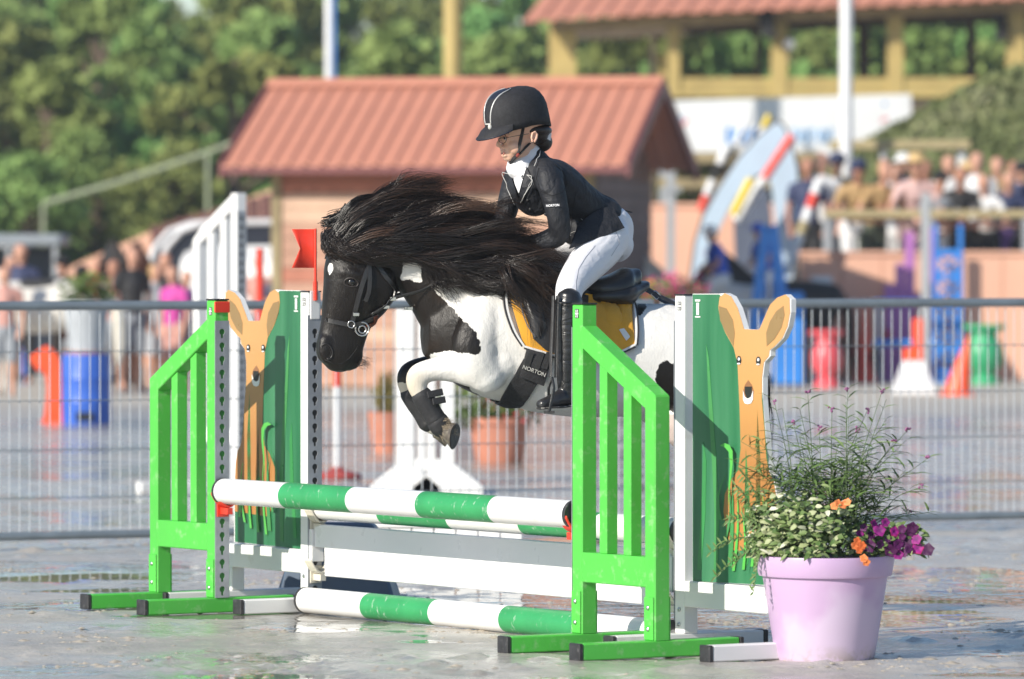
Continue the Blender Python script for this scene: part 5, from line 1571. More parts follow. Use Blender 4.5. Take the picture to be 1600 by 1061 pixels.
def tree_proto(seed, h, w, kind):
    rg = random.Random(seed)
    t = thing('hillside_tree', 'leafy green tree on the wooded hillside behind the hut and stand', 'tree', (0, 0, 0), 0, 'trees covering the hillside')
    mb = MB(); mb.tube([(0,0,-0.4),(0.04,0,h*.3),(-.03,.05,h*.6),(0,0,h*.9)], [h*.017, h*.014, h*.010, h*.004], 7)
    blobs = []
    for k in range(20 if kind else 17):
        z = h * rg.uniform(0.06, 0.95); rr = w * (1.0 - abs(z/h - (0.45 if kind else 0.55))*1.15) * rg.uniform(0.35, 0.95)
        a = rg.uniform(0, 6.28); c = (rr*math.cos(a), rr*math.sin(a), z)
        blobs.append((c, w*rg.uniform(0.28, 0.5)))
        mb.tube([(0, 0, z*0.75), (c[0]*.6, c[1]*.6, z*0.93), c], [h*.012, h*.007, h*.003], 5)
    mb.build('trunk', M_BARK, t, smooth=True)
    pts, tone = [], []
    for c, r in blobs:
        tb = rg.uniform(0.15, 0.8)
        for _ in range(int(900 * (r/w)**1.2)):
            v = Vector((rg.gauss(0,1), rg.gauss(0,1), rg.gauss(0,1))).normalized() * r * rg.random()**0.4
            if mnoise.noise(Vector((c[0]+v.x, c[1]+v.y, c[2]+v.z))*2.2) < -0.18: continue
            pts.append((c[0]+v.x, c[1]+v.y, c[2]+v.z*0.8)); tone.append(tb)
    o = quad_cloud('crown', pts, 0.085*h/3.2, M_LEAF, t, seed, tone)
    return t
protos = [tree_proto(21, 3.4, 1.15, 1), tree_proto(22, 4.2, 1.3, 0), tree_proto(23, 2.8, 1.2, 1), tree_proto(24, 4.8, 1.2, 0), tree_proto(25, 2.2, 1.1, 1)]
rg = random.Random(12); used = set(); k = 0
for y in (94, 98, 103, 109, 116, 124, 132, 140):
    half = y * 800/F + 3.0
    x = -half + rg.uniform(-1, 0)
    while x < half:
        if k < 290:
            i = rg.choice([0, 1, 2, 3, 4] if y > 97 else [0, 2, 4, 4]); pr_ = protos[i]
            t_ = pr_ if i not in used else copy_tree(pr_)
            used.add(i); yy = y + rg.uniform(-1.6, 1.6)
            t_.location = (x, yy, hz(x, yy)); t_.rotation_euler = (0, 0, rg.uniform(0, 6.28)); s_ = rg.uniform(0.8, 1.2); s_ = min(s_, (1.3 + yy*math.tan(R(3.0 if y < 130 else 3.2)) - hz(x, yy)) / ([3.4, 4.2, 2.8, 4.8, 2.2][i]*1.08)); t_.scale = (s_, s_, s_ * rg.uniform(0.85, 1.1)); k += 1
        x += rg.uniform(0.75, 1.3)
rg = random.Random(61); P_, tn = [], []
for _ in range(70000):
    y = 92.2 + 49*rg.random()**1.2; x = rg.uniform(-1, 1)*(y*800/F + 2.5); cl = mnoise.noise(Vector((x*0.9, y*0.5, 0))) + (0.5 if y > 130 else 0)
    P_.append((x, y, hz(x, y) + rg.random()*(1.3 + 0.8*cl))); tn.append(0.5 + 0.55*mnoise.noise(Vector((x*1.4, y*0.8, 3))))
tag(quad_cloud('undergrowth', P_, 0.10, M_LEAF, None, 62, tn), 'bushy undergrowth filling the wooded hillside between the trees', 'undergrowth', kind='stuff')

# ------------------------------------------------------------------ colours of the background
M_ROOF = pm('roof_red', (0.56, 0.24, 0.16), 0.55, 0.06, 1.5, dirt=0.03, dcol=(0.35, 0.18, 0.14), dscale=3)
M_PLANK = [pm('siding_pink', (0.46, 0.26, 0.18), 0.7, 0.16, 3, 0.2, 30), pm('siding_tan', (0.56, 0.37, 0.26), 0.7, 0.14, 3, 0.2, 30), pm('siding_eave_shade_rust', (0.42, 0.16, 0.10), 0.7, 0.14, 3, 0.2, 30)]
M_BROWN = [pm('gable_shade_brown', (0.16, 0.085, 0.06), 0.7, 0.2, 3, 0.2, 30), pm('gable_shade_door_brown', (0.15, 0.11, 0.10), 0.75, 0.2, 3, 0.2, 30)]  # siding darkened for the gable's shaded side; the second also serves the door
M_POSTW = pm('weathered_post', (0.30, 0.24, 0.13), 0.8, 0.25, 4, 0.3)
M_SALMON = pm('salmon_render', (0.76, 0.44, 0.31), 0.85, 0.07, 1.2, 0.2, 30, dirt=0.03, dcol=(0.5, 0.26, 0.18), dscale=2)
M_YWOOD = pm('yellow_stained_wood', (0.44, 0.33, 0.12), 0.6, 0.15, 2, 0.2)
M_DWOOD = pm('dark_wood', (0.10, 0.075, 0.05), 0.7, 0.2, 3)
M_FASCIA = pm('fascia_maroon', (0.17, 0.05, 0.05), 0.5, 0.1)
M_RAILW = pm('bleached_rail', (0.40, 0.33, 0.18), 0.8, 0.2, 3)
M_MWHITE = pm('plain_white', (0.75, 0.76, 0.77), 0.45, 0.05, 3)
M_GREY = pm('plain_grey', (0.36, 0.38, 0.40), 0.5, 0.1, 3)
M_LBLUE = pm('pale_blue_board', (0.50, 0.62, 0.74), 0.45, 0.06, 2, dirt=0.04, dcol=(0.7, 0.4, 0.42), dscale=3)
M_BLUE = pm('bright_blue', (0.035, 0.22, 0.66), 0.4, 0.12, 3)
M_PURPLE = pm('jump_purple', (0.42, 0.16, 0.45), 0.5, 0.1, 3)
M_ORANGE = pm('cone_orange', (0.90, 0.10, 0.025), 0.4, 0.06, 3)
M_GURN = pm('urn_green', (0.04, 0.36, 0.16), 0.4, 0.15, 4)
M_RURN = pm('urn_red', (0.72, 0.09, 0.11), 0.4, 0.1, 4)
M_TERRA = pm('terracotta', (0.50, 0.20, 0.13), 0.7, 0.2, 5, 0.2, dirt=0.12, dcol=(0.6, 0.5, 0.45), dscale=8)
M_YELLOW = pm('jump_yellow', (0.75, 0.55, 0.02), 0.4, 0.06, 3)
M_NAVYB = pm('dark_bodywork', (0.02, 0.028, 0.045), 0.45, 0.1, 3)
M_GLASS = pm('dark_glass', (0.02, 0.025, 0.03), 0.06, 0.1, 3, spec=0.8)
M_TYRE = pm('tyre', (0.02, 0.02, 0.02), 0.8, 0.2, 10)

# ------------------------------------------------------------------ hut
def make_hut():
    d = 59.0; c = D3(425, 0, d); ph = R(-12)
    t = thing('wooden_hut', 'pink boarded hut with a red ribbed metal roof behind the rider', 'hut', (c.x, d, 0), ph)
    W, DP, HE = 3.36, 3.1, Z(262, d) + 0.02; HR = 3.16
    n = 15; h = 2.28 / n
    for k in range(n):                                  # front boards
        z0 = 0.02 + k*h
        m = MB(); m.hexa([Vector(p) for p in ((0.09,-0.012,z0),(W-0.09,-0.012,z0),(W-0.09,0.02,z0),(0.09,0.02,z0),(0.09,-0.004,z0+h-0.008),(W-0.09,-0.004,z0+h-0.008),(W-0.09,0.02,z0+h-0.008),(0.09,0.02,z0+h-0.008))])
        m.build('plank', M_PLANK[2 if k in (14, 13, 7) else (1 if k in (12, 11, 3) else 0)], t)  # red-brown on the top two boards paints the eave's shadow
    for k in range(20):                                 # gable boards, right side
        z0 = 0.02 + k*h; top = min(z0 + h - 0.008, HR - 0.08)
        if z0 > HR - 0.25: break
        over = max(0, z0 + h - 2.3) / (HR - 2.3)
        y0, y1 = 0.02 + over*DP/2, DP - over*DP/2
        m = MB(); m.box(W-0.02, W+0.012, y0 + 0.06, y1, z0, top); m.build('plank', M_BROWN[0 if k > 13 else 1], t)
        m = MB(); m.box(-0.012, 0.02, y0 + 0.06, y1, z0, top); m.build('plank', M_PLANK[0], t)
    m = MB(); m.box(0.03, W-0.03, 0.025, DP-0.02, 0.0, 2.28); m.build('wall_core', M_DWOOD, t)
    for x in (0.0, W-0.10):
        m = MB(); m.box(x, x+0.10, -0.03, 0.07, 0.0, 2.27); m.build('corner_post', M_POSTW, t)
    m = MB(); m.box(W*0.42, W*0.42+0.8, -0.03, -0.015, 0.02, 1.9); m.build('door', M_BROWN[1], t)
    ox, oy = 0.42, 0.42; s = (HR - HE) / (DP/2 + oy)
    np_ = 23; pw = (W + 2*ox) / np_
    pan = None
    for side in (0, 1):
        for k in range(np_):
            x0 = -ox + k*pw
            prof = [(0, 0), (pw*.62, 0), (pw*.72, .024), (pw*.88, .024), (pw*.985, 0)]
            if side == 0: ya, za, yb, zb = -oy, HE, DP/2, HR
            else: ya, za, yb, zb = DP + oy, HE, DP/2, HR
            if k == 0:
                m = MB(); a = [Vector((x, ya, za + z)) for x, z in prof]; b = [Vector((x, yb, zb + z)) for x, z in prof]
                lo = [Vector((0, 0, -0.02))]*5
                m.rings([a + [p + lo[0] for p in reversed(a)], b + [p + lo[0] for p in reversed(b)]])
                o = m.build('roof_panel', M_ROOF, t); pan = o.data
            else: o = link('roof_panel', pan, None, t)
            o.location = (x0, 0, 0)
    m = MB(); m.hexa([Vector(p) for p in ((-ox-.01,DP/2-.14,HR-.03),(W+ox+.01,DP/2-.14,HR-.03),(W+ox+.01,DP/2+.14,HR-.03),(-ox-.01,DP/2+.14,HR-.03),(-ox-.01,DP/2-.02,HR+.06),(W+ox+.01,DP/2-.02,HR+.06),(W+ox+.01,DP/2+.02,HR+.06),(-ox-.01,DP/2+.02,HR+.06))])
    m.build('ridge_cap', M_ROOF, t)
    for x in (-ox-0.03, W+ox-0.01):
        for (ya, yb) in ((-oy, DP/2), (DP+oy, DP/2)):
            m = MB(); m.hexa([Vector(p) for p in ((x,ya,HE-.13),(x+.04,ya,HE-.13),(x+.04,yb,HR-.13),(x,yb,HR-.13),(x,ya,HE+.03),(x+.04,ya,HE+.03),(x+.04,yb,HR+.03),(x,yb,HR+.03))]); m.build('barge_board', M_FASCIA, t)
    for k in range(9):                                  # rafters under the eave
        x = 0.05 + k*(W-0.15)/8
        m = MB(); m.bar((x, -oy+.03, HE-.06), (x, DP/2, HR-.07), 0.05, 0.08); m.build('rafter', M_DWOOD, t)
    m = MB(); m.box(-ox, W+ox, -oy+.0, -oy+.03, HE-.09, HE-.025); m.build('fascia', M_FASCIA, t)
make_hut()

# ------------------------------------------------------------------ terrace walls, floor, rail
def wall(name, label, x0, x1, d, z1, m, d1=None, th=0.3, panels=0):
    a, b = Vector((Xp(x0, d), d, 0)), Vector((Xp(x1, d1 or d), d1 or d, 0))
    t = thing(name, label, 'wall', a, math.atan2((b-a).y, (b-a).x)); L_ = (b - a).length
    mb = MB(); mb.box(0, L_, 0, th, -0.05, z1); mb.build('masonry', m, t)
    mb = MB(); mb.box(-0.02, L_+0.02, -0.03, th+0.03, z1, z1+0.05); mb.build('coping', m, t, bevel=0.01)
    return t, L_
tw, L_ = wall('terrace_wall', 'low salmon wall in front of the spectators, behind the urns', 1252, 1760, 63.0, 1.36, M_SALMON)
for k in range(1, 9):
    mb = MB(); mb.box(k*0.44-.006, k*0.44+.006, -0.004, 0.001, 0, 1.36) ; mb.build('joint', pm('joint', (0.5, 0.24, 0.16), 0.8), tw)
wall('terrace_wall', 'salmon wall between the hut and the tall blue stand', 1015, 1335, 67.5, 1.93, M_SALMON)
tf = thing('terrace_floor', 'raised concrete standing area behind the low salmon wall', 'terrace', (Xp(1200, 64), 63.35, 0)); tf['kind'] = 'structure'
mb = MB(); mb.box(0, 8, 0, 3.9, 0, 0.85); mb.build('slab', M_GREY, tf)
rl = thing('spectator_rail', 'bleached timber rail on steel posts that spectators lean on', 'railing', (Xp(1288, 64.2), 64.2, 0.85))
mb = MB(); mb.box(0, 3.4, -0.05, 0.05, 0.93, 1.02); mb.build('top_rail', M_RAILW, rl, bevel=0.01)
for x in (-0.02, 1.12, 2.2, 3.2):
    mb = MB(); mb.box(x-0.035+0.04, x+0.035+0.04, -0.03, 0.03, 0, 0.93); mb.build('post', M_GREY, rl)

# mound
md = NT('mound_scrub'); pos = md.n('ShaderNodeNewGeometry').outputs['Position']
md.set(color=md.ramp(md.noise(2.2, 8, 0.7, pos), [(0.3, (0.07, 0.095, 0.03)), (0.5, (0.14, 0.165, 0.065)), (0.7, (0.22, 0.22, 0.12))]), rough=0.95); md.bump(md.noise(9, 6, 0.7, pos), 0.7, 0.2)
mb = MB(); vs = []; nx, ny = 50, 24
mz = lambda x: float(np.interp(800 + x*F/72.0, [1180, 1290, 1360, 1430, 1500, 1560, 1620, 1720], [1.9, 2.3, 2.75, 3.05, 3.35, 3.6, 3.75, 3.8]))
for j in range(ny+1):
    for i in range(nx+1):
        x = 2.4 + i*9.0/nx; y = 68.5 + j*9.0/ny; f = min(1, j/ny*1.8); f = f*f*(3-2*f)
        z = 0.7 + (mz(x) - 0.7)*f + 0.10*mnoise.noise(Vector((x*2, y*2, 0))) if j else 0
        if j == ny: z = 0
        vs.append((x, y, z))
mb.add(vs, [(j*(nx+1)+i, j*(nx+1)+i+1, (j+1)*(nx+1)+i+1, (j+1)*(nx+1)+i) for j in range(ny) for i in range(nx)])
tag(mb.build('grassy_mound', md.m, smooth='all'), kind='structure')
rg = random.Random(31); pts, tn = [], []
for _ in range(15000):
    x = rg.uniform(2.5, 11.2); j = rg.uniform(1, 14); y = 68.5 + j*9.0/ny; f = min(1, j/ny*1.8); f = f*f*(3-2*f)
    pts.append((x, y, 0.7 + (mz(x)-0.7)*f + rg.uniform(0, 0.08))); tn.append(0.5 + 0.5*mnoise.noise(Vector((x*1.3, y*1.3, 2))))
M_DRY = leaf_mat('dry_grass', [(0.07, 0.10, 0.03), (0.15, 0.175, 0.065), (0.30, 0.29, 0.17)])
tag(quad_cloud('mound_grass', pts, 0.06, M_DRY, None, 5, tn), 'dry tufted grass growing on the mound below the stand', 'grass', kind='stuff')
# shelter frame on the mound
sh = thing('bench_shelter', 'flat timber canopy on two steel posts behind the spectators', 'shelter', (Xp(1325, 67.2), 67.2, 0.85))
mb = MB(); mb.box(-0.2, 1.42, -0.15, 0.35, 1.75, 1.86); mb.build('canopy', M_RAILW, sh, bevel=0.01)
for x in (0.42, 1.32):
    mb = MB(); mb.box(x-.045, x+.045, -0.05, 0.05, 0, 1.75); mb.build('post', M_MWHITE, sh)

# banner
bn = thing('banner', 'long white banner with pale blue lettering hung below the timber stand', 'banner', (Xp(1040, 78), 78.0, 0))
S = 78.0 / F
bz = lambda px, py: ((px-1040)*S, Z(py, 78.0))
mb = MB(); mb.prism([bz(1040,158),bz(1423,147),bz(1425,200),bz(1425,250),bz(1040,250)], lambda p, q, t_: Vector((p, t_, q)), 0.02); mb.build('sheet', M_MWHITE, bn)
M_PBLUE = pm('print_blue', (0.12, 0.30, 0.62), 0.5); M_PPALE = pm('print_pale', (0.38, 0.52, 0.70), 0.5)
for (x0, y0, x1, y1, w, m_) in ((1055,196,1066,182,5,M_PBLUE),(1062,202,1074,186,4,M_RURN),(1380,165,1384,160,5,M_PBLUE),(1376,190,1386,184,4,M_RURN)):
    a, b = bz(x0, y0), bz(x1, y1); mb = MB(); mb.bar((a[0], -0.003, a[1]), (b[0], -0.003, b[1]), 0.004, w*S, up=(1,0,1)) ; mb.build('print_mark', m_, bn)
for k, (px, w) in enumerate(((1138, 9), (1152, 5), (1163, 9), (1180, 8), (1240, 8), (1254, 9), (1268, 10), (1284, 9), (1298, 9))):
    a = bz(px, 222); mb = MB()
    if k % 2: mb.tube([(a[0] + w*S*.55*math.cos(q), -0.006, a[1] + 0.085 + 0.07*math.sin(q)) for q in np.linspace(0, 6.28, 13)], 0.04, 5)
    else: mb.box(a[0]-w*S*.5, a[0]-w*S*.5+.07, -0.006, -0.001, a[1]-.03, a[1]+.20); mb.box(a[0]-w*S*.5+.071, a[0]+w*S*.5, -0.006, -0.001, a[1]+.12, a[1]+.20)
    mb.build('letter', M_PPALE if k > 3 else M_PBLUE, bn)

# ------------------------------------------------------------------ timber stand
def make_stand():
    d = 86.0; S = d/F
    t = thing('timber_stand', 'open timber stand with yellow posts and a red roof at upper right', 'grandstand', (Xp(860, d), d, 0), 0)
    X_ = lambda px: (px-860)*S
    zb = Z(152, d)
    m = MB(); m.box(X_(1040), X_(1760), 0.1, 5.0, 0, zb-0.02); m.build('shade_toned_base_wall', M_DWOOD, t)  # dark wood tone stands in for the shade below the banner
    m = MB(); m.box(X_(858), X_(1040)-.01, 1.0, 5.0, 0, Z(200, d)); m.build('shade_toned_base_wall', M_DWOOD, t)
    ez = lambda px: Z(float(np.interp(px, [818, 1000, 1400, 1600, 1800], [36, 24, 9, 0, -8])), d)
    for a, b in ((858, 900), (1043, 1062), (1205, 1230), (1387, 1411), (1574, 1602)):
        m = MB(); m.box(X_(a), X_(b), 0, (X_(b)-X_(a)), zb - (0.8 if a < 900 else 0.0), ez(a)-0.02); m.build('post', M_YWOOD, t)
    m = MB(); m.box(X_(1030), X_(1041), 0.3, 0.5, zb-0.3, Z(85, d)); m.build('post', M_YWOOD, t)
    for a, b in ((1026, 1034), (1196, 1206), (1366, 1385), (1543, 1558)):
        m = MB(); m.box(X_(a), X_(b), 4.0, 4.15, zb, ez(a)); m.build('rear_post', M_DWOOD, t)
    for k in range(3):
        z0 = Z(152, d) + k*0.10
        m = MB(); m.box(X_(1063), X_(1560), 0.02 + 0.01*k, 0.06 + 0.01*k, z0, z0 + 0.093); m.build('plank', M_YWOOD, t)
    a, b = Vector((X_(862), -0.10, ez(862)-0.09)), Vector((X_(1760), -0.10, ez(1760)-0.09))
    m = MB(); m.bar(a, b, 0.12, 0.16); m.build('eave_beam', M_POSTW, t)
    a, b = Vector((X_(862), 4.0, ez(862)-0.05)), Vector((X_(1760), 4.0, ez(1760)-0.05))
    m = MB(); m.bar(a, b, 0.12, 0.2); m.build('rear_beam', M_DWOOD, t)
    npn = 30
    for k in range(npn):
        x0, x1 = X_(818) + k*(X_(1780)-X_(818))/npn, X_(818) + (k+1)*(X_(1780)-X_(818))/npn
        z0, z1 = ez(860 + x0/S), ez(860 + x1/S)
        w = x1 - x0
        prof = [(0, 0), (w*.6, 0), (w*.72, .04), (w*.88, .04), (w, 0)]
        A = [Vector((x0 + u, -0.7, z0 + (z1-z0)*u/w + v)) for u, v in prof]; B = [p + Vector((0.85, 3.0, 1.25)) for p in A]
        m = MB(); m.rings([A + [p - Vector((0,0,.03)) for p in reversed(A)], B + [p - Vector((0,0,.03)) for p in reversed(B)]]); m.build('roof_panel', M_ROOF, t)
        C_ = [p + Vector((0.85, 3.3, -1.25)) for p in B]
        m = MB(); m.rings([B + [p - Vector((0,0,.03)) for p in reversed(B)], C_ + [p - Vector((0,0,.03)) for p in reversed(C_)]]); m.build('roof_panel', M_ROOF, t)
    # loudspeaker on the third post and a round lamp
    sp = thing('loudspeaker', 'black loudspeaker hung under the roof of the timber stand', 'loudspeaker', D3(1196, 38, d-0.3))
    m = MB(); m.hexa([Vector(p) for p in ((-.06,-.1,-.18),(.16,-.1,-.24),(.16,.15,-.24),(-.06,.15,-.18),(-.12,-.1,.18),(.10,-.1,.22),(.10,.15,.22),(-.12,.15,.18))]); m.build('cabinet', M_TYRE, sp, bevel=0.02)
    m = MB(); m.box(-.02, .02, 0, .1, .2, .34); m.build('bracket', M_TYRE, sp)
    lm = thing('floodlight', 'small round white floodlight on a post of the timber stand', 'lamp', D3(1233, 69, d-0.1))
    m = MB(); m.ball((0,0,0), (.085,.06,.085), 8); m.build('lamp_head', M_MWHITE, lm, smooth='all'); m = MB(); m.box(-.06,-.02,0,.1,-.02,.02); m.build('bracket', M_GREY, lm)
    fu = thing('loudspeaker', 'dark loudspeaker beside the rightmost yellow post of the stand', 'loudspeaker', D3(1566, 44, d-0.05))
    m = MB(); m.box(-.10,.05,-.1,.1,-.2,.2); m.build('cabinet', M_TYRE, fu, bevel=0.02); m = MB(); m.box(0.05,.10,-.02,.05,-.03,.03); m.build('bracket', M_TYRE, fu)
make_stand()

# masts
def mast(name, label, px0, px1, d, z0, z1, m, m2=None):
    t = thing(name, label, 'pole', (Xp((px0+px1)/2, d), d, z0)); r = (px1-px0)/2*d/F
    mb = MB(); mb.tube([(0,0,0),(0,0,z1-z0)], r, 16); mb.build('shaft', m, t, smooth=True)
    mb = MB(); mb.ball((0,0,z1-z0), r*1.6, 6); mb.build('finial', m, t, smooth='all')
    if m2:
        mb = MB(); mb.box(r*0.7, r*1.5, -r*.4, r*.4, 1.4, z1-z0-0.1); mb.build('banner_edge', m2, t)
    return t
mast('flag_pole', 'thin white pole with a blue edge rising behind the left of the hut roof', 508, 521, 72, 0, 7.2, M_MWHITE, M_BLUE)
mast('flag_pole', 'thick white mast rising beside the straw-hatted spectators', 1312, 1332, 66.6, 0.85, 7.0, M_MWHITE)
mast('timber_pole', 'yellow timber pole rising behind the middle of the hut roof', 693, 723, 74, 0, 7.4, M_YWOOD)

# ------------------------------------------------------------------ left: ramp wall, handrail, vehicles
rw = thing('ramp_wall', 'sloping salmon retaining wall at far left behind the crowd', 'wall', (Xp(60, 72), 72, 0))
S = 72.0/F; pts = [((px-60)*S, Z(py, 72)) for px, py in ((60,445),(120,412),(235,362),(330,330),(425,296),(425,420),(60,470))]
pts = pts[:5] + [(pts[4][0], 0), (0, 0)]
mb = MB(); mb.prism(pts, lambda p, q, t_: Vector((p, t_, q)), 0.3); mb.build('masonry', M_SALMON, rw)
bk = thing('dark_fence_wall', 'dark maroon boarded fence standing before the sloping salmon wall', 'fence', (Xp(236, 70), 70, 0))
S = 70.0/F
for k in range(10):
    a = k*19*S; zt = Z(352 - k*5.4, 70)
    mb = MB(); mb.box(a, a+19*S-.01, 0, 0.04, 0, zt); mb.build('plank', pm('maroon_board', (0.13, 0.055, 0.05), 0.7, 0.2, 3) if k == 0 else bpy.data.materials['maroon_board'], bk)
hr = thing('hand_rail', 'thin pale handrail climbing across the hillside above the ramp wall', 'railing', (Xp(68, 84), 84, 0))
S = 84.0/F; P_ = [((px-68)*S, 0, Z(py, 84)) for px, py in ((68,318),(180,286),(325,238),(440,196))]
M_RAILG = pm('pale_green_rail', (0.30, 0.34, 0.22), 0.6)
mb = MB(); mb.tube(P_, 0.035, 8); mb.build('top_rail', M_RAILG, hr, smooth=True)
for p in (P_[0], P_[2], P_[3]):
    mb = MB(); mb.tube([(p[0],0,0),(p[0],0,p[2])], 0.028, 8); mb.build('post', M_RAILG, hr, smooth=True)

def wheel(t, x, y, r=0.32, w=0.2):
    m = MB(); M = Matrix.Translation((x, y, r)) @ Matrix.Rotation(math.pi/2, 4, 'X')
    m.lathe([(r*.6,-w/2),(r*.95,-w/2),(r,-w*.3),(r,w*.3),(r*.95,w/2),(r*.6,w/2)], n=24, M=M); wh = m.build('wheel', M_TYRE, t, smooth=True)
    m = MB(); m.lathe([(0.01,-w*.52),(r*.6,-w*.45),(r*.6,w*.45),(0.01,w*.52)], n=16, M=M); m.build('rim', M_GREY, wh, smooth=True)
def van(name, label, cat, px, d, rz, L_, H, body, roofc):
    t = thing(name, label, cat, (Xp(px, d), d, 0), rz)
    prof = [(-L_/2,.35),(-L_/2,H*.55),(-L_/2+.12,H*.92),(-L_/2+.3,H),(L_*.18,H),(L_*.30,H*.93),(L_*.40,H*.58),(L_/2-.05,H*.48),(L_/2,H*.4),(L_/2,.35)]
    m = MB(); m.prism(prof, lambda p, q, t_: Vector((p, t_-.85, q)), 1.7); m.build('body', body, t, bevel=0.05, seg=2)
    m = MB(); m.box(-L_/2+.3, L_*.18, -.78, .78, H+.001, H+.05); m.build('roof', roofc, t, bevel=0.02)
    for a, b in ((-L_/2+.25, -L_*.22), (-L_*.20, L_*.02), (L_*.04, L_*.24)):
        for y in (-.862, .852):
            m = MB(); m.box(a, b, y, y+.01, H*.58, H*.88); m.build('window', M_GLASS, t)
    m = MB(); m.hexa([Vector(p) for p in ((L_*.405,-.7,H*.6),(L_*.415,-.7,H*.6),(L_*.415,.7,H*.6),(L_*.405,.7,H*.6),(L_*.315,-.66,H*.9),(L_*.325,-.66,H*.9),(L_*.325,.66,H*.9),(L_*.315,.66,H*.9))]); m.build('windscreen', M_GLASS, t)
    for x in (-L_*.3, L_*.32):
        for y in (-.78, .78): wheel(t, x, y)
    for y in (-.6, .6):
        m = MB(); m.box(L_/2-.02, L_/2+.01, y-.12, y+.12, H*.36, H*.43); m.build('headlight', M_MWHITE, t)
    return t
cs = thing('canopy_shelter', 'flat grey roofed shelter with dark sides at the far left edge', 'shelter', (Xp(-60, 66), 66, 0))
mb = MB(); mb.box(0, 1.18, -.5, .8, Z(384, 66), Z(366, 66)); mb.build('roof', pm('shelter_roof_grey', (0.25, 0.28, 0.31), 0.5), cs, bevel=0.02)
mb = MB(); mb.box(0.03, 1.10, .1, .14, 0, Z(386, 66)); mb.build('back_panel', M_NAVYB, cs)
for x in (.05, .55, 1.08):
    mb = MB(); mb.box(x, x+.05, -.45, -.40, 0, Z(385, 66)); mb.build('post', M_GREY, cs)
van('parked_car', 'small white car seen between the white wing and the pony', 'car', 455, 64, R(75), 3.0, 1.42, M_MWHITE, M_MWHITE)
van('parked_van', 'white van parked behind the fence, above the grey planter', 'van', -60, 72, R(0), 2.6, 1.6, M_MWHITE, M_GREY)
# horse trailer with rounded front
ht = thing('horse_trailer', 'horse trailer with a rounded dark front edged in white, behind the white wing', 'trailer', (Xp(250, 63), 63, 0), R(8))
arch = [(0, .45), (0, 1.15), (.10, 1.42), (.26, 1.60), (.48, 1.69), (1.5, 1.70), (1.5, .45)]
mb = MB(); mb.prism(arch, lambda p, q, t_: Vector((p, t_, q)), 1.6); mb.build('body', M_NAVYB, ht, bevel=0.02)
ed = [(x-.03 if x < .3 else x, z + .03 if z > 1.2 else z) for x, z in arch[:6]]
for y in (-0.02, 1.58):
    mb = MB(); mb.tube([Vector((x, y, z)) for x, z in ed], 0.035, 8); mb.build('edge_trim', M_MWHITE, ht, smooth=True)
for y in (0.0, 1.6): wheel(ht, 0.9, y)
mb = MB(); mb.bar((0, .8, .45), (-.9, .8, .45), 0.08, 0.08); mb.build('drawbar', M_GREY, ht)
# blue board behind the pony's brow
bb = thing('blue_board', 'tall bright blue board standing behind the red flag', 'board', (Xp(492, 60.5), 60.5, 0))
mb = MB(); mb.box(0, .16, 0, .04, 0, Z(350, 60.5)); mb.build('panel', M_BLUE, bb, bevel=0.01); mb = MB(); mb.box(-.1, .26, -.15, .2, 0, .04); mb.build('base', M_BLUE, bb)

# hedge coloured as if in shade, and rails under the banner, between hut and spectators
hd = thing('shade_toned_hedge', 'clipped hedge coloured dark for the shade below the banner, behind two timber rails', 'hedge', (Xp(1025, 71), 71.0, 0))
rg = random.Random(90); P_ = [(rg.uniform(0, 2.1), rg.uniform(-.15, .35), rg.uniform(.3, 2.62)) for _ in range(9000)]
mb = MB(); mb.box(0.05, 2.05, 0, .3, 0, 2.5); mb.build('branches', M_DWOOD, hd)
quad_cloud('foliage', P_, .045, leaf_mat('hedge_shade_leaf', [(0.015, 0.03, 0.012), (0.04, 0.07, 0.02), (0.09, 0.13, 0.04)]), hd, 91)
rr_ = thing('timber_rails', 'two weathered timber rails in front of the hedge coloured dark for shade', 'railing', (Xp(1028, 69.5), 69.5, 0))
for py in (246, 286):
    mb = MB(); mb.box(0, 2.0, -.03, .03, Z(py+8, 69.5), Z(py-8, 69.5)); mb.build('rail', M_POSTW, rr_)
for x in (.02, .9, 1.8):
    mb = MB(); mb.box(x, x+.08, .031, .10, 0, Z(240, 69.5)); mb.build('post', M_GREY, rr_)
# ------------------------------------------------------------------ props between the barrier and the terrace
def base_d(py): return CAMH * F / (py - HOR)
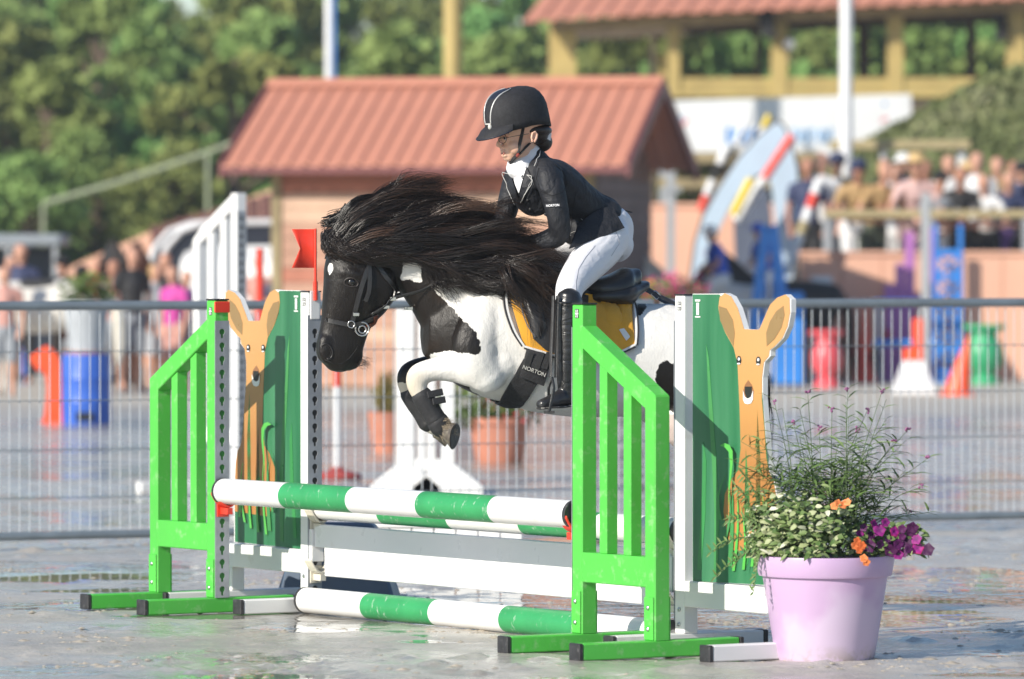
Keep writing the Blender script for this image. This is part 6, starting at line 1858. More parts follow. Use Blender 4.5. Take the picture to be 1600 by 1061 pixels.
# tall white wing, left
def white_wing(label, px, d, rz, H, S, L, nsl=2, foot=0.8, strip=True):
    t = thing('white_wing_stand', label, 'jump stand', (Xp(px, d), d, 0), rz, 'white wing stands behind the barrier'); W = 0.032
    def hx(m, x0, x1, zb0, zb1, zt0, zt1, w): m.hexa([Vector(p) for p in ((x0,-w,zb0),(x1,-w,zb1),(x1,w,zb1),(x0,w,zb0),(x0,-w,zt0),(x1,-w,zt1),(x1,w,zt1),(x0,w,zt0))])
    zr = lambda x: H - 0.01 - (x - W)*(H - S)/(L - W)
    m = MB(); m.box(-W, W, -W, W, .06, H); m.build('post', M_WHITE, t, bevel=0.004)
    m = MB(); hx(m, L-W, L+W, .06, .06, S, S-.05, W); m.build('post', M_WHITE, t, bevel=0.004)
    m = MB(); hx(m, W+.001, L-W-.001, zr(W)-.08, zr(L-W)-.08, zr(W), zr(L-W), W-.003); m.build('sloping_rail', M_WHITE, t, bevel=0.003)
    m = MB(); m.box(W+.001, L-W-.001, -W+.003, W-.003, .28, .36); m.build('lower_rail', M_WHITE, t, bevel=0.003)
    for k in range(nsl):
        x = L*(k+1)/(nsl+1); m = MB(); hx(m, x-.028, x+.028, .361, .361, zr(x-.028)-.082, zr(x+.028)-.082, .02); m.build('slat', M_WHITE, t, bevel=0.002)
    for x in (0, L):
        m = MB(); m.box(x-W, x+W, -foot/2, foot/2, .002, .058); m.build('foot', M_WHITE, t, bevel=0.004)
    if strip:
        s_ = strip_mesh(H-.1, .06, 'x', M_GALV).build('keyhole_strip', M_GALV, t); s_.location = (-W-.0002, 0, 0)
        m = MB(); m.box(-W-.0005, -W+.0005, -.024, .024, .06, H-.12); m.build('keyhole_shade', M_BLACK, t)  # black here stands for the shade within the keyholes
    return t
white_wing('tall white slatted wing stand behind the barrier, above the far green stand', 373, 32.2, RZ_L, 1.68, 1.47, 0.43)
# white stand behind the pony's forelegs: broad post, slats, triangular feet
ws = thing('white_jump_stand', 'white slatted jump stand with triangular feet behind the pony forelegs', 'jump stand', (Xp(633, 32), 32.0, 0), 0)
S = 32.0/F
for a, b in ((-14, 15), (20, 32), (35, 47), (57, 77)):
    m = MB(); m.box(a*S, b*S, -.03, .03, .06, 1.14); m.build('post' if b-a > 18 else 'slat', M_WHITE, ws, bevel=0.003)
m = MB(); m.box(-14*S, 77*S, -.036, .036, 1.141, 1.2); m.build('top_rail', M_WHITE, ws, bevel=0.003)
m = MB(); m.box(15.5*S, 56.5*S, -.026, .026, .14, .20) ; m.build('lower_rail', M_WHITE, ws, bevel=0.003)
for x0 in (0.0, 67*S):
    m = MB(); m.prism([(-.13, 0), (.13, 0), (.13, .05), (.03, .17), (-.03, .17), (-.13, .05)], lambda p, q, t_, X0=x0: Vector((X0 + p*1.5, -.055 - t_, q)), 0.03); m.build('foot', M_WHITE, ws, bevel=0.003)
    m = MB(); m.prism([(-.13, 0), (.13, 0), (.13, .05), (.03, .17), (-.03, .17), (-.13, .05)], lambda p, q, t_, X0=x0: Vector((X0 + p*1.5, .045 + t_, q)), 0.03); m.build('foot', M_WHITE, ws, bevel=0.003)
# low white block seen under the rails
lb = thing('white_block', 'low white ribbed jump block behind the rear pole', 'jump filler', (Xp(700, 24.4), 24.4, 0))
for k in range(10):
    m = MB(); m.box(-.62 + k*.094, -.62 + k*.094+.088, 0, .10, 0.0, .17); m.build('plank', M_WHITE, lb, bevel=0.003)
m = MB(); m.box(-.63, .33, -.01, .11, .171, .19); m.build('top_rail', M_WHITE, lb, bevel=0.003)
# slalom poles
def slalom(label, px, d, h, red_from, r=0.022):
    t = thing('slalom_pole', label, 'marker pole', (Xp(px, d), d, 0), 0, 'slalom poles with round feet')
    m = MB(); m.tube([(0,0,.05),(0,0,red_from)], r, 14); m.build('pole', M_MWHITE, t, smooth=True)
    m = MB(); m.tube([(0,0,red_from+.001),(0,0,h)], r, 14); m.build('tip', M_RED, t, smooth=True)
    m = MB(); m.lathe([(.14,0),(.15,.012),(.13,.035),(.05,.05),(.03,.07)], n=28); m.build('foot', pm('foot_rust_red', (0.36, 0.06, 0.05), 0.5) if 'foot_rust_red' not in bpy.data.materials else bpy.data.materials['foot_rust_red'], t, smooth=True)
slalom('white marker pole with red tip and red foot, below the pony chin', 527, 34.4, 0.82, 0.55)
slalom('red-tipped marker pole right of the tall white wing', 406, 36.5, 1.38, 0.6, 0.024)
# barrels
def barrel(label, px, py, w, h, name='blue_barrel', m_=None):
    d = base_d(py); S = d/F; t = thing(name, label, 'barrel', (Xp(px, d), d, 0)); r = w*S/2; H = h*S
    m = MB(); m.lathe([(r*.96,0),(r,.02),(r,H*.30),(r*1.02,H*.32),(r,H*.34),(r,H*.64),(r*1.02,H*.66),(r,H*.68),(r,H-.03),(r*.97,H),(r*.9,H),(r*.9,H-.02),(.01,H-.02)], n=32); m.build('drum', m_ or M_BLUE, t, smooth=True)
    m = MB(); m.box(-.07, .07, -r-.012, -r+.02, .03, .10); m.build('drum_tap_plate', M_NAVY, t, bevel=0.005)
    return t, d, H
M_BB = pm('barrel_blue', (0.04, 0.13, 0.55), 0.4, 0.1, 3)
bt, bd_, bH = barrel('blue plastic barrel carrying a grey planter, left of the far green stand', 135, 663, 76, 110, m_=M_BB)
barrel('small blue barrel behind the orange horse head cut-out', 42, 600, 16, 55, m_=M_BB)
# planter on the barrel
M_PLG = pm('planter_grey', (0.42, 0.45, 0.48), 0.6, 0.15, 5, 0.1)
pl = thing('planter', 'tapered grey planter with shrubs standing on the blue barrel', 'planter', (Xp(135, bd_), bd_, bH))
m = MB(); m.lathe([(.13,0),(.135,.03),(.18,.38),(.195,.38),(.195,.42),(.17,.42),(.16,.36),(.01,.36)], n=28); m.build('pot', M_PLG, pl, smooth=True)
m = MB(); m.lathe([(.15,-.0),(.155,.02),(.13,.022)], n=28); m.build('saucer', M_TERRA, pl, smooth=True)
def bush(parent, c, r, n, m_, size, seed, name='foliage', squash=0.7):
    rg = random.Random(seed); P_ = []; tn = []
    for _ in range(n):
        v = Vector((rg.gauss(0,1), rg.gauss(0,1), rg.gauss(0,1))).normalized()*rg.random()**.45
        q = Vector((v.x*r[0], v.y*r[1], v.z*r[2])) + Vector(c)
        if mnoise.noise(q*9) < -0.25: continue
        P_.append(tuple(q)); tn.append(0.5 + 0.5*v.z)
    return tag(quad_cloud(name, P_, size, m_, parent, seed, tn), kind='stuff')
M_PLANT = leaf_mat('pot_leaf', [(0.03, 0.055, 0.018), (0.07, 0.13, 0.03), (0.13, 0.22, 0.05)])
def petal_mat(name, col):
    t = NT(name); a = t.n('ShaderNodeAttribute', attribute_name='tone').outputs['Fac']
    t.set(color=t.ramp(a, [(0, tuple(c*.45 for c in col)), (1, col)]), rough=0.55); return t.m
M_PINKF = petal_mat('petal_pink', (0.80, 0.04, 0.25)); M_REDF = petal_mat('petal_red', (0.75, 0.03, 0.05)); M_WHF = petal_mat('petal_white', (0.75, 0.7, 0.6)); M_YELF = petal_mat('petal_yellow', (0.80, 0.40, 0.02))
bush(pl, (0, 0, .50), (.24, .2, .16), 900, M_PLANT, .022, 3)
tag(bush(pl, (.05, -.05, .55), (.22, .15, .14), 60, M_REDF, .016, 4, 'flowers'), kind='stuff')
# orange horse-head cut-out
hc = thing('horse_head_board', 'orange plastic horse head cut-out beside the blue barrel', 'jump marker', (Xp(72, 46.5), 46.5, 0))
S = 46.5/F; hp_ = [((px-72)*S, max(Z(py, 46.5), 0.0)) for px, py in ((68,665),(98,665),(95,570),(90,553),(80,545),(73,539),(64,545),(47,556),(48,566),(60,581),(66,578),(72,590),(74,610))]
m = MB(); m.prism(hp_, lambda p, q, t_: Vector((p, t_, q)), 0.05); m.build('cut_out', M_ORANGE, hc, bevel=0.008)
m = MB(); m.box(-.04, .16, -.12, .17, 0, .02); m.build('foot', M_ORANGE, hc)
# terracotta pot behind the pony
d = base_d(722); tp_ = thing('terracotta_pot', 'round terracotta pot of red flowers behind the barrier below the girth', 'flower pot', (Xp(780, d), d, 0)); r = 45*d/F
m = MB(); m.lathe([(r*.78,0),(r*.84,.02),(r*.98,.20),(r*1.0,.24),(r*1.08,.245),(r*1.08,.29),(r*.95,.29),(r*.9,.25),(.01,.25)], n=36); m.build('pot', M_TERRA, tp_, smooth=True)
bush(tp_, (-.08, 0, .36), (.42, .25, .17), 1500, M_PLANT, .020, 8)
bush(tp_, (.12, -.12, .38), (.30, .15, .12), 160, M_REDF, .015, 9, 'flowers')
b2 = thing('potted_shrub', 'low green and yellow shrub behind the pony foreleg', 'plant', (Xp(606, 39), 39, 0))
m = MB(); m.lathe([(.10,0),(.14,.28),(.12,.28),(.01,.26)], n=24); m.build('pot', M_TERRA, b2, smooth=True)
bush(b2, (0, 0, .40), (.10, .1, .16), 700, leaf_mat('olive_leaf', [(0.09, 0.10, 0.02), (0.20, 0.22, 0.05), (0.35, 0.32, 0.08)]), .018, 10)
# urns
def urn(label, px, py, w, h, m_, name='jump_urn'):
    d = base_d(py); S = d/F; t = thing(name, label, 'urn', (Xp(px, d), d, 0), 0, 'plastic urns'); W = w*S/2; H = h*S
    m = MB(); m.lathe([(W*.72,0),(W*.75,.03*H),(W*.70,.10*H),(W*.45,.16*H),(W*.50,.22*H),(W*.78,.32*H),(W*.88,.45*H),(W*.86,.62*H),(W*.62,.76*H),(W*.56,.84*H),(W*.70,.90*H),(W,.93*H),(W,H),(W*.85,H),(W*.8,.92*H),(.01,.9*H)], n=32); m.build('urn_body', m_, t, smooth=True)
    return t
urn('green plastic urn in front of the low salmon wall, far right', 1538, 601, 68, 94, M_GURN)
urn('red plastic urn in front of the salmon wall, right of the blue A-shaped stand', 1292, 606, 56, 90, M_RURN)
urn('red plastic urn glimpsed behind the pony foreleg', 612, 600, 40, 70, M_RURN)
# cones
def cone(label, px, py, w, h, lean=0.0, m_=None, band=None):
    d = base_d(py); S = d/F; t = thing('traffic_cone', label, 'cone', (Xp(px, d), d, 0), 0, 'orange cones'); W, H = w*S/2, h*S
    m = MB(); rr = []
    for f, r in ((0.03, .86), (.5, .48), (.94, .12), (1.0, .08)):
        rr.append([Vector((W*r*math.cos(2*math.pi*k/24) + lean*S*f, W*r*math.sin(2*math.pi*k/24), H*f)) for k in range(24)])
    m.rings(rr); m.build('cone_body', m_ or M_ORANGE, t, smooth=True)
    m = MB(); m.box(-W, W, -W, W, 0, H*.03); m.build('base', m_ or M_ORANGE, t, bevel=0.01)
    return t
cone('orange cone leaning right, in front of the green urn', 1494, 618, 54, 93, 20)
cone('orange cone behind the barrier below the pony chin', 580, 602, 44, 72)
cone('orange cone half hidden by the green slats at left', 300, 612, 14, 55)
cone('red cone standing behind the white table', 1352, 598, 40, 118, m_=M_RED)
d = base_d(616); t = thing('white_cone_base', 'white trapezoid jump foot with an orange top, left of the leaning orange cone', 'jump foot', (Xp(1428, d), d, 0)); S = d/F
m = MB(); rr = [[Vector((sx*hx*S, sy*hx*.5*S, z)) for sx, sy in ((-1,-1),(1,-1),(1,1),(-1,1))] for hx, z in ((36, 0), (33, .03), (18, .31), (16, .33))]; m.rings(rr); m.build('foot', M_MWHITE, t, bevel=0.01)
m = MB(); m.box(-17*S, 14*S, -.06, .06, .331, .45); m.build('orange_block', M_ORANGE, t, bevel=0.01)
m = MB(); m.box(-2*S, 14*S, -.05, .05, .451, .74); m.build('orange_block', M_ORANGE, t, bevel=0.01)
# tall blue ladder stand
def blue_stand(label, px, py, w, h, m_, levels):
    d = base_d(py); S = d/F; t = thing('lattice_stand', label, 'jump stand', (Xp(px, d), d, 0)); W, H = w*S, h*S; q = 7*S
    for x in (-W/2, W/2 - q):
        m = MB(); m.box(x, x+q, -.03, .03, .05, H); m.build('post', m_, t, bevel=0.006)
    for k in range(levels + 1):
        z = .08 + k*(H*.80-.08)/levels
        m = MB(); m.box(-W/2+q+.001, W/2-q-.001, -.025, .025, z, z+.07); m.build('cross_rail', m_, t, bevel=0.004)
        if k < levels:
            z2 = .08 + (k+1)*(H*.80-.08)/levels
            for s in (-1, 1):
                m = MB(); m.bar((s*(W/2-q), 0, z+.07), (0, 0, (z+z2)/2+.035), .035, .05, up=(0,1,0)); m.build('brace', m_, t)
                m = MB(); m.bar((s*(W/2-q), 0, z2), (0, 0, (z+z2)/2+.035), .03, .05, up=(0,1,0)); m.build('brace', m_, t)
    m = MB(); m.box(-W/2-.08, W/2+.08, -.25, .25, 0, .05); m.build('foot', m_, t, bevel=0.006)
    return t
blue_stand('tall bright blue lattice stand in front of the spectators', 1481, 599, 46, 249, M_BLUE, 5)
# purple stepped stand
d = 62.5; S = d/F; t = thing('stepped_stand', 'purple stepped jump stand left of the blue lattice stand', 'jump stand', (Xp(1422, d), d, 0))
for a, b, py in ((-40, -24, 445), (-23, -9, 412), (-8, 7, 362), (22, 38, 356)):
    m = MB(); m.box(a*S, b*S, -.03, .03, .05, Z(py, d)); m.build('board', M_PURPLE, t, bevel=0.005)
for py in (470, 540):
    m = MB(); m.box(-40*S, 38*S, -.05, -.031, Z(py+8, d), Z(py-8, d)); m.build('cross_rail', M_PURPLE, t)
m = MB(); m.box(-44*S, 42*S, -.2, .2, 0, .05); m.build('foot', M_PURPLE, t)
t = thing('barrier_post', 'plain grey steel post between the purple and blue stands', 'post', (Xp(1446, 60.5), 60.5, 0)); m = MB(); m.box(-.045, .045, -.045, .045, .02, Z(302, 60.5)-.0); m.build('shaft', M_GREY, t, bevel=0.005); m = MB(); m.box(-.2, .2, -.2, .2, 0, .02); m.build('base', M_GREY, t)
for lab, py in (('blue rail hanging higher between the purple and blue stands', 473), ('blue rail hanging lower between the purple and blue stands', 536)):
    t = thing('blue_rail', lab, 'jump pole', Vector((Xp(1365, 60.9), 60.9, Z(py, 60.9)))); m = MB(); m.tube([(0,0,0),(.62,0,0)], .035, 12); m.build('rail', M_BLUE, t, smooth=True)
    for x in (0, .62):
        m = MB(); m.tube([(x-.006,0,0),(x+.006,0,0)], .037, 12); m.build('end_cap', M_MWHITE, t, smooth=True)
# blue A-shaped stand with board
d = 60.0; S = d/F; t = thing('a_frame_stand', 'blue A-shaped jump stand behind the near deer panel ears', 'jump stand', (Xp(1205, d), d, 0))
for x0, x1 in ((-8, -38), (2, 36)):
    m = MB(); m.bar(((x1)*S, 0, .05), ((x0)*S, 0, Z(352, d)), 16*S, .06, up=(0,1,0)); m.build('leg', M_BLUE, t, bevel=0.005)
m = MB(); m.box(-24*S, 24*S, -.025, .025, .62, .72); m.build('cross_rail', M_BLUE, t)
m = MB(); m.box(4*S, 50*S, -.12, -.06, 0.02, .98); m.build('board', M_BLUE, t, bevel=0.01)
for k in range(3):
    m = MB(); m.box((-12+7*k)*S, (-8+7*k)*S, -.03, .03, .1, 1.2); m.build('slat', M_MWHITE if k == 1 else M_BLUE, t)
# white table frame, dark pots below
d = 62.2; S = d/F; t = thing('white_table', 'white table holding small jump parts, right of the red urn', 'table', (Xp(1290, d), d, 0))
m = MB(); m.box(0, 85*S, -.2, .2, .83, .88); m.build('top', M_MWHITE, t)
for x in (0, 80):
    for y in (-.19, .15):
        m = MB(); m.box(x*S, (x+5)*S, y, y+.04, 0, .83); m.build('leg', M_MWHITE, t)
t = thing('white_box', 'white box on the ground between the red urn and the dark pony', 'box', (Xp(1284, 62.2), 62.2, 0)); m = MB(); m.box(-.11, .11, 0, .2, 0, Z(432, 62.2)); m.build('carton', M_MWHITE, t, bevel=0.01); m = MB(); m.box(-.115, .115, -.004, -.001, .5, .8); m.build('label_strip', M_LBLUE, t)
for i, (px, py, w, h, mm) in enumerate(((1362, 598, 22, 46, M_TYRE), (1340, 596, 24, 40, M_DWOOD), (1386, 596, 18, 58, M_PURPLE))):
    d = base_d(py); S = d/F; t = thing('plant_pot', ['black pot under the white table frame', 'brown pot under the white table frame, left of the black pot', 'purple pot right of the white table frame'][i], 'pot', (Xp(px, d), d, 0)); W, H = w*S/2, h*S
    m = MB(); m.lathe([(W*.7,0),(W,H*.85),(W*1.1,H*.86),(W*1.1,H),(W*.9,H),(.01,H*.9)], n=24); m.build('pot', mm, t, smooth=True)
    bush(t, (0,0,H*1.15), (W*1.0, W, H*.3), 150, M_REDF if i else M_PLANT, .018, 20+i)
# sail shaped board
d = 66.0; S = d/F
def X_(p): return ((p[0]-1165)*S, Z(p[1], d))
t = thing('sail_board', 'pale blue arched sail-shaped board leaning above the young riders', 'jump wing', (Xp(1165, d), d, 0))
out = [(1078,440),(1086,380),(1100,335),(1125,290),(1155,245),(1185,212),(1212,190),(1224,196),(1236,222),(1246,262),(1250,310),(1250,360),(1244,410),(1238,440),(1218,440),(1214,380),(1210,330),(1206,290),(1196,270),(1176,278),(1150,310),(1128,350),(1108,400),(1100,440)]
m = MB(); m.prism([X_(p) for p in out], lambda p, q, t_: Vector((p, t_, q)), 0.05); m.build('board', M_LBLUE, t, bevel=0.01)
for pts in (out[:7], out[6:14]):
    m = MB(); m.tube([Vector((X_(p)[0], 0.02, X_(p)[1])) for p in pts], .022, 6); m.build('edge_trim', M_DWOOD, t, smooth=True)
m = MB(); m.prism([X_(p) for p in ((1146,330),(1165,300),(1200,296),(1206,340),(1206,430),(1150,430))], lambda p, q, t_: Vector((p, .07+t_, q)), 0.03); m.build('backing', pm('slate_cloth', (0.10, 0.12, 0.17), 0.8), t)
for px in (1090, 1232):
    m = MB(); m.box((px-1165)*S-.04, (px-1165)*S+.04, 0, .05, 0, Z(438, d)); m.build('leg', M_MWHITE, t)
def lean_pole(label, a, b, d, r, cols):
    A, B = D3(*a, d), D3(*b, d); t = thing('leaning_pole', label, 'jump pole', (A.x, A.y, A.z), 0, 'poles leaning in the rack'); n = len(cols)
    for k, c in enumerate(cols):
        m = MB(); m.tube([(B-A)*(k/n + .002), (B-A)*((k+1)/n - .002)], r, 12); m.build('painted_section', {'w': M_MWHITE, 'r': M_RED, 'y': M_YELLOW, 'k': M_TYRE, 't': M_RAILW}[c], t, smooth=True)
lean_pole('leaning pole in red and white crossing the pale blue sail board', (1150,345), (1238,212), 65.6, .055, 'wwwrrr')
lean_pole('yellow leaning pole in front of the pale blue sail board', (1146,335), (1174,280), 65.4, .055, 'yy')
lean_pole('yellow tipped pole end showing above the pale blue sail board', (1165,260), (1202,180), 66.6, .04, 'ywwy')
lean_pole('leaning pole in white, black and red left of the pale blue sail board', (1094,330), (1134,232), 67.0, .05, 'rwkw')
lean_pole('long white pole leaning right of the sail board towards the spectators', (1228,430), (1280,282), 62.6, .055, 'wwwtwrw')
lean_pole('white and dark pole end leaning above the left side of the sail board', (1140,250), (1168,180), 67.2, .035, 'kww')
t = thing('grey_post', 'grey steel post behind the pale blue sail board, beside the hut', 'post', (Xp(1048, 66.4), 66.4, 0)); m = MB(); m.box(-.05,.05,-.03,.03,.01,Z(262,66.4)); m.build('shaft', M_GREY, t); m = MB(); m.box(-.12,.12,-.05,.05,Z(300,66.4),Z(292,66.4)); m.build('cross_arm', M_GREY, t)
# flower border by the hut
t = thing('flower_bed', 'pink and magenta flowers growing beside the hut, left of the young riders', 'flowers', (Xp(1058, 57), 57, 0))
m = MB(); m.box(-.35, .35, -.12, .12, 0, .75); m.build('trough', M_DWOOD, t, bevel=0.01)
bush(t, (0, 0, .93), (.38, .2, .22), 900, M_PLANT, .028, 41); bush(t, (0, -.12, .98), (.38, .16, .24), 260, M_PINKF, .026, 42, 'flowers'); bush(t, (-.3, -.12, 1.0), (.12, .1, .14), 30, M_YELF, .022, 43, 'flowers')
# ------------------------------------------------------------------ spectators, young riders and their ponies
def pm_(name, col, rough=0.7):
    return bpy.data.materials.get(name) or pm(name, col, rough, 0.12, 6)
CL = dict(white=(0.72,0.72,0.72), tan=(0.42,0.27,0.12), olive=(0.06,0.075,0.05), pinkp=(0.62,0.42,0.40), navy=(0.03,0.04,0.10), black=(0.02,0.02,0.022), blue=(0.03,0.10,0.55),
          straw=(0.60,0.42,0.20), brown=(0.07,0.035,0.02), dark=(0.018,0.013,0.012), grey=(0.25,0.27,0.30), magenta=(0.55,0.06,0.32), rose=(0.50,0.26,0.22), lgrey=(0.5,0.52,0.55), purple=(0.12,0.06,0.22), blond=(0.42,0.27,0.11))
def cm(k): return pm_('cloth_' + k, CL[k])
SK = [pm_('skin_light', (0.56, 0.30, 0.21), 0.55), pm_('skin_tanned', (0.42, 0.20, 0.13), 0.55)]
def person(label, x, y, z, rz, h=1.65, pose='lean', top='white', bottom='navy', hair='brown', hat=None, skin=0, group='spectators at the rail'):
    t = thing('person', label, 'person', (x, y, z), rz, group); k = h/1.7
    def B(pts_list):
        m = MB()
        for pts in pts_list:
            arr = catmull([[a*k, b*k, c*k, r*k] for a, b, c, r in pts], 3*(len(pts)-1)) if len(pts) > 2 else [np.array([a*k, b*k, c*k, r*k]) for a, b, c, r in pts]
            m.tube([Vector(q[:3]) for q in arr], [max(q[3], .004) for q in arr], 10); m.ball(arr[0][:3], arr[0][3], 5); m.ball(arr[-1][:3], arr[-1][3], 5)
        return m
    lean = dict(lean=.30, stand=0.0, sit=.12, arm=.0)[pose]   # local -y is the way they face
    hipz = .90 if pose != 'sit' else .0
    sh_ = Vector((0, -lean, hipz + .50 - lean*.22)); hd = sh_ + Vector((0, -.05 - lean*.25, .25))
    trunk = [[(0,0,hipz,.13),(0,-lean*.4,hipz+.22,.125),(0,-lean*.9,hipz+.42,.14),(sh_.x,sh_.y,sh_.z+.02,.10)],[(-.13,sh_.y,sh_.z,.075),(.13,sh_.y,sh_.z,.075)]]
    neck = [[(sh_.x,sh_.y,sh_.z,.06),(hd.x,hd.y+.02,hd.z-.08,.052)]]
    head = [[(hd.x,hd.y,hd.z-.03,.078),(hd.x,hd.y+.01,hd.z+.035,.092)],[(hd.x,hd.y-.085,hd.z-.02,.014),(hd.x,hd.y-.07,hd.z+.01,.012)]]
    if pose == 'sit': legs = [[(s*.09,0,hipz,.10),(s*.20,-.25,hipz-.08,.075),(s*.24,-.22,hipz-.45,.05),(s*.24,-.30,hipz-.50,.04)] for s in (-1, 1)]
    else: legs = [[(s*.09,0,hipz,.10),(s*.10,-.02,.50,.068),(s*.10,.02,.10,.042),(s*.10,-.02,.05,.045)] for s in (-1, 1)] + [[(s*.10,0,.035,.035),(s*.11,-.15,.03,.032)] for s in (-1, 1)]
    if pose == 'lean': arms = [[(s*.19,sh_.y,sh_.z,.052),(s*.30,sh_.y-.02,sh_.z-.27,.042),(s*.10,sh_.y-.22,sh_.z-.34,.032),(s*.04,sh_.y-.26,sh_.z-.33,.036)] for s in (-1, 1)]
    elif pose == 'sit': arms = [[(s*.19,sh_.y,sh_.z,.05),(s*.23,sh_.y-.04,sh_.z-.25,.04),(s*.08,sh_.y-.24,sh_.z-.30,.03)] for s in (-1, 1)]
    elif pose == 'arm': arms = [[(-.19,sh_.y,sh_.z,.05),(-.24,sh_.y+.02,sh_.z-.28,.04),(-.22,sh_.y-.06,sh_.z-.52,.03)],[(.19,sh_.y,sh_.z,.05),(.28,sh_.y-.12,sh_.z-.10,.04),(.10,sh_.y-.22,sh_.z+.12,.03)]]
    else: arms = [[(s*.19,sh_.y,sh_.z,.05),(s*.24,sh_.y+.02,sh_.z-.28,.04),(s*.22,sh_.y-.06,sh_.z-.52,.03),(s*.21,sh_.y-.09,sh_.z-.60,.034)] for s in (-1, 1)]
    body = B(trunk + neck + head + legs + arms)
    me = fuse(body, 'body', 0.022*k, 2); link('body', me, SK[skin], t)
    up = lambda L__, s: [[(a, b, c, r*s) for a, b, c, r in p] for p in L__]
    me = fuse(B(up(trunk, 1.13) + [[(*a[0][:3], a[0][3]*1.25), (*[(u+v)/2 for u, v in zip(a[0][:3], a[1][:3])], a[1][3]*1.35)] for a in arms]), 'top', 0.022*k, 1); link('top', me, cm(top), t)
    lg = [[(*p[0][:3], p[0][3]*1.15), (*p[1][:3], p[1][3]*1.2)] for p in legs if len(p) > 2]
    if pose == 'sit' or bottom in ('olive', 'white', 'black'): lg = [[(a, b, c, r*1.18) for a, b, c, r in p[:3]] for p in legs if len(p) > 2]
    me = fuse(B(lg + [[(0,0,hipz,.15),(0,-lean*.15,hipz+.06,.145)]]), 'bottom', 0.022*k, 1); link('trousers', me, cm(bottom), t)
    me = fuse(B([[(hd.x,hd.y+.035,hd.z+.045,.088),(hd.x,hd.y+.055,hd.z-.03,.075)]]), 'hair', 0.018*k, 1); link('hair', me, cm(hair), t)
    if hat:
        m = MB(); c = hd*k + Vector((0, 0, .05*k)); q = k
        if hat == 'straw' : m.lathe([(.19*q,.0),(.19*q,.012*q),(.105*q,.02*q),(.095*q,.10*q),(.06*q,.115*q),(.01,.115*q)], c=c, n=20); m.build('straw_hat', cm('straw'), t, smooth=True)
        elif hat in ('whitehat',): m.lathe([(.17*q,.0),(.17*q,.01*q),(.105*q,.02*q),(.09*q,.10*q),(.01,.11*q)], c=c, n=20); m.build('sun_hat', cm('white'), t, smooth=True)
        else:
            m.ball(c + Vector((0, .01, .0)), (.108*q, .115*q, .095*q), 8); o = m.build('helmet' if hat.startswith('h_') else 'cap', cm(hat.replace('h_', '')), t, smooth='all')
            m = MB(); m.box(-.07*q, .07*q, -.17*q, -.08*q, -.0, .012); o2 = m.build('peak', cm(hat.replace('h_', '')), o); o2.location = c + Vector((0, -.01, .0))
    return t
dR = 64.75
def sp(px, label, **kw):
    d = kw.pop('d', dR); return person(label, Xp(px, d), d, 0.85, kw.pop('rz', 0), **kw)
sp(1262, 'bare-armed spectator in a blue top at the left end of the rail', top='navy', bottom='black', hair='brown', pose='stand', h=1.55, skin=1, d=65.2)
sp(1284, 'spectator in white standing behind the white mast', top='white', bottom='grey', hair='dark', pose='stand', h=1.62, d=66.0)
sp(1338, 'spectator in a navy cap and tan shirt leaning on the rail', top='tan', bottom='white', hair='dark', hat='navy', h=1.58, skin=1)
sp(1362, 'blond spectator in a tan top beside the navy cap, head on hand', top='tan', bottom='olive', hair='blond', h=1.55, rz=R(20))
sp(1398, 'spectator in white trousers and grey top behind the rail', top='grey', bottom='white', hair='dark', pose='stand', h=1.48, d=65.4)
sp(1428, 'spectator in a wide straw hat leaning on the rail', top='pinkp', bottom='pinkp', hair='brown', hat='straw', h=1.62)
sp(1412, 'spectator in a white hat close beside the straw hat', top='lgrey', bottom='white', hair='brown', hat='whitehat', h=1.58, d=65.5, pose='stand')
sp(1466, 'small spectator in a dark cap right of the straw hat', top='grey', bottom='white', hair='dark', hat='black', h=1.45)
sp(1497, 'dark-haired spectator leaning over the rail behind the blue lattice stand', top='black', bottom='black', hair='dark', h=1.5, skin=1)
sp(1526, 'spectator in a white shirt standing taller than the others at the rail', top='white', bottom='navy', hair='brown', h=1.62, pose='stand', d=65.5)
sp(1545, 'bare-shouldered spectator leaning right of the white shirt', top='white', bottom='black', hair='blond', h=1.42, rz=R(-15))
sp(1572, 'spectator in purple shorts near the right end of the rail', top='navy', bottom='purple', hair='dark', h=1.45)
sp(1596, 'spectator in dark blue at the right edge of the photo', top='navy', bottom='black', hair='dark', h=1.5, pose='arm', hat='black')
sp(1452, 'child in grey peering between two leaning spectators', top='grey', bottom='black', hair='dark', h=1.3, d=64.95, hat='grey')

